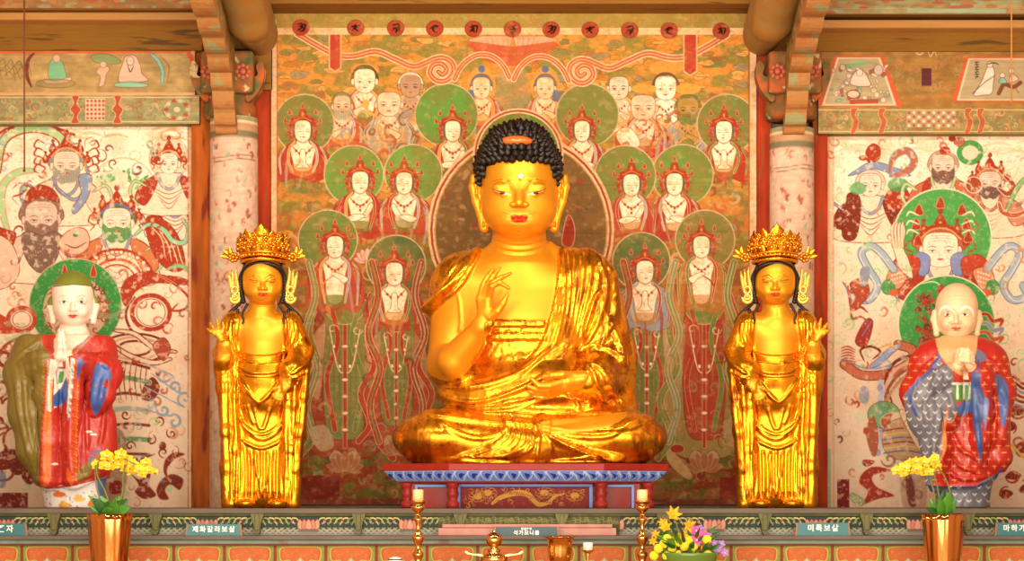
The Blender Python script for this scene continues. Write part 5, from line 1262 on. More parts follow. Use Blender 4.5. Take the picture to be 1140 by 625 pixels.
        T.line([(X(12), 205.5), (X(20), 204), (X(27), 206)], .5, '#c27c18', alpha=.6)
    T.poly([(568, 242.6), (573, 240.4), (576.5, 240), (578, 240.9), (579.5, 240), (583, 240.4), (588, 242.6), (584, 246.2), (578, 247.6), (572, 246.2)], '#d8321a')
    T.line([(569, 242.8), (574, 243.4), (578, 242.9), (582, 243.4), (587, 242.8)], .5, '#8e1c10')
    T.line([(576, 251), (578, 249.5), (580, 251)], .6, '#54681e'); T.line([(576, 259), (578, 257), (579.5, 259.5)], .6, '#54681e'); T.line([(578, 249), (578, 254)], .5, '#54681e')
    px, py = proj(va); col = T.sample(px, py)
    out = (px < 521) | (px > 639) | (py > 292) | (va[:, 1] > -.05); col[out] = hx('#e99c1e')
    vmesh('body', va, fa, gold_paint, root, col)
    u = MB().ball(P(579.5, 196.3, -.268), .0145, n=20, sc=(1, .5, 1)); tag(u.build('forehead_jewel', mat('white_stone', '#e9dfe4', rough=.3), root), 'round white stone set in the forehead')
    # ---- hair: dark cap with rows of snail-shell curls
    hc = MB()
    E = [(np.array(P(577, 190, .02)), np.array([.226, .262, .235])), (np.array(P(577, 160, .03)), np.array([.165, .185, .105]))]
    for ce, r in E: hc.ball(ce, 1.0, n=40, sc=tuple(r * .97))
    # cut the cap where the face is
    cap_v = np.array([tuple(x) for x in hc.v]); 
    keepf = []
    def isface(p_):
        k = F / (p_[1] + D); x = 570 + p_[0] * k; y = HY - (p_[2] - ZC) * k
        lim = 181.5 if abs(x - 577) < 34 else 181.5 + (abs(x - 577) - 34) * 2.6
        return (p_[1] < .03 and y > lim) or y > 212 + (0 if p_[1] < .1 else 26)
    hc.f_ = hc.f; nf = []
    for fc in hc.f_:
        m = np.mean([cap_v[i] for i in fc], axis=0)
        if not isface(m): nf.append(fc)
    hc.f = nf; hc.m = [0] * len(nf); hc.sm = [True] * len(nf)
    def curl(c, n, r):
        n = Vector(n).normalized(); M = n.to_track_quat('Z', 'Y').to_matrix()
        prof = [(1.0, -.5), (1.12, .0), (.98, .45), (.8, .62), (.72, .8), (.42, 1.0), (.36, 1.18), (0.02, 1.45)]
        vs = []; fs = []; K = 9
        for j, (a, b) in enumerate(prof):
            for i in range(K):
                t = 2 * PI * i / K + j * .35
                vs.append(M @ Vector((a * r * math.cos(t), a * r * math.sin(t), b * r)) + Vector(c))
        for j in range(len(prof) - 1):
            for i in range(K): fs.append((j * K + i, j * K + (i + 1) % K, (j + 1) * K + (i + 1) % K, (j + 1) * K + i))
        hc.add(vs, fs, None, True)
    rd = random.Random(2)
    for ei, (ce, r) in enumerate(E):
        nrow = 14 if ei == 0 else 8
        for j in range(nrow):
            ph = (j + .5) / nrow * (PI * .62 if ei == 0 else PI * .5)
            if ei == 0 and ph < .45: continue
            circ = 2 * PI * math.sin(ph) * r[:2].mean(); cnt = max(1, int(circ / .041))
            for i in range(cnt):
                a = 2 * PI * (i + .5 * (j % 2)) / cnt
                nrm = np.array([math.sin(ph) * math.cos(a), math.sin(ph) * math.sin(a), math.cos(ph)])
                p_ = ce + r * nrm
                if isface(p_): continue
                if ei == 0:
                    o = (p_ - E[1][0]) / E[1][1]
                    if (o * o).sum() < .72: continue
                else:
                    o = (p_ - E[0][0]) / E[0][1]
                    if (o * o).sum() < .80: continue
                k = F / (p_[1] + D); x = 570 + p_[0] * k; y = HY - (p_[2] - ZC) * k
                if p_[1] < 0 and ((x - 575) / 17.5) ** 2 + ((y - 157.5) / 5.0) ** 2 < 1: continue
                curl(p_ + .006 * np.array([rd.uniform(-1, 1), rd.uniform(-1, 1), rd.uniform(-1, 1)]), nrm / r + np.array([rd.uniform(-.5, .5), rd.uniform(-.5, .5), 1.4 + rd.uniform(-.5, .5)]), .0215 * rd.uniform(.92, 1.08))
    for s in (-1, 1):    # the curls in front of the ears
        for k in range(4): curl(P(577 + s * (44 - k * .3), 186 + k * 6.2, -.10 + k * .02), (s * .8, -.6, 0), .0165)
    hr = hc.build('hair', hair_black, root)
    MB().ball(P(575, 157.8, -.165), 1, n=28, sc=(.092, .062, .033)).build('hair_jewel', jewel, hr)
buddha()
# ================= the two crowned standing attendants =================
leaf_gold = mat('thin_leaf_gold', '#f0a024', rough=.26, metal=.9, noise=.12, nscale=30)
pale_gold = mat('pale_gold_ribbon', '#f3c95c', rough=.28, metal=.6)
def leaf_shape(mb, c, n, up, L, W, cup=.25, m=None):
    """a pointed ornamental leaf with real thickness: curled blade with a raised rim"""
    n = Vector(n).normalized(); up = Vector(up); up = (up - n * up.dot(n)).normalized(); rt = up.cross(n)
    prof = [(0, .18), (.12, .55), (.3, 1.0), (.5, .85), (.68, .95), (.85, .5), (1.0, .03)]
    vs = []; K = len(prof)
    for side in (0, 1):
        for t, w in prof:
            for u in (-1, 0, 1):
                p = Vector(c) + up * (t * L) + rt * (u * w * W / 2) + n * (cup * L * t * t + (.10 * W if u else -.02 * W) * w + (0 if side == 0 else -.10 * W))
                vs.append(p)
    fs = []
    for j in range(K - 1):
        for u in (0, 1):
            a = j * 3 + u; fs.append((a, a + 1, a + 4, a + 3)); b = a + K * 3; fs.append((b, b + 3, b + 4, b + 1))
    for j in range(K - 1):
        for u in (0, 2):
            a = j * 3 + u; b = a + K * 3; fs.append((a, a + 3, b + 3, b) if u == 0 else (a, b, b + 3, a + 3))
    mb.add(vs, fs, m, True)
def attendant(label, mir):
    SUM = 1155.5
    mx = (lambda x: SUM - x) if mir else (lambda x: x)
    Y0 = 0.0
    q = lambda x, y, Y=0.0: P(mx(x), y, Y + Y0)
    base = q(292, 564, 0)
    root = empty('crowned_statue', (base[0], Y0, SHELF), label, 'statue', None)
    cx = q(292, 400)[0]
    lo = (cx - .36, -.34, SHELF - .02); hi = (cx + .36, .3, 2.52)
    V = Vol(lo, hi, .0046)
    # torso, hips, skirts
    V.ell(q(291, 385), (.135, .095, .17), .04); V.cap(q(266, 363), q(318, 363), .072, .072, k=.05)
    V.cap(q(291, 355), q(291, 344), .085, .072, k=.03)
    V.ell(q(292, 425), (.155, .115, .20), .05); V.ell(q(292, 440, -.03), (.13, .10, .11), .05)
    V.cap(q(279, 450, .0), q(273, 560, .0), .088, .072, k=.05); V.cap(q(304, 450, .0), q(310, 560, .0), .088, .072, k=.05)
    V.cap(q(291, 470, .0), q(291, 552, -.02), .085, .05, k=.05)
    # shoulders under the shawl, raised arm (outer side), lowered arm crossing the belly
    V.cap(q(260, 362), q(251, 392, -.01), .062, .052, k=.04); V.cap(q(251, 394, -.02), q(249, 400, -.08), .046, .036, k=.03)
    V.cap(q(249, 402, -.07), q(250, 384, -.12), .040, .028, k=.02)
    V.cap(q(323, 362), q(336, 390, -.01), .062, .060, k=.04); V.cap(q(336, 392, -.02), q(326, 412, -.13), .052, .045, k=.04)
    V.cap(q(327, 411, -.13), q(316, 432, -.165), .036, .023, k=.025)
    # long hanging sleeves and sashes at both sides
    V.chain([q(247, 396, -.03), q(252, 430, -.05), q(256, 480, -.05), q(256, 520, -.04), q(257, 561, -.04)], [.044, .040, .036, .038, .040], k=.03, join=.03)
    V.chain([q(258, 398, -.02), q(263, 440, -.06), q(265, 500, -.06), q(266, 560, -.05)], [.035, .032, .030, .032], k=.02, join=.02)
    V.chain([q(336, 400, -.04), q(335, 440, -.05), q(330, 480, -.05), q(327, 520, -.04), q(325, 561, -.04)], [.045, .034, .034, .034, .038], k=.03, join=.03)
    V.chain([q(327, 412, -.10), q(325, 450, -.08), q(319, 500, -.07), q(317, 560, -.06)], [.036, .028, .028, .030], k=.02, join=.02)
    for s in (-1, 1): V.ell(q(291.5 + s * 17.5, 561, -.11), (.052, .075, .022), .01)
    V.clip(2, SHELF + .001, True, .003)
    v, f = V.mesh(); v = relax(v, f, 1)
    R = Relief(225, 340, 360, 570, 3.0)
    # shawl edges against the bare chest
    R.cloth([(268, 345), (266, 362), (265, 380), (268, 400), (262, 570), (225, 570), (225, 340), (262, 340)], .010, 1.6, cur=False)
    R.cloth([(315, 345), (316, 362), (316, 380), (313, 400), (321, 570), (360, 570), (360, 340), (318, 340)], .010, 1.6, cur=False)
    R.cloth([(262, 391), (276, 395), (291, 396.5), (306, 395), (320, 391), (340, 400), (340, 580), (240, 580), (240, 400)], .008, 1.6, cur=False)
    R.cloth([(262, 402), (291, 406), (320, 402), (322, 410), (310, 430), (300, 442), (289, 448.5), (277, 440), (264, 425)], .009, 1.8, cur=False)
    for pts, a in (([(266, 393), (278, 397), (291, 398), (305, 397), (316, 393)], .010), ([(265, 398), (291, 402), (318, 398)], .006),
                   ([(264, 408), (276, 418), (291, 420), (306, 418), (318, 408)], .009), ([(264, 414), (272, 428), (281, 440), (289, 447), (298, 440), (308, 428), (317, 420)], .011),
                   ([(264, 458), (270, 470), (280, 480), (291, 484), (303, 480), (313, 470), (319, 458)], .012), ([(265, 464), (272, 476), (282, 485), (292, 489), (303, 485), (313, 475), (319, 465)], .011),
                   ([(266, 486), (276, 494), (291, 499), (306, 494), (317, 486)], .012), ([(283, 452), (287, 470), (291, 480)], .006), ([(301, 452), (296, 470), (292, 480)], .006), ([(275, 448), (279, 462), (284, 474)], .006)):
        R.ridge(pts, 3.0, a)
    for x, a in ((270, .008), (277, .012), (285, .010), (291.5, .012), (298, .010), (306, .012), (313, .008)):
        R.ridge([(x, 500), (x + (292 - x) * .05, 525), (x, 556)], 3.0, a)
    R.ridge([(283, 502), (288, 530), (292, 551), (297, 530), (301, 502)], 2.2, .008)
    for x0, x1 in ((248, 252), (254, 258), (262, 262), (259, 266), (322, 318), (329, 323), (336, 328), (341, 331)):
        R.ridge([(x0, 400), ((x0 + x1) / 2, 460), (x1, 510), (x1, 562)], 2.4, .009)
    for s, x in ((1, 262), (-1, 320)):
        for k in range(3): R.ridge([(x - s * k * 4, 350 + k * 4), (x - s * (k * 4 + 2), 372), (x - s * (k * 3 + 1), 396)], 2.2, .007)
    R.ridge([(322, 418), (334, 408), (343, 398)], 2.4, .012); R.ridge([(318, 424), (332, 416), (341, 412)], 2.2, .009)
    px, py = proj(v)
    v = displace(v, f, R, mx)
    v = (v + vnormals(v, f) * ((fbm(px * .22, py * .08, 9, 3) - .5) * .006 * (np.abs(mx(px) - 291) > 24))[:, None]).astype(np.float32)
    sk = Relief(225, 300, 360, 570, 3.0)
    sk.cloth([(268, 345), (266, 362), (265, 380), (268, 391), (291, 396), (313, 391), (316, 380), (316, 362), (315, 345), (311, 335), (272, 335)], 1, 1)
    sk.cloth([(242, 381), (258, 381), (256, 402), (242, 402)], 1, 1, cur=False); sk.cloth([(308, 422), (326, 420), (318, 440), (306, 440)], 1, 1, cur=False)
    ft = Relief(225, 300, 360, 580, 3.0).cloth([(266, 557), (276, 553.5), (291, 554), (306, 553.5), (318, 557), (318, 575), (266, 575)], 1, 1, cur=False)
    v[:, 2] = np.maximum(v[:, 2], SHELF + .001)
    px, py = proj(v); sm = (sk.sample(mx(px), py)[:, 0] > .5) & (v[:, 1] < .02); fs = sm[f].mean(1) > .5
    vr, fr, _ = split(v, f, ~fs); vb, fb, _ = split(v, f, fs)
    ff = (ft.sample(mx(px), py)[:, 0] > .5) & (v[:, 1] < -.05); ff = (ff[f].mean(1) > .5) & ~fs; vr, fr, _ = split(v, f, ~fs & ~ff)
    cxx = v[f][:, :, 0].mean(1)
    for sd in (-1, 1):
        mk = ff & ((cxx - cx) * sd > 0)
        if mk.any(): a_, b_, _ = split(v, f, mk); vmesh('foot', a_, b_, gold_robe, root)
    vmesh('robe', vr, fr, gold_robe, root)
    # head
    hcx = q(292, 315)[0]
    H = Vol((hcx - .19, -.2, 2.42), (hcx + .19, .18, 2.78), .0032)
    H.ell(q(292.5, 308, 0), (.112, .125, .125), .01); H.ell(q(292.5, 321, -.015), (.106, .105, .095), .03)
    H.ell(q(292.5, 332, -.05), (.045, .04, .03), .03); H.cap(q(292, 332, .03), q(291.5, 353, .02), .070, .086, k=.012)
    H.cap(q(292.5, 312, -.118), q(292.5, 321, -.135), .008, .013, k=.010)
    for s in (-1, 1):
        H.ell(q(292.5 + s * 3.2, 321.6, -.126), (.011, .011, .009), .006)
        H.chain([q(292.5 + s * 2.5, 312, -.118), q(292.5 + s * 8, 308, -.113), q(292.5 + s * 14, 309.5, -.095)], [.007, .008, .005], k=.01)
        H.ell(q(292.5 + s * 9.2, 312.6, -.103), (.025, .015, .011), .008)
        H.ell(q(292.5 + s * 8.6, 325, -.075), (.03, .035, .03), .02)
        H.ell(q(292.5 + s * 2.4, 326.7, -.122), (.014, .011, .006), .005); H.ell(q(292.5 + s * 2.2, 329, -.120), (.014, .011, .006), .005)
        H.chain([q(292.5 + s * 24, 312, .01), q(292.5 + s * 24, 322, .0), q(292.5 + s * 22, 334, -.01)], [.012, .013, .014], k=.01, join=.01)
    vh, fh = H.mesh(); vh = relax(vh, fh, 1)
    def hand(x0, x1, y0, y1, Ya, Yb, fn, h=.0024):
        a = q(x0, y1); b = q(x1, y0); G = Vol((min(a[0], b[0]), Ya, a[2]), (max(a[0], b[0]), Yb, b[2]), h); fn(G); a, b = G.mesh(); return relax(a, b, 1), b
    def up(G):
        G.cap(q(250, 392, -.11), q(249, 380, -.125), .027, .020, k=.01)
        G.cap(q(248.5, 380, -.125), q(244, 371, -.135), .021, .019, k=.01)
        G.cap(q(246.5, 379, -.13), q(241, 371.5, -.14), .017, .016, k=.01)
        G.chain([q(247, 371, -.135), q(249, 365, -.14), q(248, 359, -.138)], [.0125, .0105, .006], k=.006)
        G.chain([q(243.5, 370, -.138), q(243, 361, -.15), q(241.5, 355, -.145)], [.0125, .0105, .006], k=.005)
        G.chain([q(240.5, 371, -.14), q(237, 364, -.155), q(234, 360, -.15)], [.012, .010, .006], k=.005)
        G.chain([q(239.5, 373, -.14), q(234.5, 369, -.155), q(231, 366.5, -.15)], [.0115, .0095, .006], k=.005)
        G.chain([q(249, 378, -.135), q(253, 373, -.155), q(255, 368.5, -.16)], [.014, .011, .006], k=.008)
    def down(G):
        G.cap(q(321, 420, -.155), q(315, 430, -.168), .026, .021, k=.01); G.cap(q(315, 430, -.168), q(309, 438, -.172), .021, .017, k=.008)
        for i, (x, y, x2, y2) in enumerate(((308, 437, 302, 443), (310, 439, 304, 447), (312, 440, 308, 449.5), (314, 440, 312, 450))):
            G.chain([q(x, y, -.172), q((x + x2) / 2 - .5, (y + y2) / 2, -.186), q(x2, y2, -.18)], [.0120, .0102, .006], k=.005)
        G.chain([q(312, 431, -.175), q(305, 433, -.192), q(300, 436, -.19)], [.013, .0108, .006], k=.007)
    va, fa = join_np([(vb, fb), (vh, fh), hand(226, 262, 350, 400, -.2, -.05, up), hand(294, 330, 412, 455, -.23, -.1, down)])
    T = Paint(262, 290, 322, 345, 8.0, '#e99e20'); ink = '#5c3608'
    for s in (-1, 1):
        X = lambda a: 292.5 + s * a
        T.line([(X(2.2), 312), (X(4), 308.6), (X(9), 306.8), (X(15), 308.6)], .5, ink)
        T.line([(X(4), 313.6), (X(9), 312.4), (X(15), 311.6)], .9, ink); T.line([(X(4.4), 313.9), (X(9), 314.6), (X(13), 313.4)], .4, ink)
    T.poly([(287.4, 327.2), (290.5, 326.2), (292.5, 326.6), (294.5, 326.2), (297.6, 327.2), (295, 329.8), (292.5, 330.4), (290, 329.8)], '#d92c1c')
    px, py = proj(va); col = T.sample(mx(px), py); xx = mx(px); col[(xx < 263) | (xx > 321) | (py > 340) | (py < 292) | (va[:, 1] > -.03)] = hx('#e99e20')
    vmesh('body', va, fa, gold_paint, root, col)
    # hair: scalloped dark fringe under the crown and locks over the shoulders
    h = MB()
    rim = crom([(271, 336), (268, 322), (268.5, 308), (274, 299), (283, 294.5), (292.5, 293), (302, 294.5), (311, 299), (316.5, 308), (317, 322), (314, 336)], 5)
    for i, (x, y) in enumerate(rim): h.ball(q(x, y, -.098 + .085 * abs((x - 292.5) / 25) ** 3), .0150, n=8)
    h.ball(q(292.5, 306, .045), 1, n=24, sc=(.12, .105, .13))
    for s, xs in ((-1, (270, 262, 254.5)), (1, (316, 324, 332))):
        for j, x in enumerate(xs):
            y0 = 338 + j * 6; L = 23 - j * 1
            pts = [(x - s * (6 - 3 * j), y0), (x - s * 2, y0 + L * .3), (x + s * .5, y0 + L * .55), (x - s * 1, y0 + L * .8), (x + s * .3, y0 + L)]
            h.tube([q(a, b, -.088 + .035 * j - (.0 if i_ else -.0)) for i_, (a, b) in enumerate(crom(pts, 4))], [.0085 - .00025 * t for t in range(len(crom(pts, 4)))], n=8)
    h.tube([q(a, b, .0) for a, b in crom([(268, 325), (268, 336), (262, 343), (254, 350), (249, 360)], 5)], .010, n=8)
    h.tube([q(a, b, .0) for a, b in crom([(317, 325), (317, 336), (323, 343), (331, 350), (337, 360)], 5)], .010, n=8)
    h.build('hair', hair_black, root)
    # crown: a band, rows of leaves standing out from it, bosses, and a topknot of leaves
    cr = MB(); rd = random.Random(7 + mir)
    c0 = Vector(q(293, 288.5, .0)); R0 = .122
    ring = [(c0.x + R0 * math.cos(a), c0.y + R0 * 1.04 * math.sin(a)) for a in np.linspace(0, 2 * PI, 49)]
    for dz, rr in ((0, .009), (.022, .006), (.04, .010)):
        cr.tube([(x, y, c0.z + dz - .01 + .010 * abs(x - c0.x) / R0 * -1) for x, y in ring], rr, n=8)
    for a in np.linspace(0, 2 * PI, 30, endpoint=False):
        n = Vector((math.cos(a), math.sin(a), 0)); b = c0 + n * (R0 + .004) + Vector((0, 0, .012)); cr.ball(b, .010, n=8)
    for row, (dz, L, W, tilt, cnt) in enumerate(((.02, .075, .06, .55, 13), (.045, .085, .055, .8, 12), (.07, .095, .05, .5, 11), (.075, .075, .045, .15, 8))):
        for i in range(cnt):
            a = 2 * PI * (i + .5 * (row % 2)) / cnt + .13
            n = Vector((math.cos(a), math.sin(a), 0)); rr = R0 * (1.0 if row < 2 else .92 if row == 2 else .6)
            out = (n * math.cos(tilt) + Vector((0, 0, math.sin(tilt) * -.2))).normalized()
            upv = (n * tilt * (.8 if row < 3 else .3) + Vector((0, 0, 1)) + Vector((rd.uniform(-.2, .2), rd.uniform(-.2, .2), 0)))
            leaf_shape(cr, c0 + n * rr + Vector((0, 0, dz)), out, upv, L * rd.uniform(.62, .95), W, .22)
            cr.ball(c0 + n * (rr + .022) + Vector((0, 0, dz + .030)), .012, n=8)
            # small flowers between the leaves
            a2 = a + PI / cnt; n2 = Vector((math.cos(a2), math.sin(a2), .25)).normalized(); fc = c0 + Vector((n2.x, n2.y, 0)) * (rr + .02) + Vector((0, 0, dz + .045))
            for k in range(5):
                t = 2 * PI * k / 5; u = n2.orthogonal().normalized(); w_ = n2.cross(u)
                cr.ball(fc + (u * math.cos(t) + w_ * math.sin(t)) * .012, .0085, n=6, sc=(1, .7, 1))
            cr.ball(fc + n2 * .008, .007, n=6)
    leaf_shape(cr, c0 + Vector((0, -.10, .08)), (0, -1, .1), (0, -.1, 1), .10, .085, .1)
    cr.ball(c0 + Vector((0, -.12, .105)), .018, n=12)
    cr.ball(c0 + Vector((0, .0, .055)), 1, n=16, sc=(.098, .1, .075))
    # tassel bosses at both temples
    for s in (-1, 1):
        cr.tube([c0 + Vector((s * (1 - 0) * .11 * (1 if not mir else 1), 0, .0)), (c0 + Vector((s * .13, 0, .005)) + Vector((c0.x + s * .165, c0.y, c0.z + .01))) / 2, Vector((c0.x + s * .165, c0.y, c0.z + .01))], .010, n=8)
        bb = Vector((c0.x + s * .165, c0.y - .01, c0.z + .008))
        for k in range(7):
            t = 2 * PI * k / 7; cr.ball(bb + Vector((math.cos(t) * .020, 0, math.sin(t) * .020)), .012, n=8)
        cr.ball(bb + Vector((0, -.012, 0)), .013, n=8)
        for k in range(3): leaf_shape(cr, bb + Vector((s * .012, 0, .0)), (0, -1, 0), (s * (1.2 - k * .5), 0, .2 + k * .5), .06, .03, .1)
    cr.build('crown', leaf_gold, root)
    # ornate ear pendants: loops below, three prongs flaring above
    for s in (-1, 1):
        e = MB(); ex = 292.5 + s * 32
        U = lambda a, b, Y=-.02: q(ex + s * a, b, Y)
        e.tube([U(-5, 336), U(-6, 330), U(-5, 322), U(-3, 312), U(-2, 303), U(-3, 297)], [.008, .011, .012, .010, .008, .004], n=10)
        e.tube([U(-4, 334), U(0, 330), U(3, 321), U(5, 310), U(6.5, 302)], [.008, .012, .012, .010, .004], n=10)
        e.tube([U(0, 322), U(1.5, 314), U(1.5, 306), U(2.5, 300)], [.010, .009, .007, .004], n=10)
        e.tube([U(math.cos(t) * 3.6 - .8, 323 + math.sin(t) * 3.8, -.035) for t in np.linspace(0, 2 * PI, 17)], .007, n=8)
        e.tube([U(math.cos(t) * 5 - 1, 332 + math.sin(t) * 5, -.03) for t in np.linspace(-.2, PI + .2, 12)], .011, n=8)
        e.tube([U(math.cos(t) * 3 - 1, 331 + math.sin(t) * 2.5, -.04) for t in np.linspace(0, 2 * PI, 15)], .006, n=8)
        e.build('ear_pendant', pale_gold, root)
    return root
attendant('golden crowned standing statue with raised outer hand, left of the seated Buddha', False)
attendant('golden crowned standing statue with raised outer hand, right of the seated Buddha', True)
# ================= the two standing monks in painted robes =================
clay = mat('painted_clay', attr='paint', rough=.42, noise=.05, nscale=30, bump=.05, bscale=50, coat=.12)
skinclay = mat('painted_skin', attr='paint', rough=.5, noise=.02, nscale=20, coat=.1)
def monk(label, left):
    Y0 = .18
    q = lambda x, y, Y=0.0: P(x, y, Y + Y0)
    cx = 83 if left else 1066
    b = q(cx, 560); root = empty('standing_monk_statue', (b[0], Y0, SHELF), label, 'statue')
    V = Vol((b[0] - .42, Y0 - .42, SHELF - .02), (b[0] + .42, Y0 + .27, 2.36), .005)
    if left:
        SH = (44, 384), (107, 384)
        V.cap(q(83, 374, .01), q(83, 386), .065, .10, k=.06); V.cap(q(50, 389), q(103, 389), .105, .105, k=.08)
        V.ell(q(78, 420), (.235, .15, .26), .06); V.ell(q(78, 480, -.01), (.245, .145, .38), .06)
        V.cap(q(80, 500), q(82, 552), .22, .17, k=.06, sq=(1, 1.5, 1)); V.cap(q(82, 535), q(82, 562), .165, .165, k=.01, sq=(1, 1.45, 1))
        # sleeves
        V.cap(q(38, 392, 0), q(26, 416, -.08), .10, .085, k=.05); V.cap(q(26, 416, -.08), q(52, 402, -.22), .075, .05, k=.04)
        V.cap(q(111, 392, 0), q(119, 418, -.08), .09, .075, k=.05); V.cap(q(119, 418, -.08), q(86, 402, -.22), .07, .05, k=.04)
        V.chain([q(27, 420, -.08), q(32, 460, -.10), q(40, 500, -.09), q(52, 530, -.07)], [.075, .085, .08, .05], k=.06, join=.05)
        V.chain([q(50, 405, -.2), q(52, 440, -.18), q(56, 490, -.15), q(54, 532, -.13)], [.045, .045, .045, .04], k=.04, join=.03)
        V.chain([q(84, 405, -.2), q(82, 440, -.18), q(78, 490, -.15), q(82, 534, -.13)], [.04, .035, .035, .035], k=.04, join=.03)
        V.chain([q(116, 415, -.10), q(113, 440, -.13), q(105, 458, -.13)], [.075, .06, .022], k=.04, join=.03)
        V.chain([q(113, 470, -.04), q(112, 500, -.04), q(103, 515, -.08), q(90, 530, -.10)], [.06, .07, .06, .04], k=.05, join=.04)
    else:
        V.cap(q(1064, 390, .01), q(1064, 398), .065, .10, k=.06); V.cap(q(1040, 402), q(1094, 402), .105, .105, k=.08)
        V.ell(q(1068, 430), (.235, .15, .26), .06); V.ell(q(1072, 485, -.01), (.215, .14, .35), .06)
        V.cap(q(1072, 500), q(1072, 552), .19, .15, k=.06, sq=(1, 1.4, 1)); V.cap(q(1072, 535), q(1072, 562), .155, .155, k=.01, sq=(1, 1.4, 1))
        V.cap(q(1030, 410, 0), q(1021, 436, -.08), .085, .075, k=.05); V.cap(q(1021, 436, -.08), q(1056, 418, -.22), .07, .045, k=.04)
        V.cap(q(1102, 410, 0), q(1112, 436, -.08), .085, .07, k=.05); V.cap(q(1112, 436, -.08), q(1090, 418, -.22), .06, .045, k=.04)
        V.chain([q(1022, 440, -.08), q(1032, 465, -.12), q(1042, 500, -.12), q(1042, 540, -.10)], [.075, .09, .06, .045], k=.06, join=.05)
        V.chain([q(1058, 420, -.2), q(1058, 450, -.18), q(1056, 468, -.17)], [.045, .055, .04], k=.04, join=.03)
        V.chain([q(1092, 420, -.2), q(1092, 460, -.17), q(1091, 490, -.15), q(1091, 515, -.13)], [.045, .045, .04, .012], k=.03, join=.03)
        V.chain([q(1110, 440, -.08), q(1106, 480, -.10), q(1110, 510, -.08), q(1106, 530, -.05)], [.07, .06, .055, .015], k=.05, join=.04)
    V.clip(2, SHELF + .001, True, .003)
    v, f = V.mesh(); v = relax(v, f, 1)
    x0, x1 = (5, 140) if left else (1000, 1139)
    R = Relief(x0, 350, x1, 572, 3.0)
    base = '#b32a22'
    T = Paint(x0, 350, x1, 572, 4.5, base)
    rd = random.Random(3)
    if left:
        olive, red, blue, cream = '#7c682a', '#a0201a', '#3d5fa8', '#ecdcc8'
        BRN = [(62, 366), (46, 378), (26, 392), (12, 412), (14, 440), (22, 480), (34, 530), (44, 548), (40, 560), (0, 560), (0, 350), (62, 350)]
        T.poly(BRN + [], olive, cur=False)
        T.poly([(59, 366), (59, 396), (52, 401), (49, 440), (44, 500), (43, 540), (30, 545), (0, 500), (0, 350)], olive, cur=False)
        for i in range(60):
            x = rd.uniform(14, 50); y = rd.uniform(385, 545); T.line([(x, y), (x + 1.5, y - 1.5), (x + 2.5, y + 1), (x + 1, y + 2)], .6, '#a89038', alpha=.7)
        # patterned orange border strips
        for pts in ([(52, 400), (50, 440), (46, 500), (44, 540), (54, 544), (57, 500), (56, 440), (58, 400)], [(84, 400), (82, 440), (77, 490), (80, 537), (90, 541), (86, 490), (88, 440), (90, 402)]):
            T.poly(pts, '#c04022', cur=False)
        for xx, ys in ((50, range(404, 540, 7)), (84, range(404, 536, 7))):
            for y in ys:
                x = xx - (y - 404) * .02; T.line([(x, y), (x + 3, y + 2), (x, y + 4), (x - 2, y + 2), (x, y)], .7, '#e07a28'); T.ell(x + 3, y + 5, .9, .9, '#e8a040')
        T.poly([(49, 460), (57, 462), (57, 500), (56, 534), (51, 538), (47, 530), (50, 490)], '#e8692a'); T.poly([(75, 520), (82, 537), (78, 540), (74, 530)], '#e8692a')
        # inner white collar strips, blue and green details
        T.poly([(56, 400), (62, 402), (58, 430), (57, 459), (53, 458), (53, 430)], cream, cur=False)
        T.line([(54, 402), (53, 430), (52, 457)], 1.6, '#8aa0a0', taper=False); T.line([(57, 428), (57, 456)], 1.6, '#e0a830', taper=False)
        T.poly([(60, 400), (76, 398), (78, 410), (74, 430), (70, 450), (60, 455)], '#f0e6d8', cur=False)
        T.poly([(65, 402), (73, 402), (73, 411), (66, 411)], '#c4342a', cur=False); T.poly([(66, 414), (71, 414), (70, 426), (64, 428)], '#4c9440', cur=False)
        T.poly([(74, 420), (68, 432), (60, 440), (58, 452), (64, 453), (74, 447), (76, 436)], blue, cur=False)
        T.poly([(79, 398), (83, 400), (81, 430), (77, 466), (74, 460), (76, 430)], cream, cur=False); T.line([(81, 402), (79, 436), (75, 468)], 1.2, '#7a93a6', taper=False)
        # blue lining of the hanging sleeve on the right
        T.poly([(90, 402), (98, 404), (104, 409), (98, 430), (90, 440)], blue, cur=False)
        T.poly([(90, 405), (108, 404), (106, 430), (100, 444), (88, 448)], red, cur=False)
        T.poly([(87, 398), (92, 403), (90, 412), (86, 425)], blue)
        T.poly([(108, 405), (120, 408), (124, 420), (120, 432), (116, 446), (108, 461), (103, 458), (100, 440), (103, 420)], blue)
        T.poly([(116, 425), (122, 422), (120, 430), (115, 432)], red)
        T.poly([(104, 510), (112, 501), (112, 508), (106, 514), (100, 530), (86, 537), (88, 522)], olive); T.line([(100, 513), (104, 504), (112, 502)], 2.6, blue, taper=False)
        T.poly([(40, 541), (52, 545), (80, 542), (108, 535), (116, 537), (122, 572), (38, 572)], '#e8e0dc', cur=False)
        for i in range(26): T.ell(rd.uniform(50, 116), rd.uniform(547, 566), 1.0, .8, rd.choice(['#8a7a8a', '#7a8aa0']))
        for x, y, c in ((66, 551, '#e8742c'), (88, 556, '#eeb02c'), (104, 562, '#e8742c'), (72, 563, '#d8a040')): T.ell(x, y, 7, 3, c); T.ell(x - 2, y - 3, 3, 2, c)
        T.poly([(108, 535), (118, 530), (120, 572), (111, 572)], '#5a6fa0', cur=False)
        # gold arabesques on the red silk
        for i in range(70):
            x = rd.uniform(56, 120); y = rd.uniform(376, 532)
            if 58 < x < 78 and y < 460: continue
            T.line(spiral(x, y, rd.uniform(2, 3.4), .9, rd.uniform(0, 6), 1, 8), .55, '#dd7a30', alpha=.75)
        for x, y in ((99, 481), (61, 517), (104, 484)): T.ell(x, y, 4, 1.2, '#e8dccc')
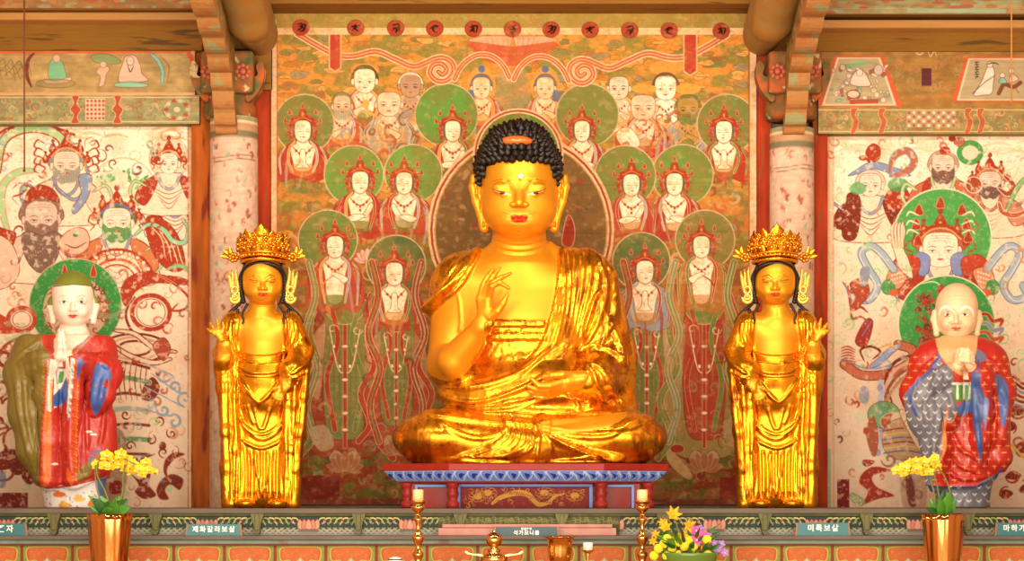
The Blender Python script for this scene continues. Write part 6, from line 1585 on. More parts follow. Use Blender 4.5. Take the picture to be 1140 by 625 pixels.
        T.poly([(58, 350), (104, 350), (108, 368), (82, 388), (80, 396), (60, 396), (58, 380)], '#e8d9c4')
        T.poly([(50, 368), (58, 362), (62, 374), (61, 390), (56, 395), (46, 380)], '#bb3624'); T.line([(108, 368), (94, 382), (82, 393)], 4.5, '#bf5a2c', taper=False); T.line([(104, 372), (92, 384), (84, 393)], 1.2, '#8898a8', taper=False)
        folds = [[(58, 396), (40, 400), (20, 410)], [(86, 396), (104, 402), (122, 412)], [(46, 380), (34, 390), (20, 402)], [(28, 420), (30, 460), (40, 510)], [(38, 416), (40, 460), (46, 520)], [(20, 420), (24, 460), (36, 515)],
                 [(54, 400), (52, 440), (50, 500), (52, 540)], [(82, 400), (80, 440), (78, 500), (82, 538)], [(102, 420), (99, 440), (96, 470), (98, 510)], [(108, 420), (106, 440), (104, 456)], [(116, 420), (113, 438), (108, 452)],
                 [(66, 455), (66, 500), (64, 535)], [(90, 450), (88, 500), (90, 530)], [(46, 536), (62, 541), (82, 540), (106, 532)], [(44, 532), (60, 536), (80, 535), (100, 527)], [(113, 440), (114, 470), (110, 500)]]
        R.cloth([(0, 350), (140, 350), (140, 530), (108, 534), (82, 541), (60, 543), (44, 539), (0, 520)], .022, 1.6, cur=False)
        skinc = '#f3dccb'
    else:
        red, blue, gry, org = '#b4221a', '#40568f', '#6f6d78', '#e08038'
        T.b[:] = hx(red)
        grey = [(1045, 392), (1048, 404), (1060, 410), (1062, 422), (1062, 440), (1054, 450), (1054, 470), (1050, 490), (1046, 515), (1036, 545), (1020, 545), (1010, 500), (1006, 440), (1020, 424), (1036, 410)]
        T.poly([(1046, 392), (1024, 404), (1004, 428), (1004, 450), (1016, 440), (1036, 424), (1052, 412)], red, cur=False)
        T.poly(grey, gry, cur=False); T.line([(1046, 396), (1036, 412), (1018, 430), (1012, 440), (1020, 462)], 3.2, '#4660a8', taper=False)
        T.line([(1049, 470), (1053, 495), (1047, 512)], 3, org); T.line([(1058, 433), (1056, 455), (1052, 474), (1049, 500)], 2.8, org, taper=False)
        T.poly([(1056, 435), (1063, 430), (1066, 455), (1062, 468), (1056, 470)], gry); T.line([(1066, 450), (1065, 460), (1060, 470), (1054, 470)], 1.4, org, taper=False)
        T.poly([(1062, 414), (1078, 414), (1082, 440), (1080, 450), (1066, 452)], '#c83c2c', cur=False); T.poly([(1062, 429), (1081, 428), (1081, 446), (1062, 447)], '#4f9038', cur=False)
        for x in (1066, 1073, 1079): T.line([(x, 428), (x, 444)], 2.6, '#f0ece0', taper=False)
        T.line([(1061, 427.5), (1082, 427.5)], 3.0, '#f0ece0', taper=False)
        T.poly([(1066, 452), (1081, 446), (1083, 456), (1072, 463), (1067, 462)], '#5572b4')
        T.poly([(1082, 414), (1091, 418), (1092, 430), (1097, 446), (1098, 462), (1093, 470), (1094, 500), (1091, 518), (1088, 500), (1083, 470), (1081, 440)], blue)
        T.poly([(1095, 446), (1101, 446), (1099, 470), (1096, 478)], '#7a86b8')
        T.poly([(1080, 386), (1094, 392), (1098, 400), (1088, 404), (1084, 398)], '#6a6f92'); T.line([(1089, 402), (1090, 420), (1091, 430)], 2.0, blue, taper=False)
        T.poly([(1108, 418), (1119, 424), (1123, 440), (1120, 470), (1115, 474), (1112, 450)], '#5068a4')
        T.poly([(1112, 525), (1116, 524), (1113, 552), (1105, 556), (1104, 540)], '#3c58a0')
        T.poly([(1030, 541), (1060, 542), (1085, 541), (1108, 528), (1112, 572), (1028, 572)], '#6c6b74', cur=False); T.line([(1034, 542), (1060, 543.5), (1086, 541.5), (1100, 535)], 1.4, '#3b529a', taper=False)
        T.poly([(1034, 542), (1040, 543), (1041, 560), (1036, 560)], '#3c58a0', cur=False)
        def star(x, y, c, r=3.2):
            T.line([(x - r, y), (x, y - .4), (x + r, y)], .95, c); T.line([(x, y - r), (x, y + r)], .95, c, cur=False); T.ell(x, y, .9, .9, c)
        grid_ = [(x + (4.5 if r % 2 else 0), 398 + r * 7.6) for r in range(22) for x in range(1008, 1130, 11)]
        for x, y in grid_:
            c = T.sample(np.array([x]), np.array([y]))[0]
            if abs(c - hx(red)).sum() < .08: star(x, y, '#e8a24a')
            elif abs(c - hx(gry)).sum() < .12:
                T.line([(x - 2.8, y - 1), (x, y + 1.4), (x + 2.8, y - 1)], 1.3, '#d8d6d4'); T.line([(x, y + 1), (x, y + 2.6)], 1.0, '#d8d6d4', cur=False)
        T.poly([(1042, 351), (1088, 351), (1088, 380), (1085, 398), (1074, 418), (1060, 412), (1048, 398), (1042, 380)], '#e0a873')
        folds = [[(1046, 396), (1030, 412), (1016, 434)], [(1054, 406), (1042, 424), (1030, 450), (1034, 480)], [(1058, 412), (1048, 440), (1042, 480), (1040, 530)], [(1036, 470), (1040, 500), (1040, 540)], [(1052, 460), (1049, 500), (1044, 530)],
                 [(1060, 482), (1070, 500), (1090, 512)], [(1056, 500), (1068, 518), (1092, 526)], [(1052, 520), (1070, 532), (1098, 530)], [(1084, 420), (1087, 450), (1090, 490), (1091, 515)], [(1092, 420), (1097, 450), (1096, 480)], [(1104, 420), (1108, 450), (1104, 500)],
                 [(1112, 430), (1118, 450), (1112, 500)], [(1056, 436), (1060, 450), (1062, 466)], [(1036, 540), (1060, 542), (1084, 541), (1102, 532)], [(1022, 430), (1018, 446), (1026, 466)], [(1096, 400), (1106, 408), (1114, 424)]]
        R.cloth([(1000, 350), (1139, 350), (1139, 520), (1112, 524), (1102, 533), (1084, 541), (1060, 542), (1038, 541), (1000, 541)], .022, 1.6, cur=False)
        skinc = '#efc79f'
    for fo in folds: R.ridge(fo, 3.4, .012)
    px, py = proj(v); v = displace(v, f, R)
    v = (v + vnormals(v, f) * ((fbm(px * .15, py * .05, 31, 3) - .5) * .012)[:, None]).astype(np.float32); v[:, 2] = np.maximum(v[:, 2], SHELF + .001)
    px, py = proj(v); col = T.sample(px, py)
    back = v[:, 1] > Y0 + .05
    col[back & (py < 540)] = hx('#84702f' if left else red)
    vmesh('robe', v, f, clay, root, col)
    # head and hands as one skin surface
    hy = 336 if left else 350; hc = 81.5 if left else 1065
    H = Vol((q(hc, 0)[0] - .21, Y0 - .40, q(0, 412 if left else 426)[2]), (q(hc, 0)[0] + .21, Y0 + .2, q(0, hy - 36)[2]), .0032)
    H.ell(q(hc, hy - 8, 0), (.118, .135, .135), .01); H.ell(q(hc, hy + 9, -.015), (.110, .112, .095), .035)
    H.ell(q(hc, hy + 21, -.055), (.046, .042, .03), .03); H.cap(q(hc, hy + 22, .025), q(hc, hy + 42, .01), .070, .086, k=.014)
    H.cap(q(hc, hy + 45, .01), q(hc, hy + 50, .0), .095, .10, k=.04, sq=(1, 1.1, 1))
    H.cap(q(hc - .5, hy - 1, -.126), q(hc - .5, hy + 8.5, -.150), .009, .014, k=.012)
    for s in (-1, 1):
        H.ell(q(hc + s * 3.2 - .5, hy + 9.4, -.136), (.012, .012, .009), .006)
        H.chain([q(hc + s * 3, hy - 2, -.126), q(hc + s * 9, hy - 5.5, -.124), q(hc + s * 16, hy - 3, -.10)], [.007, .010, .006], k=.012)
        H.ell(q(hc + s * 10.5, hy + .2, -.110), (.026, .017, .012), .008)
        H.ell(q(hc + s * 10, hy + 11, -.085), (.032, .036, .03), .02)
        H.ell(q(hc + s * 2.5 - .5, hy + 14.8, -.130), (.016, .012, .0065), .005); H.ell(q(hc + s * 2.3 - .5, hy + 17.2, -.127), (.015, .012, .0065), .005)
        H.chain([q(hc + s * 24.5, hy - 2, .01), q(hc + s * 25.5, hy + 6, .005), q(hc + s * 23.5, hy + 15, .0), q(hc + s * 22.5, hy + 22, -.01)], [.016, .018, .014, .017], k=.01, join=.01)
        H.ell(q(hc + s * 24, hy + 4, -.02), (.006, .012, .022), .005, sub=True)
        if not left:
            H.chain([q(hc + s * 7, hy + 8, -.12), q(hc + s * 11, hy + 14, -.105)], .004, k=.006, sub=True)
    if left: H.chain([q(hc, hy + 48, .0), q(78, 404, -.06), q(70, 409, -.17)], [.05, .04, .03], k=.01); H.cap(q(78, 407, -.2), q(60, 407, -.2), .03, .03, k=.01)
    else: H.chain([q(hc, hy + 48, .0), q(1072, 416, -.06), q(1073, 418, -.18)], [.05, .04, .03], k=.01); H.cap(q(1091, 421, -.2), q(1055, 421, -.2), .03, .03, k=.01)
    if left:
        # palms pressed together, fingers pointing up, slightly parted
        for s in (-1, 1):
            H.cap(q(69 + s * 9, 407, -.20), q(69 + s * 3.6, 396, -.255), .034, .026, k=.012)
            H.cap(q(69 + s * 3.4, 397, -.257), q(68.5 + s * 3, 387, -.268), .027, .023, k=.01, sq=(1, .8, 1))
            for i, (dx, top, dy) in enumerate(((2.4, 370, -.290), (3.6, 367.5, -.280), (4.8, 369, -.268), (5.8, 373.5, -.256))):
                H.chain([q(68.5 + s * (dx + .6), 388, dy), q(68.3 + s * dx, 379, dy), q(68.2 + s * (dx * .55), top, dy + .004)], [.0125, .0115, .007], k=.004)
            H.chain([q(69 + s * 4, 394, -.280), q(69 + s * 2.8, 387, -.300), q(68.6 + s * 2.2, 381, -.304)], [.014, .0125, .008], k=.006)
        H2 = None
    else:
        # hands folded over each other
        H.cap(q(1055, 421, -.20), q(1066, 408, -.255), .036, .028, k=.012); H.cap(q(1091, 421, -.20), q(1080, 407, -.250), .036, .028, k=.012)
        H.cap(q(1066, 407, -.258), q(1072, 396, -.268), .028, .026, k=.01); H.cap(q(1080, 406, -.255), q(1076, 396, -.262), .028, .024, k=.01)
        for i in range(4):
            y = 391.5 + i * 4.0
            H.chain([q(1066 - i * .4, y - 1, -.275), q(1071, y - 2.4, -.303), q(1078, y - 1.2, -.303), q(1083.5 + i * .3, y + 1.6, -.283)], [.0115, .0125, .0122, .0085], k=.004)
        H.chain([q(1068, 404, -.285), q(1069, 396, -.305), q(1073, 388.5, -.305)], [.014, .0130, .0085], k=.006)
        H.chain([q(1082, 402, -.27), q(1081, 394, -.290), q(1077, 387.5, -.298)], [.014, .0125, .008], k=.005)
    va, fa = H.mesh(); va = relax(va, fa, 1)
    T = Paint(hc - 34, hy - 40, hc + 34, hy + 74, 7.0, skinc); ink = '#4a3424'
    if left:
        HL = [(hc - 23, hy + 4), (hc - 24, hy - 12), (hc - 22, hy - 18), (hc - 10, hy - 19), (hc + 8, hy - 19), (hc + 19, hy - 18.5), (hc + 22, hy - 12), (hc + 24, hy + 2), (hc + 32, hy + 2), (hc + 32, hy - 40), (hc - 32, hy - 40), (hc - 32, hy + 4)]
        T.poly(HL, '#75802a', cur=False)
        T.line([(hc - 22, hy - 17), (hc, hy - 19), (hc + 21, hy - 17.5)], 1.2, '#4f5a20', taper=False)
    for s in (-1, 1):
        X = lambda a: hc - .5 + s * a
        if left: T.line([(X(4), hy - 3), (X(10), hy - 6.8), (X(16), hy - 4.5)], .5, '#c09a7c')
        else:
            T.line([(X(4), hy - 3.4), (X(8), hy - 7.4), (X(13), hy - 8), (X(17.5), hy - 4.5), (X(19.5), hy + 2)], 3.0, '#fbf4e8')
        T.poly([(X(5.5), hy + 1.2), (X(10), hy - 1.0), (X(14.5), hy + .8), (X(10), hy + 2.2)], '#f6eee2'); T.ell(X(9.8), hy + .5, 1.7, 1.35, '#3c2a1c')
        T.line([(X(5.2), hy + 1.0), (X(10), hy - 1.3), (X(15), hy + .5)], .6, ink)
        T.line([(X(5.8), hy + 1.8), (X(10), hy + 2.7), (X(14), hy + 1.6)], .35, '#a8785a')
        if not left: T.line([(X(6), hy + 8), (X(10), hy + 13), (X(10), hy + 17)], .45, '#c08a64')
    mc = '#d2302a' if left else '#c8583c'
    T.poly([(hc - 5.6, hy + 15.4), (hc - 2.5, hy + 14.2), (hc - .5, hy + 14.8), (hc + 1.5, hy + 14.2), (hc + 4.6, hy + 15.4), (hc + 1.8, hy + 17.8), (hc - .5, hy + 18.2), (hc - 2.8, hy + 17.8)], mc)
    T.line([(hc - 5, hy + 15.8), (hc - .5, hy + 16.1), (hc + 4, hy + 15.8)], .4, '#7c1c18')
    if not left:
        for yy in (-19, -15): T.line([(hc - 12, hy + yy), (hc, hy + yy - 1.5), (hc + 12, hy + yy)], .5, '#cf9a70', alpha=.7)
    T.poly([(hc - 34, hy + (38 if left else 36)), (hc + 34, hy + (38 if left else 36)), (hc + 34, hy + 75), (hc - 34, hy + 75)], '#f6e2d0' if left else '#f4cfa6', cur=False)
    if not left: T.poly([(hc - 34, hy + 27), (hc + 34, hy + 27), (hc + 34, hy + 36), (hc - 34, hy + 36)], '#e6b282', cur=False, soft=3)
    px, py = proj(va); col = T.sample(px, py); bk = va[:, 1] > Y0 - .0
    inb = (px > hc - 33) & (px < hc + 33)
    col[~inb] = hx(skinc)
    vmesh('body', va, fa, skinclay, root, col)
    return root
monk('standing young monk statue with white face and green cap of hair, palms pressed together', True)
monk('standing old bald monk statue with white eyebrows, hands folded, red and grey robe', False)
# ================= throne =================
redlac = mat('red_lacquer', '#8c2116', rough=.62, spec=.2, noise=.15, nscale=12, bump=.08, coat=.15)
bluep = mat('blue_trim', '#6c88cf', rough=.5, noise=.12, nscale=20)
lacq = mat('painted_lacquer', attr='paint', rough=.6, spec=.2, noise=.1, nscale=24, bump=.08, bscale=40)
th = empty('throne', (P(585, 560, -.2)[0], -.1, SHELF), 'low red throne with blue lotus-petal moulding and gold dragon panel under the seated Buddha', 'throne')
def octo(z, grow):
    a = [P(427, 0, -.32)[0] - grow, P(500, 0, -.58)[0] - grow * .4, P(672, 0, -.58)[0] + grow * .4, P(743, 0, -.32)[0] + grow]
    yf, ym = -.58 - grow, -.32 - grow * .4
    return [(a[0], .40, z), (a[0], ym, z), (a[1], yf, z), (a[2], yf, z), (a[3], ym, z), (a[3], .40, z)]
def loft(mb, rings):
    vs = [p for r in rings for p in r]; n = len(rings[0]); fs = []
    for j in range(len(rings) - 1):
        for i in range(n): fs.append((j * n + i, j * n + (i + 1) % n, (j + 1) * n + (i + 1) % n, (j + 1) * n + i))
    fs += [tuple(range(n - 1, -1, -1)), tuple((len(rings) - 1) * n + i for i in range(n))]
    mb.add(vs, fs)
mb = MB(); loft(mb, [octo(1.601, 0), octo(1.603, .004), octo(1.636, .004), octo(SEAT, 0)]); mb.build('top_slab', redlac, th)
# petal moulding: a fine strip wrapped round the front and corners
pp = Paint(0, 0, 340, 12, 8, '#7c9ae6'); 
for i in range(25):
    x = 5 + i * 13.8; c = 170; d = np.sign(x - c) * min(1, abs(x - c) / 60) * 4.2 + .8
    pp.poly([(x - 6, .6), (x + 6, .6), (x + 5 + d, 6.4), (x + d, 11.3), (x - 5 + d, 6.4)], '#5f84dc', line='#c3d3f4', lw=1.1)
    pp.poly([(x - 3.2, 2.6), (x + 3.6, 3.2), (x + 3.0 + d, 6.4), (x + d * .9, 9.4), (x - 2.0 + d, 6.4)], '#263f94', line='#86a4ee', lw=.8)
    pp.ell(x + 6.9, 2.4, 1.7, 1.7, '#b9ccf2'); pp.line([(x + 6.9, 4), (x + 6.9 + d, 9)], 1.3, '#34519f')
pp.poly([(-1, -1), (341, -1), (341, .7), (-1, .7)], '#a9bdf0', cur=False); pp.poly([(-1, 11.2), (341, 11.2), (341, 13), (-1, 13)], '#8aa4e4', cur=False)
A_, B_ = octo(1.601, -.004), octo(1.545, -.075)
M_ = octo(1.57, -.022)
seg = [(0, 1), (1, 2), (2, 3), (3, 4), (4, 5)]; L_ = [math.dist(A_[a][:2], A_[b][:2]) for a, b in seg]; tot = sum(L_[1:4])
us = []; 
for si, (a, b) in enumerate(seg):
    for t in np.linspace(0, 1, max(2, int(L_[si] / .0022)), endpoint=(si == 4)): us.append((si, t))
NV = 26; vs = np.zeros((len(us), NV, 3)); cc = np.zeros((len(us), NV, 2))
for i, (si, t) in enumerate(us):
    a, b = seg[si]; acc = sum(L_[1:si]) if si >= 1 else -L_[0]
    u = (acc + t * L_[si]) / tot * 340 if si else -(1 - t) * L_[0] / tot * 340
    pa, pm, pb = [np.array(R_[a]) * (1 - t) + np.array(R_[b]) * t for R_ in (A_, M_, B_)]
    for j in range(NV):
        w_ = j / (NV - 1); vs[i, j] = pa * (1 - w_) ** 2 + 2 * pm * w_ * (1 - w_) + pb * w_ ** 2; cc[i, j] = (u % 340, w_ * 12)
I_ = np.arange(len(us) * NV).reshape(len(us), NV)
f_ = np.stack([I_[:-1, :-1], I_[:-1, 1:], I_[1:, 1:], I_[1:, :-1]], -1).reshape(-1, 4)
me = npmesh('petal_moulding', vs.reshape(-1, 3), f_); setcol(me, pp.sample(cc[..., 0].ravel(), cc[..., 1].ravel())); link('petal_moulding', me, lacq, th, True)
mb = MB(); loft(mb, [octo(1.535, -.085), octo(1.547, -.078)]); mb.build('under_slab', redlac, th)
YB = -.36
pbox('body', 458, 712, 539, 566, YB, .36, redlac, th); 
for o in (th.children[-1],): pass
def tbar(x0, x1, y0, y1, yf, m, nm): return pbox(nm, x0, x1, y0, y1, yf, yf + .03, m, dp_ if 507 < x0 < 661 else th, bev=.002)
pd = Paint(513, 542, 656, 566, 6, '#7e1f1c'); rd = random.Random(6)
n_ = fbm(*[g * .3 for g in pd.grid()], 5, 4)[..., None]; pd.b[:] = hx('#86231e') * (1 - n_ * .4) + hx('#5c1614') * n_ * .4
g1, g2 = '#c08a34', '#a86a28'
pd.line([(548, 561), (556, 555), (566, 551), (578, 549), (588, 551), (594, 557), (600, 562), (610, 560), (618, 553), (628, 550)], [3, 5, 6, 6.5, 6, 5.5, 5, 4, 3, 1.6], g1)
for i in range(34):
    t = i / 33; x = 548 + 80 * t; y = 555 - 6 * math.sin(t * 5.2 + .2) ; pd.line([(x, y + 1), (x + 1.2, y - 1.4), (x + 2.4, y + 1)], .5, '#6c2018')
for cxx, cyy in ((532, 553), (640, 552), (543, 549), (606, 549)):
    pd.ell(cxx, cyy, 5, 3.4, g1)
    for k in range(9): a = k * .7; pd.line([(cxx + math.cos(a) * 4, cyy + math.sin(a) * 3), (cxx + math.cos(a + .3) * 9, cyy + math.sin(a + .3) * 6), (cxx + math.cos(a + .8) * 11, cyy + math.sin(a + .8) * 6)], 1.2, g2)
for i in range(60): x = rd.uniform(516, 653); y = rd.uniform(544, 565); pd.line(spiral(x, y, rd.uniform(1.5, 4), .9, rd.uniform(0, 6), 1, 8), .8, rd.choice([g1, g2, '#8f4a24']))
dp_ = pd.panel('dragon_panel', YB - .012, lacq, th, .01)
for x0, x1, y0, y1 in ((508, 660, 539.2, 542.2), (508, 512.5, 542, 566), (656, 660, 542, 566), (462, 497, 540.2, 542.6), (462, 465, 542, 566), (676, 706, 540.2, 542.6), (703, 706, 542, 566)): tbar(x0, x1, y0, y1, YB - .03, bluep, 'blue_frame')
for x in (452.5, 504, 669, 722.5):
    c_ = P(x, 566, YB - .10); H_ = 1.538 - SHELF; m_ = MB()
    pr_ = [(.030, 0), (.036, .01), (.036, .03), (.022, .045), (.030, .065), (.034, .08), (.026, .10), (.030, .112), (.034, .125), (.034, H_)]
    m_.lathe(pr_, (c_[0], YB - (.10 if 500 < x < 700 else -.02), SHELF), 20); m_.build('leg', redlac, th)
# ================= altar =================
greyw = mat('grey_plank', '#675c50', rough=.6, spec=.25, noise=.25, nscale=9, stretch=(.5, 3, 3), bump=.2)
aqua = mat('aqua_strip', '#8fa79c', rough=.6, noise=.2, nscale=10, wear='#8a7a6a', wearscale=8, wearlo=.62)
redline = mat('red_strip', '#8a3626', rough=.6, noise=.2, nscale=10)
olive_ = mat('olive_bracket', '#6d6a30', rough=.6, noise=.25, nscale=16, col2='#4f4c24')
al = empty('altar', (0, -.1, 0), 'long painted altar platform with lotus frieze that carries the statues', 'altar')
XW = 3.35; YF = -.75
def ab(nm, py0, py1, yf, m, bev=.004, yb=-.2):
    z1 = P(0, py0, yf)[2]; z0 = P(0, py1, yf)[2]; return MB().box(-XW, XW, yf, yb, z0, z1, None, bev).build(nm, m, al)
MB().box(-XW, XW, YF, .82, SHELF - .026, SHELF, None, .004).build('top_plank', greyw, al)
ab('olive_rail', 571.6, 575, -.71, olive_)
LEDGE = P(0, 597, -.90)[2]; ab('ledge', 597, 601.5, -.90, greyw); ab('aqua_rail', 601.5, 606, -.80, aqua); ab('red_rail', 606, 608, -.79, redline)
MB().box(-XW, XW, -.66, .8, 0.0, SHELF - .03).build('core', redlac, al)
# lotus frieze between the little brackets
fz = Paint(-60, 573, 1200, 599, 2.4, '#7a8274'); X, Y = fz.grid()
fz.b[:] = hx('#39423c') * (1 - smooth(586, 594, Y)[..., None]) + hx('#85827c') * smooth(586, 594, Y)[..., None]
for i in range(11):
    cx_ = 61 - 113 + 56.5 + i * 113.0 + (0 if i < 6 else 0)
    for s in (-1, 1):
        for k in range(7):
            x = cx_ + s * (12 + k * 6.5); 
            fz.line([(x - s * 3, 585 - (k % 2)), (x + s * 1, 578), (x + s * 6, 577.5), (x + s * 6, 582), (x + s * 2.5, 583)], 1.8, ('#cfc67c', '#dccf96', '#a3ae5c')[k % 3], edge='#2c3428', ew=.4)
            fz.line([(x - s * 4, 588), (x + s * 2, 591), (x + s * 6, 588)], 1.6, ('#a8a878', '#b8b490')[k % 2])
            if k % 3 == 1: fz.ell(x, 580, 1.2, 1.5, '#c4543c')
            fz.line([(x - s * 2, 594), (x + s * 3, 592), (x + s * 5, 595)], 1.0, '#b4b09c')
    for a in (-2, 2, -1, 1, 0): fz.poly([(cx_ + a * 4 - 3, 589), (cx_ + a * 4.6 - 3, 583), (cx_ + a * 5, 578.6), (cx_ + a * 4.6 + 3, 583), (cx_ + a * 4 + 3, 589)], '#d08a70' if a % 2 else '#dca088', line='#b0503c', lw=.6)
X, Y = fz.grid(); m_ = (X > 488) & (X < 690) & (Y > 575); fz.b[m_] = (hx('#4a4c2c') * .7 + hx('#7a7444') * .3)
for i in range(110):
    x = 490 + (i * 37.3) % 198; y = 578 + (i * 7) % 6; fz.line(spiral(x, y, 2.6, .9, i, 1, 7), 1.1, '#8f8a54')
fz.panel('lotus_frieze', -.685, lacq, al, .02)
for i in range(11):
    x = 61 - 113 + i * 112.9
    a = P(x, 0, -.72)[0]; z1 = P(0, 572, -.72)[2]; z0 = P(0, 595.5, -.72)[2]; H_ = z1 - z0
    o_ = [(-.036, H_), (.036, H_), (.030, H_ * .8), (.022, H_ * .62), (.017, H_ * .4), (.014, H_ * .12), (.006, 0), (-.006, 0), (-.014, H_ * .12), (-.017, H_ * .4), (-.022, H_ * .62), (-.030, H_ * .8)]
    m_ = MB(); m_.prism([(a + u, z0 + w_) for u, w_ in o_], -.745, -.68); m_.box(a - .012, a + .012, -.752, -.74, z0 + H_ * .2, z0 + H_ * .95, None, .004)
    m_.build('small_bracket', olive_, al)
lp = Paint(-60, 607.5, 1200, 646, 2.0, '#7c8038'); n_ = fbm(*[g * .25 for g in lp.grid()], 8, 4)[..., None]
lp.b[:] = hx('#7f8a3c') * (1 - n_) + hx('#a0a050') * n_
for i in range(23):
    x0 = 194 - 56.5 * 5 + i * 56.4 + 2.5; x1 = x0 + 51
    pts = [(x0 + 4, 611), (x0 + 12, 609.4), (x1 - 12, 609.4), (x1 - 4, 611), (x1 - 2.5, 617), (x1 - 5, 625), (x1 - 14, 624), (x1 - 18, 629), (x0 + 25.5, 622), (x0 + 18, 629), (x0 + 13, 624), (x0 + 5, 625), (x0 + 2.5, 617)]
    lp.poly(pts, '#bf5c2c', line='#c8b860', lw=1.2); lp.poly([(a * .9 + (x0 + x1) / 2 * .1, b * .9 + 616.5 * .1) for a, b in pts], '#ca6c38')
    for k in range(9): lp.line(spiral(x0 + 8 + k * 4.4, 614 + (k * 5) % 7, 2.4, .8, k, 1, 6), .8, '#e08a58', alpha=.7)
    for dx in (-13, 0, 13): lp.poly([(x0 + 25.5 + dx - 4, 632), (x0 + 25.5 + dx, 621 + abs(dx) * .25), (x0 + 25.5 + dx + 4, 632)], '#c9c0a4', line='#8a8a60', lw=.6)
    lp.poly([(x0 - 4.2, 606), (x0 - .8, 606), (x0 - .8, 647), (x0 - 4.2, 647)], '#8f3a24', cur=False)
lp.panel('cloud_panels', -.74, lacq, al, .05)
MB().box(-XW, XW, -.76, -.6, 0.0, P(0, 646, -.74)[2]).build('base_boards', redlac, al)
# pinkish box standing on the ledge behind the middle plate
pk = mat('pink_wood', '#b98074', rough=.6, noise=.2, nscale=14)
a_ = P(488, 597, -.79); b_ = P(686, 584, -.79)
mb = MB().box(a_[0], b_[0], -.80, -.755, LEDGE, b_[2] - .02, None, .003); mb.box(a_[0] + .02, b_[0] - .02, -.795, -.75, b_[2] - .018, b_[2], None, .003)
tag(mb.build('low_stand', pk), 'long low pinkish wooden stand on the ledge behind the middle name plate', 'stand')
# ================= name plates =================
teal = mat('teal_plate', '#14646c', rough=.4, noise=.08); frame_m = mat('plate_edge', '#a8643a', rough=.5); letter = mat('white_letters', '#e8efe8', rough=.5)
dteal = mat('dark_teal_plate', '#123f48', rough=.4, noise=.08)
def plate(x0, x1, y0, y1, lines, label, m=teal, yf=-.85, skew=1.2, tsz=None):
    cxx, cyy = (x0 + x1) / 2, (y0 + y1) / 2; c_ = list(P(cxx, y1, yf)); c_[2] = LEDGE; k = (yf + D) / F; w_ = (x1 - x0) * k; h_ = P(0, y0, yf)[2] - LEDGE; s_ = skew * k
    root = empty('name_plate', (c_[0], yf, c_[2]), label, 'name plate', 'teal name plates along the altar ledge')
    quad = lambda g: [(c_[0] - w_ / 2 - g + (s_ if False else 0), c_[2]), (c_[0] + w_ / 2 + g, c_[2]), (c_[0] + w_ / 2 + g - s_, c_[2] + h_), (c_[0] - w_ / 2 - g + s_, c_[2] + h_)]
    MB().prism(quad(.007), yf, yf + .012).build('edge', frame_m, root)
    MB().prism(quad(0), yf - .004, yf + .006).build('board', m, root)
    MB().box(c_[0] - w_ * .3, c_[0] + w_ * .3, yf + .010, yf + .030, c_[2], c_[2] + h_ * .6).build('foot', frame_m, root)
    for t, py, sz in lines:
        cu = bpy.data.curves.new('t', 'FONT'); cu.body = t; cu.size = sz * k; cu.align_x = 'CENTER'; cu.align_y = 'CENTER'; cu.extrude = .0015; cu.space_character = 1.35; cu.offset = .0009
        to = bpy.data.objects.new('t', cu); C.objects.link(to); bpy.context.view_layer.update()
        me = bpy.data.meshes.new_from_object(to.evaluated_get(bpy.context.evaluated_depsgraph_get())); bpy.data.objects.remove(to)
        pz = P(cxx, py, yf)[2]
        me.transform(Matrix.Translation((c_[0], yf - .0055, pz)) @ Matrix.Rotation(PI / 2, 4, 'X'))
        link('lettering', me, letter, root)
plate(-35, 29, 583.5, 596, [('아난존자', 589.6, 8.6)], 'teal name plate cut off by the left edge, reading 존자')
plate(208, 268, 584, 596, [('제화갈라보살', 590, 7.4)], 'teal name plate below the left crowned statue, reading 제화갈라보살')
plate(551, 621, 587, 597.2, [('영산교주', 589.3, 2.8), ('석가모니불', 593.8, 5.4)], 'dark teal name plate at the middle, under the Buddha', dteal, -.86)
plate(887, 945, 582.5, 594.8, [('미륵보살', 588.7, 8.2)], 'teal name plate below the right crowned statue, reading 미륵보살')
plate(1109, 1175, 582.5, 595, [('마하가섭존자', 588.8, 8.0)], 'teal name plate cut off by the right edge, starting 마하가')
# ================= offering table (below the frame) and what stands on it =================
TT = 1.0
tb = empty('offering_table', (0, -1.3, 0), 'long red offering table in front of the altar, below the statues', 'table')
MB().box(-3.1, 3.1, -1.6, -1.0, TT - .04, TT, None, .008).build('tabletop', woodL, tb)
MB().box(-3.0, 3.0, -1.55, -1.52, TT - .16, TT - .04).build('apron', redlac, tb)
for x in (-3.0, -1.5, 0, 1.5, 3.0):
    for y in (-1.55, -1.05): MB().box(x - .035, x + .035, y - .035, y + .035, 0, TT - .04, None, .006).build('leg', redlac, tb)
brass = mat('polished_brass', '#d9a05c', rough=.16, metal=1.0, noise=.05, nscale=10)
brassP = mat('pale_brass', '#e0b878', rough=.2, metal=1.0)
bronze = mat('rose_gold_vase', '#d08a4c', rough=.13, metal=1.0, noise=.06, nscale=6)
wax = mat('candle_wax', '#f2c88c', rough=.5, sss=.3); wick = mat('wick', '#3a2a20')
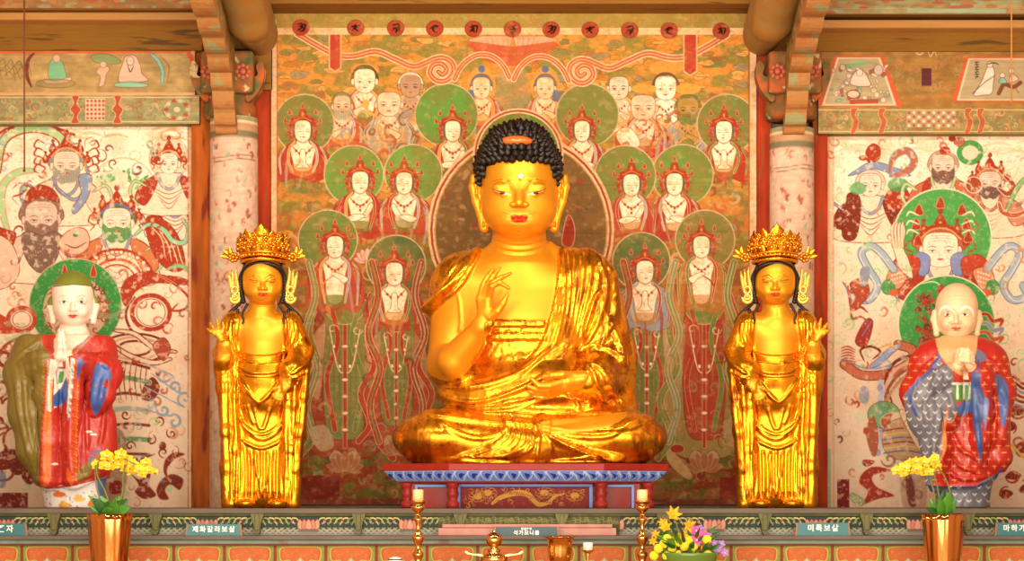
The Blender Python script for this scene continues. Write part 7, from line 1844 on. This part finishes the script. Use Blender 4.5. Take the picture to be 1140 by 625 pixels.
def candlestick(px, label, lab2):
    c_ = P(px, 560, -1.22); x = c_[0]; root = empty('candlestick', (x, -1.22, TT), label, 'candlestick', 'brass candlesticks in front of the throne')
    zt = P(0, 558.5, -1.22)[2] - TT
    MB().lathe([(.0, 0), (.072, 0), (.074, .008), (.068, .02), (.05, .032), (.045, .05), (.042, .056), (.042, .09), (.046, .10), (.042, .112), (.032, .118)], (x, -1.22, TT), 40).build('base', brass, root)
    MB().lathe([(.030, .112), (.024, .125), (.016, .14), (.020, .155), (.027, .168), (.027, .178), (.018, .190), (.012, .205), (.014, .222), (.024, .236), (.031, .252), (.031, .262), (.022, .276), (.013, .290), (.010, .31), (.013, .33), (.022, .345), (.022, .352), (.014, .365), (.012, zt - .055)], (x, -1.22, TT), 32).build('stem', brass, root)
    MB().lathe([(.012, zt - .056), (.022, zt - .05), (.034, zt - .036), (.036, zt - .028), (.026, zt - .022), (.024, zt - .016), (.040, zt - .008), (.046, zt), (.045, zt + .003), (.036, zt - .003), (.010, zt - .004)], (x, -1.22, TT), 36).build('drip_pan', brass, root)
    h = P(0, 545.5, -1.22)[2] - TT - zt
    o = MB().lathe([(.0, zt - .003), (.0265, zt - .003), (.0265, zt + h * .5), (.0262, zt + h - .003), (.022, zt + h), (.0, zt + h - .004)], (x, -1.22, TT), 28).build('candle', wax); tag(o, lab2, 'candle', 'thick short candles on the candlesticks')
    MB().tube([(x, -1.22, TT + zt + h - .005), (x + .001, -1.22, TT + zt + h + .008)], .0016, n=6).build('wick', wick, o)
candlestick(465.5, 'tall turned brass candlestick in front of the throne, left of the incense burner', 'thick yellowish candle on the left brass candlestick')
candlestick(715, 'tall turned brass candlestick in front of the throne, beside the yellow bouquet', 'thick yellowish candle on the right brass candlestick')
# incense burner
c_ = P(550, 600, -1.25); x = c_[0]; y = -1.25
ib = empty('incense_burner', (x, y, TT), 'brass incense burner with round knob lid and wide flat handles', 'incense burner')
MB().lathe([(.0, .02), (.05, .02), (.085, .05), (.092, .10), (.080, .135), (.066, .148), (.070, .156), (.066, .160), (.0, .160)], (x, y, TT), 48).build('bowl', brass, ib)
MB().lathe([(.064, .158), (.055, .17), (.034, .178), (.030, .19), (.036, .196), (.022, .203), (.018, .21), (.034, .222), (.042, .240), (.042, .252), (.034, .270), (.016, .282), (.008, .286), (.009, .292), (.0, .296)], (x, y, TT), 40).build('lid', brass, ib)
for s in (-1, 1):
    w_ = MB(); pts = crom([(.05, .165), (.08, .168), (.11, .172), (.135, .178), (.145, .188), (.135, .19), (.125, .182), (.10, .176), (.07, .176)], 3, True)
    w_.prism([(x + s * a, TT + b) for a, b in pts], y - .014, y + .014); w_.build('handle', brass, ib)
    for k in range(2): pass
for k in range(3):
    a = k * 2.094 + .5; MB().tube([(x + math.cos(a) * .05, y + math.sin(a) * .05, TT + .05), (x + math.cos(a) * .07, y + math.sin(a) * .07, TT + .02), (x + math.cos(a) * .065, y + math.sin(a) * .065, TT + .013)], [.016, .013, .010]).build('leg', brass, ib)
# offering bowl on a foot
c_ = P(623.5, 600, -1.25); x = c_[0]; zr = P(0, 598, y)[2] - TT
ob = empty('offering_bowl', (x, y, TT), 'footed brass offering bowl with flared rim, right of the incense burner', 'bowl')
MB().lathe([(.0, 0), (.055, 0), (.056, .01), (.03, .03), (.02, .06), (.022, .11), (.03, .125)], (x, y, TT), 36).build('foot', brass, ob)
MB().lathe([(.028, .122), (.046, .135), (.056, .16), (.060, .20), (.062, zr - .012), (.082, zr - .002), (.086, zr), (.083, zr + .003), (.062, zr - .004), (.056, zr - .02), (.050, .17), (.0, .15)], (x, y, TT), 48, flute=lambda a, z: 1 + .02 * math.cos(12 * a)).build('cup', brass, ob)
# small tea-light stand with a white candle
c_ = P(654.5, 600, y); x = c_[0]; zc_ = P(0, 612.5, y)[2] - TT
sm = empty('small_candle_stand', (x, y, TT), 'thin brass stand with a tiny dish, between offering bowl and right candlestick', 'candle stand')
MB().lathe([(0, 0), (.04, 0), (.04, .006), (.012, .014), (.006, .03), (.005, zc_ - .03), (.008, zc_ - .02)], (x, y, TT), 24).build('stem', brassP, sm)
MB().lathe([(.006, zc_ - .022), (.02, zc_ - .012), (.034, zc_ - .002), (.035, zc_), (.03, zc_ - .002), (.0, zc_ - .008)], (x, y, TT), 28).build('dish', brassP, sm)
tag(MB().lathe([(0, zc_ - .007), (.024, zc_ - .007), (.025, zc_ + .033), (.022, zc_ + .037), (0, zc_ + .035)], (x, y, TT), 24).build('candle', mat('white_wax', '#f2dcd4', rough=.5)), 'small white candle on the thin brass stand', 'candle')
c_ = P(440, 620, y); mb = MB().lathe([(0, 0), (.028, 0), (.028, .008), (.014, .02), (.012, .10), (.02, .115), (.034, .135), (.036, .148), (.031, .156), (.0, .166)], (c_[0], y, TT), 32)
o = mb.build('covered_cup', mat('white_porcelain', '#e9e4de', rough=.15, coat=.4)); tag(o, 'small white covered cup at the bottom edge, left of the left candlestick', 'cup')
MB().lathe([(.0365, .146), (.038, .149), (.036, .152)], (c_[0], y, TT), 32).build('rim', mat('dark_rim', '#3a2c28'), o)
# flower vases
def vase(px, y_, ptop, w0, label):
    c_ = P(px, ptop, y_); r = w0 / 2 * (y_ + D) / F; h = c_[2] - TT
    root = empty('flower_vase', (c_[0], y_, TT), label, 'vase', 'shiny copper-coloured fluted vases')
    rd = random.Random(int(px)); ph = [rd.uniform(0, 6) for _ in range(4)]
    fl = lambda a, z: 1 + .035 * math.sin(9 * a + ph[0]) * (z / h) + .02 * math.sin(17 * a + ph[1]) * (z / h) + .012 * math.sin(5 * a + ph[2])
    MB().lathe([(r * .66, 0), (r * .70, .012), (r * .80, h * .3), (r * .92, h * .65), (r * .98, h * .9), (r * 1.0, h), (r * .96, h), (r * .92, h - .02), (r * .6, .03), (0, .03)], (c_[0], y_, TT), 96, flute=fl).build('vase_body', bronze, root)
    MB().lathe([(0, h - .03), (r * .93, h - .03), (r * .93, h - .02), (0, h - .012)], (c_[0], y_, TT), 32).build('moss', mat('moss_%d' % px, '#4a4a20', rough=.9, bump=.5), root)
    return c_
leafm = mat('orchid_leaf', '#4f8a2a', rough=.35, noise=.15, nscale=8, coat=.2); leafd = mat('dark_leaf', '#2c5a24', rough=.4, noise=.15)
petm = mat('yellow_petal', '#f4c81c', rough=.55, sss=.1, noise=.06); petw = mat('petal_blush', '#f6d8a0', rough=.5); lipm = mat('orchid_lip', '#d8503a', rough=.5); stemm = mat('orchid_stem', '#6f7a34', rough=.6)
def petal(mb, c, d, n, L, W, m=None, cup=.15, tip=.25):
    d = Vector(d).normalized(); n = Vector(n); n = (n - d * n.dot(d)).normalized(); s = d.cross(n); vs = []; K = 7
    for side in (0, 1):
        for j in range(K):
            t = j / (K - 1); w = math.sin(min(1, t * 1.05 + .06) * PI) ** .45 * (1 - tip * t) if t < 1 else .2
            for u in (-1, 0, 1): vs.append(Vector(c) + d * (t * L) + s * (u * w * W / 2) + n * (cup * L * (t * t * .8 + (.3 if u else 0) * w) - side * .04 * W))
    fs = []
    for j in range(K - 1):
        for u in (0, 1): a = j * 3 + u; fs.append((a, a + 1, a + 4, a + 3)); b = a + K * 3; fs.append((b, b + 3, b + 4, b + 1))
        for u in (0, 2): a = j * 3 + u; b = a + K * 3; fs.append((a, a + 3, b + 3, b))
    fs += [(0, 1, 1 + K * 3, K * 3), (1, 2, 2 + K * 3, 1 + K * 3)]
    mb.add(vs, fs, m, True)
def blossom(c, n, r, parent, rd):
    n = Vector(n).normalized(); u = n.cross(Vector((0, 0, 1))).normalized(); w = u.cross(n); roll = rd.uniform(-.3, .3); mb = MB()
    for k, (a, L, W) in enumerate(((90, 1, .95), (210, 1, .9), (330, 1, .9), (25, 1.0, 1.3), (155, 1.0, 1.3))):
        t = math.radians(a) + roll; d = u * math.cos(t) + w * math.sin(t) + n * .15; petal(mb, Vector(c) + n * (.001 * k), d, n, r * L, r * W, petm)
    for s in (-1, 1): petal(mb, Vector(c) + n * .003, u * s * .8 + w * .1 + n * .4, n, r * .42, r * .3, petw)
    petal(mb, Vector(c) + n * .004, -w + n * .7, n, r * .36, r * .3, lipm); mb.ball(Vector(c) + n * .006, r * .13, petw, n=8)
    return mb.build('blossom', None, parent)
def orchid(vc, y_, blooms, stems, leaves, label, seed):
    rd = random.Random(seed); root = empty('orchid_plant', (vc[0], y_, vc[2] - .015), label, 'orchid', None)
    for st in stems:
        pts = crom([Vector(P(a, b, y_ + dy)) for a, b, dy in st], 6); MB().tube([tuple(p_) for p_ in pts], .0042, n=8).build('stem', stemm, root)
    for i, (a, b, s_) in enumerate(blooms):
        blossom(P(a, b, y_ - .03 + rd.uniform(-.03, .03)), (rd.uniform(-.5, .5), -1, rd.uniform(-.3, .3)), .033 * s_, root, rd)
    for i, (a, b, c2, d2, w_) in enumerate(leaves):
        p0 = Vector(P(a, b, y_)); p1 = Vector(P(c2, d2, y_ - .05 + .1 * ((i * 3) % 4) / 4)); d = p1 - p0; m_ = MB()
        petal(m_, p0, d, (0, -1, .35), d.length, w_ * .0045, None, .12, .1); m_.build('leaf', leafm if i % 3 else leafd, root)
vc = vase(122, -1.25, 572.5, 49, 'shiny copper-coloured fluted vase in front of the young monk')
orchid(vc, -1.25, [(119, 508, 1.1), (127, 513, 1), (135, 507, 1.1), (142, 513, 1.05), (116, 519, 1), (124, 520, .9), (134, 518, 1), (148, 518, 1), (155, 523, .95), (146, 525, .85), (163, 516, .95), (166, 524, .9), (158, 528, .8), (107, 518, .9), (172, 526, .6), (140, 522, .9)],
       [[(124, 574, 0), (118, 550, 0), (108, 528, -.02), (112, 512, -.03), (130, 508, -.03), (150, 517, -.03), (174, 528, -.03)], [(120, 574, 0), (110, 552, .0), (106, 530, -.01), (107, 518, -.03)], [(128, 574, 0), (136, 550, 0), (137, 530, -.02), (140, 518, -.03)]],
       [(122, 575, 103, 555, 14), (122, 575, 110, 560, 15), (122, 575, 112, 553, 15), (122, 575, 121, 558, 17), (124, 575, 130, 557, 15), (122, 575, 134, 553, 14), (122, 575, 143, 557, 17), (122, 575, 146, 565, 15), (122, 575, 118, 564, 16), (122, 575, 131, 564, 15), (122, 575, 100, 564, 12), (122, 575, 98, 552, 8)],
       'yellow orchid with broad green leaves in the vase before the young monk', 3)
vc2 = vase(1050, -1.25, 573, 46, 'shiny copper-coloured fluted vase in front of the bald monk')
orchid(vc2, -1.25, [(999, 524, .9), (1007, 521, 1), (1014, 517, 1), (1021, 522, 1), (1012, 525, .9), (1028, 515, 1), (1034, 519, 1), (1040, 513, 1), (1042, 521, .95), (1024, 526, .85), (1034, 526, .85), (1006, 528, .7), (1019, 514, .8), (1041, 510, .7)],
       [[(1046, 575, 0), (1045, 550, 0), (1040, 530, -.02), (1034, 516, -.03), (1018, 516, -.03), (1000, 526, -.03)], [(1052, 575, 0), (1058, 552, 0), (1052, 532, 0), (1044, 520, -.02)], [(1042, 575, 0), (1040, 550, .02), (1036, 535, .02), (1034, 520, -.01)]],
       [(1048, 576, 1030, 566, 11), (1048, 576, 1036, 556, 11), (1048, 576, 1041, 562, 14), (1050, 576, 1050, 546, 14), (1050, 576, 1057, 548, 14), (1050, 576, 1064, 556, 13), (1050, 576, 1060, 566, 14), (1049, 576, 1033, 560, 10), (1048, 576, 1046, 554, 10), (1052, 576, 1054, 560, 12)],
       'yellow orchid with arching bare stems in the vase before the bald monk', 4)
# bouquet in a green bowl
c_ = P(767, 600, -1.25); x = c_[0]; y = -1.25
bo = empty('bouquet', (x, y, TT), 'bouquet of yellow lilies, yellow daisies and a few pink orchids in a green bowl', 'bouquet')
MB().lathe([(.0, 0), (.06, 0), (.07, .02), (.12, .10), (.145, .17), (.150, .185), (.142, .185), (.11, .10), (0, .05)], (x, y, TT), 40).build('green_bowl', mat('green_glaze', '#5a7a30', rough=.25, coat=.4), bo)
f1 = mat('lily_orange', '#f4b01c', rough=.5, noise=.08); f2 = mat('daisy_yellow', '#f6dc24', rough=.6); f3 = mat('pink_orchid', '#d45aa4', rough=.5, noise=.15); f4 = mat('lilac_petal', '#a878c4', rough=.5); ctr = mat('pale_centre', '#f4e0e8', rough=.5)
rd = random.Random(12); stems = MB()
def lily(px_, py_, r, m, dy, npet=6, cm=None, nm='lily'):
    c = Vector(P(px_, py_, y + dy)); n = Vector((rd.uniform(-.4, .4), -1, rd.uniform(.0, .6))).normalized(); u = n.cross(Vector((0, 0, 1))).normalized(); w = u.cross(n); mb = MB(); o_ = rd.uniform(0, 1)
    for k in range(npet):
        t = 2 * PI * k / npet + o_; petal(mb, c, u * math.cos(t) + w * math.sin(t) + n * (.5 if npet == 6 else .2), n, r, r * (.55 if npet == 6 else .8), m, .3 if npet == 6 else .1, .5 if npet == 6 else .1)
    mb.ball(c + n * r * .2, r * .16, cm or m, n=8); mb.build(nm, None, bo)
    stems.tube([tuple(c), tuple((c + Vector((x, y, TT + .17))) / 2 + Vector((0, .02, 0))), (x + rd.uniform(-.08, .08), y + .02, TT + .15)], .003, n=6)
def pom(px_, py_, r, m, dy):
    c = Vector(P(px_, py_, y + dy)); mb = MB(); mb.ball(c, r * .75, m, n=10)
    for k in range(46):
        z_ = 1 - 2 * (k + .5) / 46; a = k * 2.4; q_ = math.sqrt(1 - z_ * z_); d = Vector((q_ * math.cos(a), q_ * math.sin(a), z_)); mb.ball(c + d * r * .75, r * .24, m, n=6)
    mb.build('daisy', None, bo); stems.tube([tuple(c), (x + rd.uniform(-.08, .08), y + .02, TT + .15)], .003, n=6)
for a, b, s_ in ((749, 574, .052), (741, 588, .045), (767, 586, .046), (738, 583, .03), (753, 600, .035), (783, 606, .040), (727, 603, .03), (760, 596, .035), (730, 596, .03)): lily(a, b, s_, f1, rd.uniform(-.05, .03))
for a, b in ((733, 611), (748, 611), (762, 609), (772, 610), (739, 606), (787, 601), (755, 604), (788, 618), (767, 602), (743, 600), (728, 619), (771, 618), (756, 618), (742, 619)): pom(a, b, .024, f2, rd.uniform(-.10, -.04))
for a, b in ((776, 602), (785, 598), (775, 592)): lily(a, b, .036, f3, -.06, 5, ctr, 'pink_orchid')
for a, b in ((795, 605), (801, 610), (807, 616), (798, 613), (773, 590), (780, 589), (803, 606)): lily(a, b, .022, f4, -.02, 5, ctr, 'lilac_sprig')
stems.build('stems', stemm, bo)
lv = MB()
for k in range(70):
    a = rd.uniform(0, 2 * PI); d = Vector((math.cos(a) * 1.2, math.sin(a) * .8 - .2, rd.uniform(.1, 1.1))); c = Vector((x, y - .02, TT + .17)) + Vector((math.cos(a) * .09, math.sin(a) * .08, rd.uniform(0, .1)))
    petal(lv, c, d, (0, -1, .4), rd.uniform(.05, .10), .022, leafd if k % 2 else leafm, .2, .5)
o = lv.build('foliage', None, bo)
def area(name, loc, target, size, power, col=(1, .86, .68), sy=None):
    l = bpy.data.lights.new(name, 'AREA'); l.energy = power; l.color = col; l.size = size
    if sy: l.shape = 'RECTANGLE'; l.size_y = sy
    o = bpy.data.objects.new(name, l); C.objects.link(o); o.location = loc
    o.rotation_euler = (Vector(target) - Vector(loc)).to_track_quat('-Z', 'Y').to_euler(); return o
# daylight through the open front doors (low and broad), and the hall's lamps under the ceiling
area('doorway_daylight', (0, -7.5, 1.9), (0, 0, 2.5), 6.6, 620, (1, .90, .74), 3.2)
for x in (-2.2, -.7, .7, 2.2): area('ceiling_lamp', (x, -2.6, 4.3), (x * .6, 0, 2.3), .3, 34, (1, .82, .6))
# ================= camera, light =================
cam = bpy.data.cameras.new('camera'); co = bpy.data.objects.new('camera', cam); C.objects.link(co)
co.location = (0, -D, ZC); co.rotation_euler = (PI / 2, 0, 0)
cam.sensor_width = 36; cam.lens = F / 1140 * 36
cam.shift_y = (HY - 312.5) / 1140
cam.clip_end = 100
S.camera = co
w = bpy.data.worlds.new('world'); S.world = w; w.use_nodes = True
w.node_tree.nodes['Background'].inputs[0].default_value = (1.0, 0.86, 0.70, 1); w.node_tree.nodes['Background'].inputs[1].default_value = 0.5
S.view_settings.view_transform = 'Standard'; S.view_settings.look = 'None'; S.view_settings.gamma = 1; S.view_settings.use_curve_mapping = False
S.view_settings.exposure = 0.0
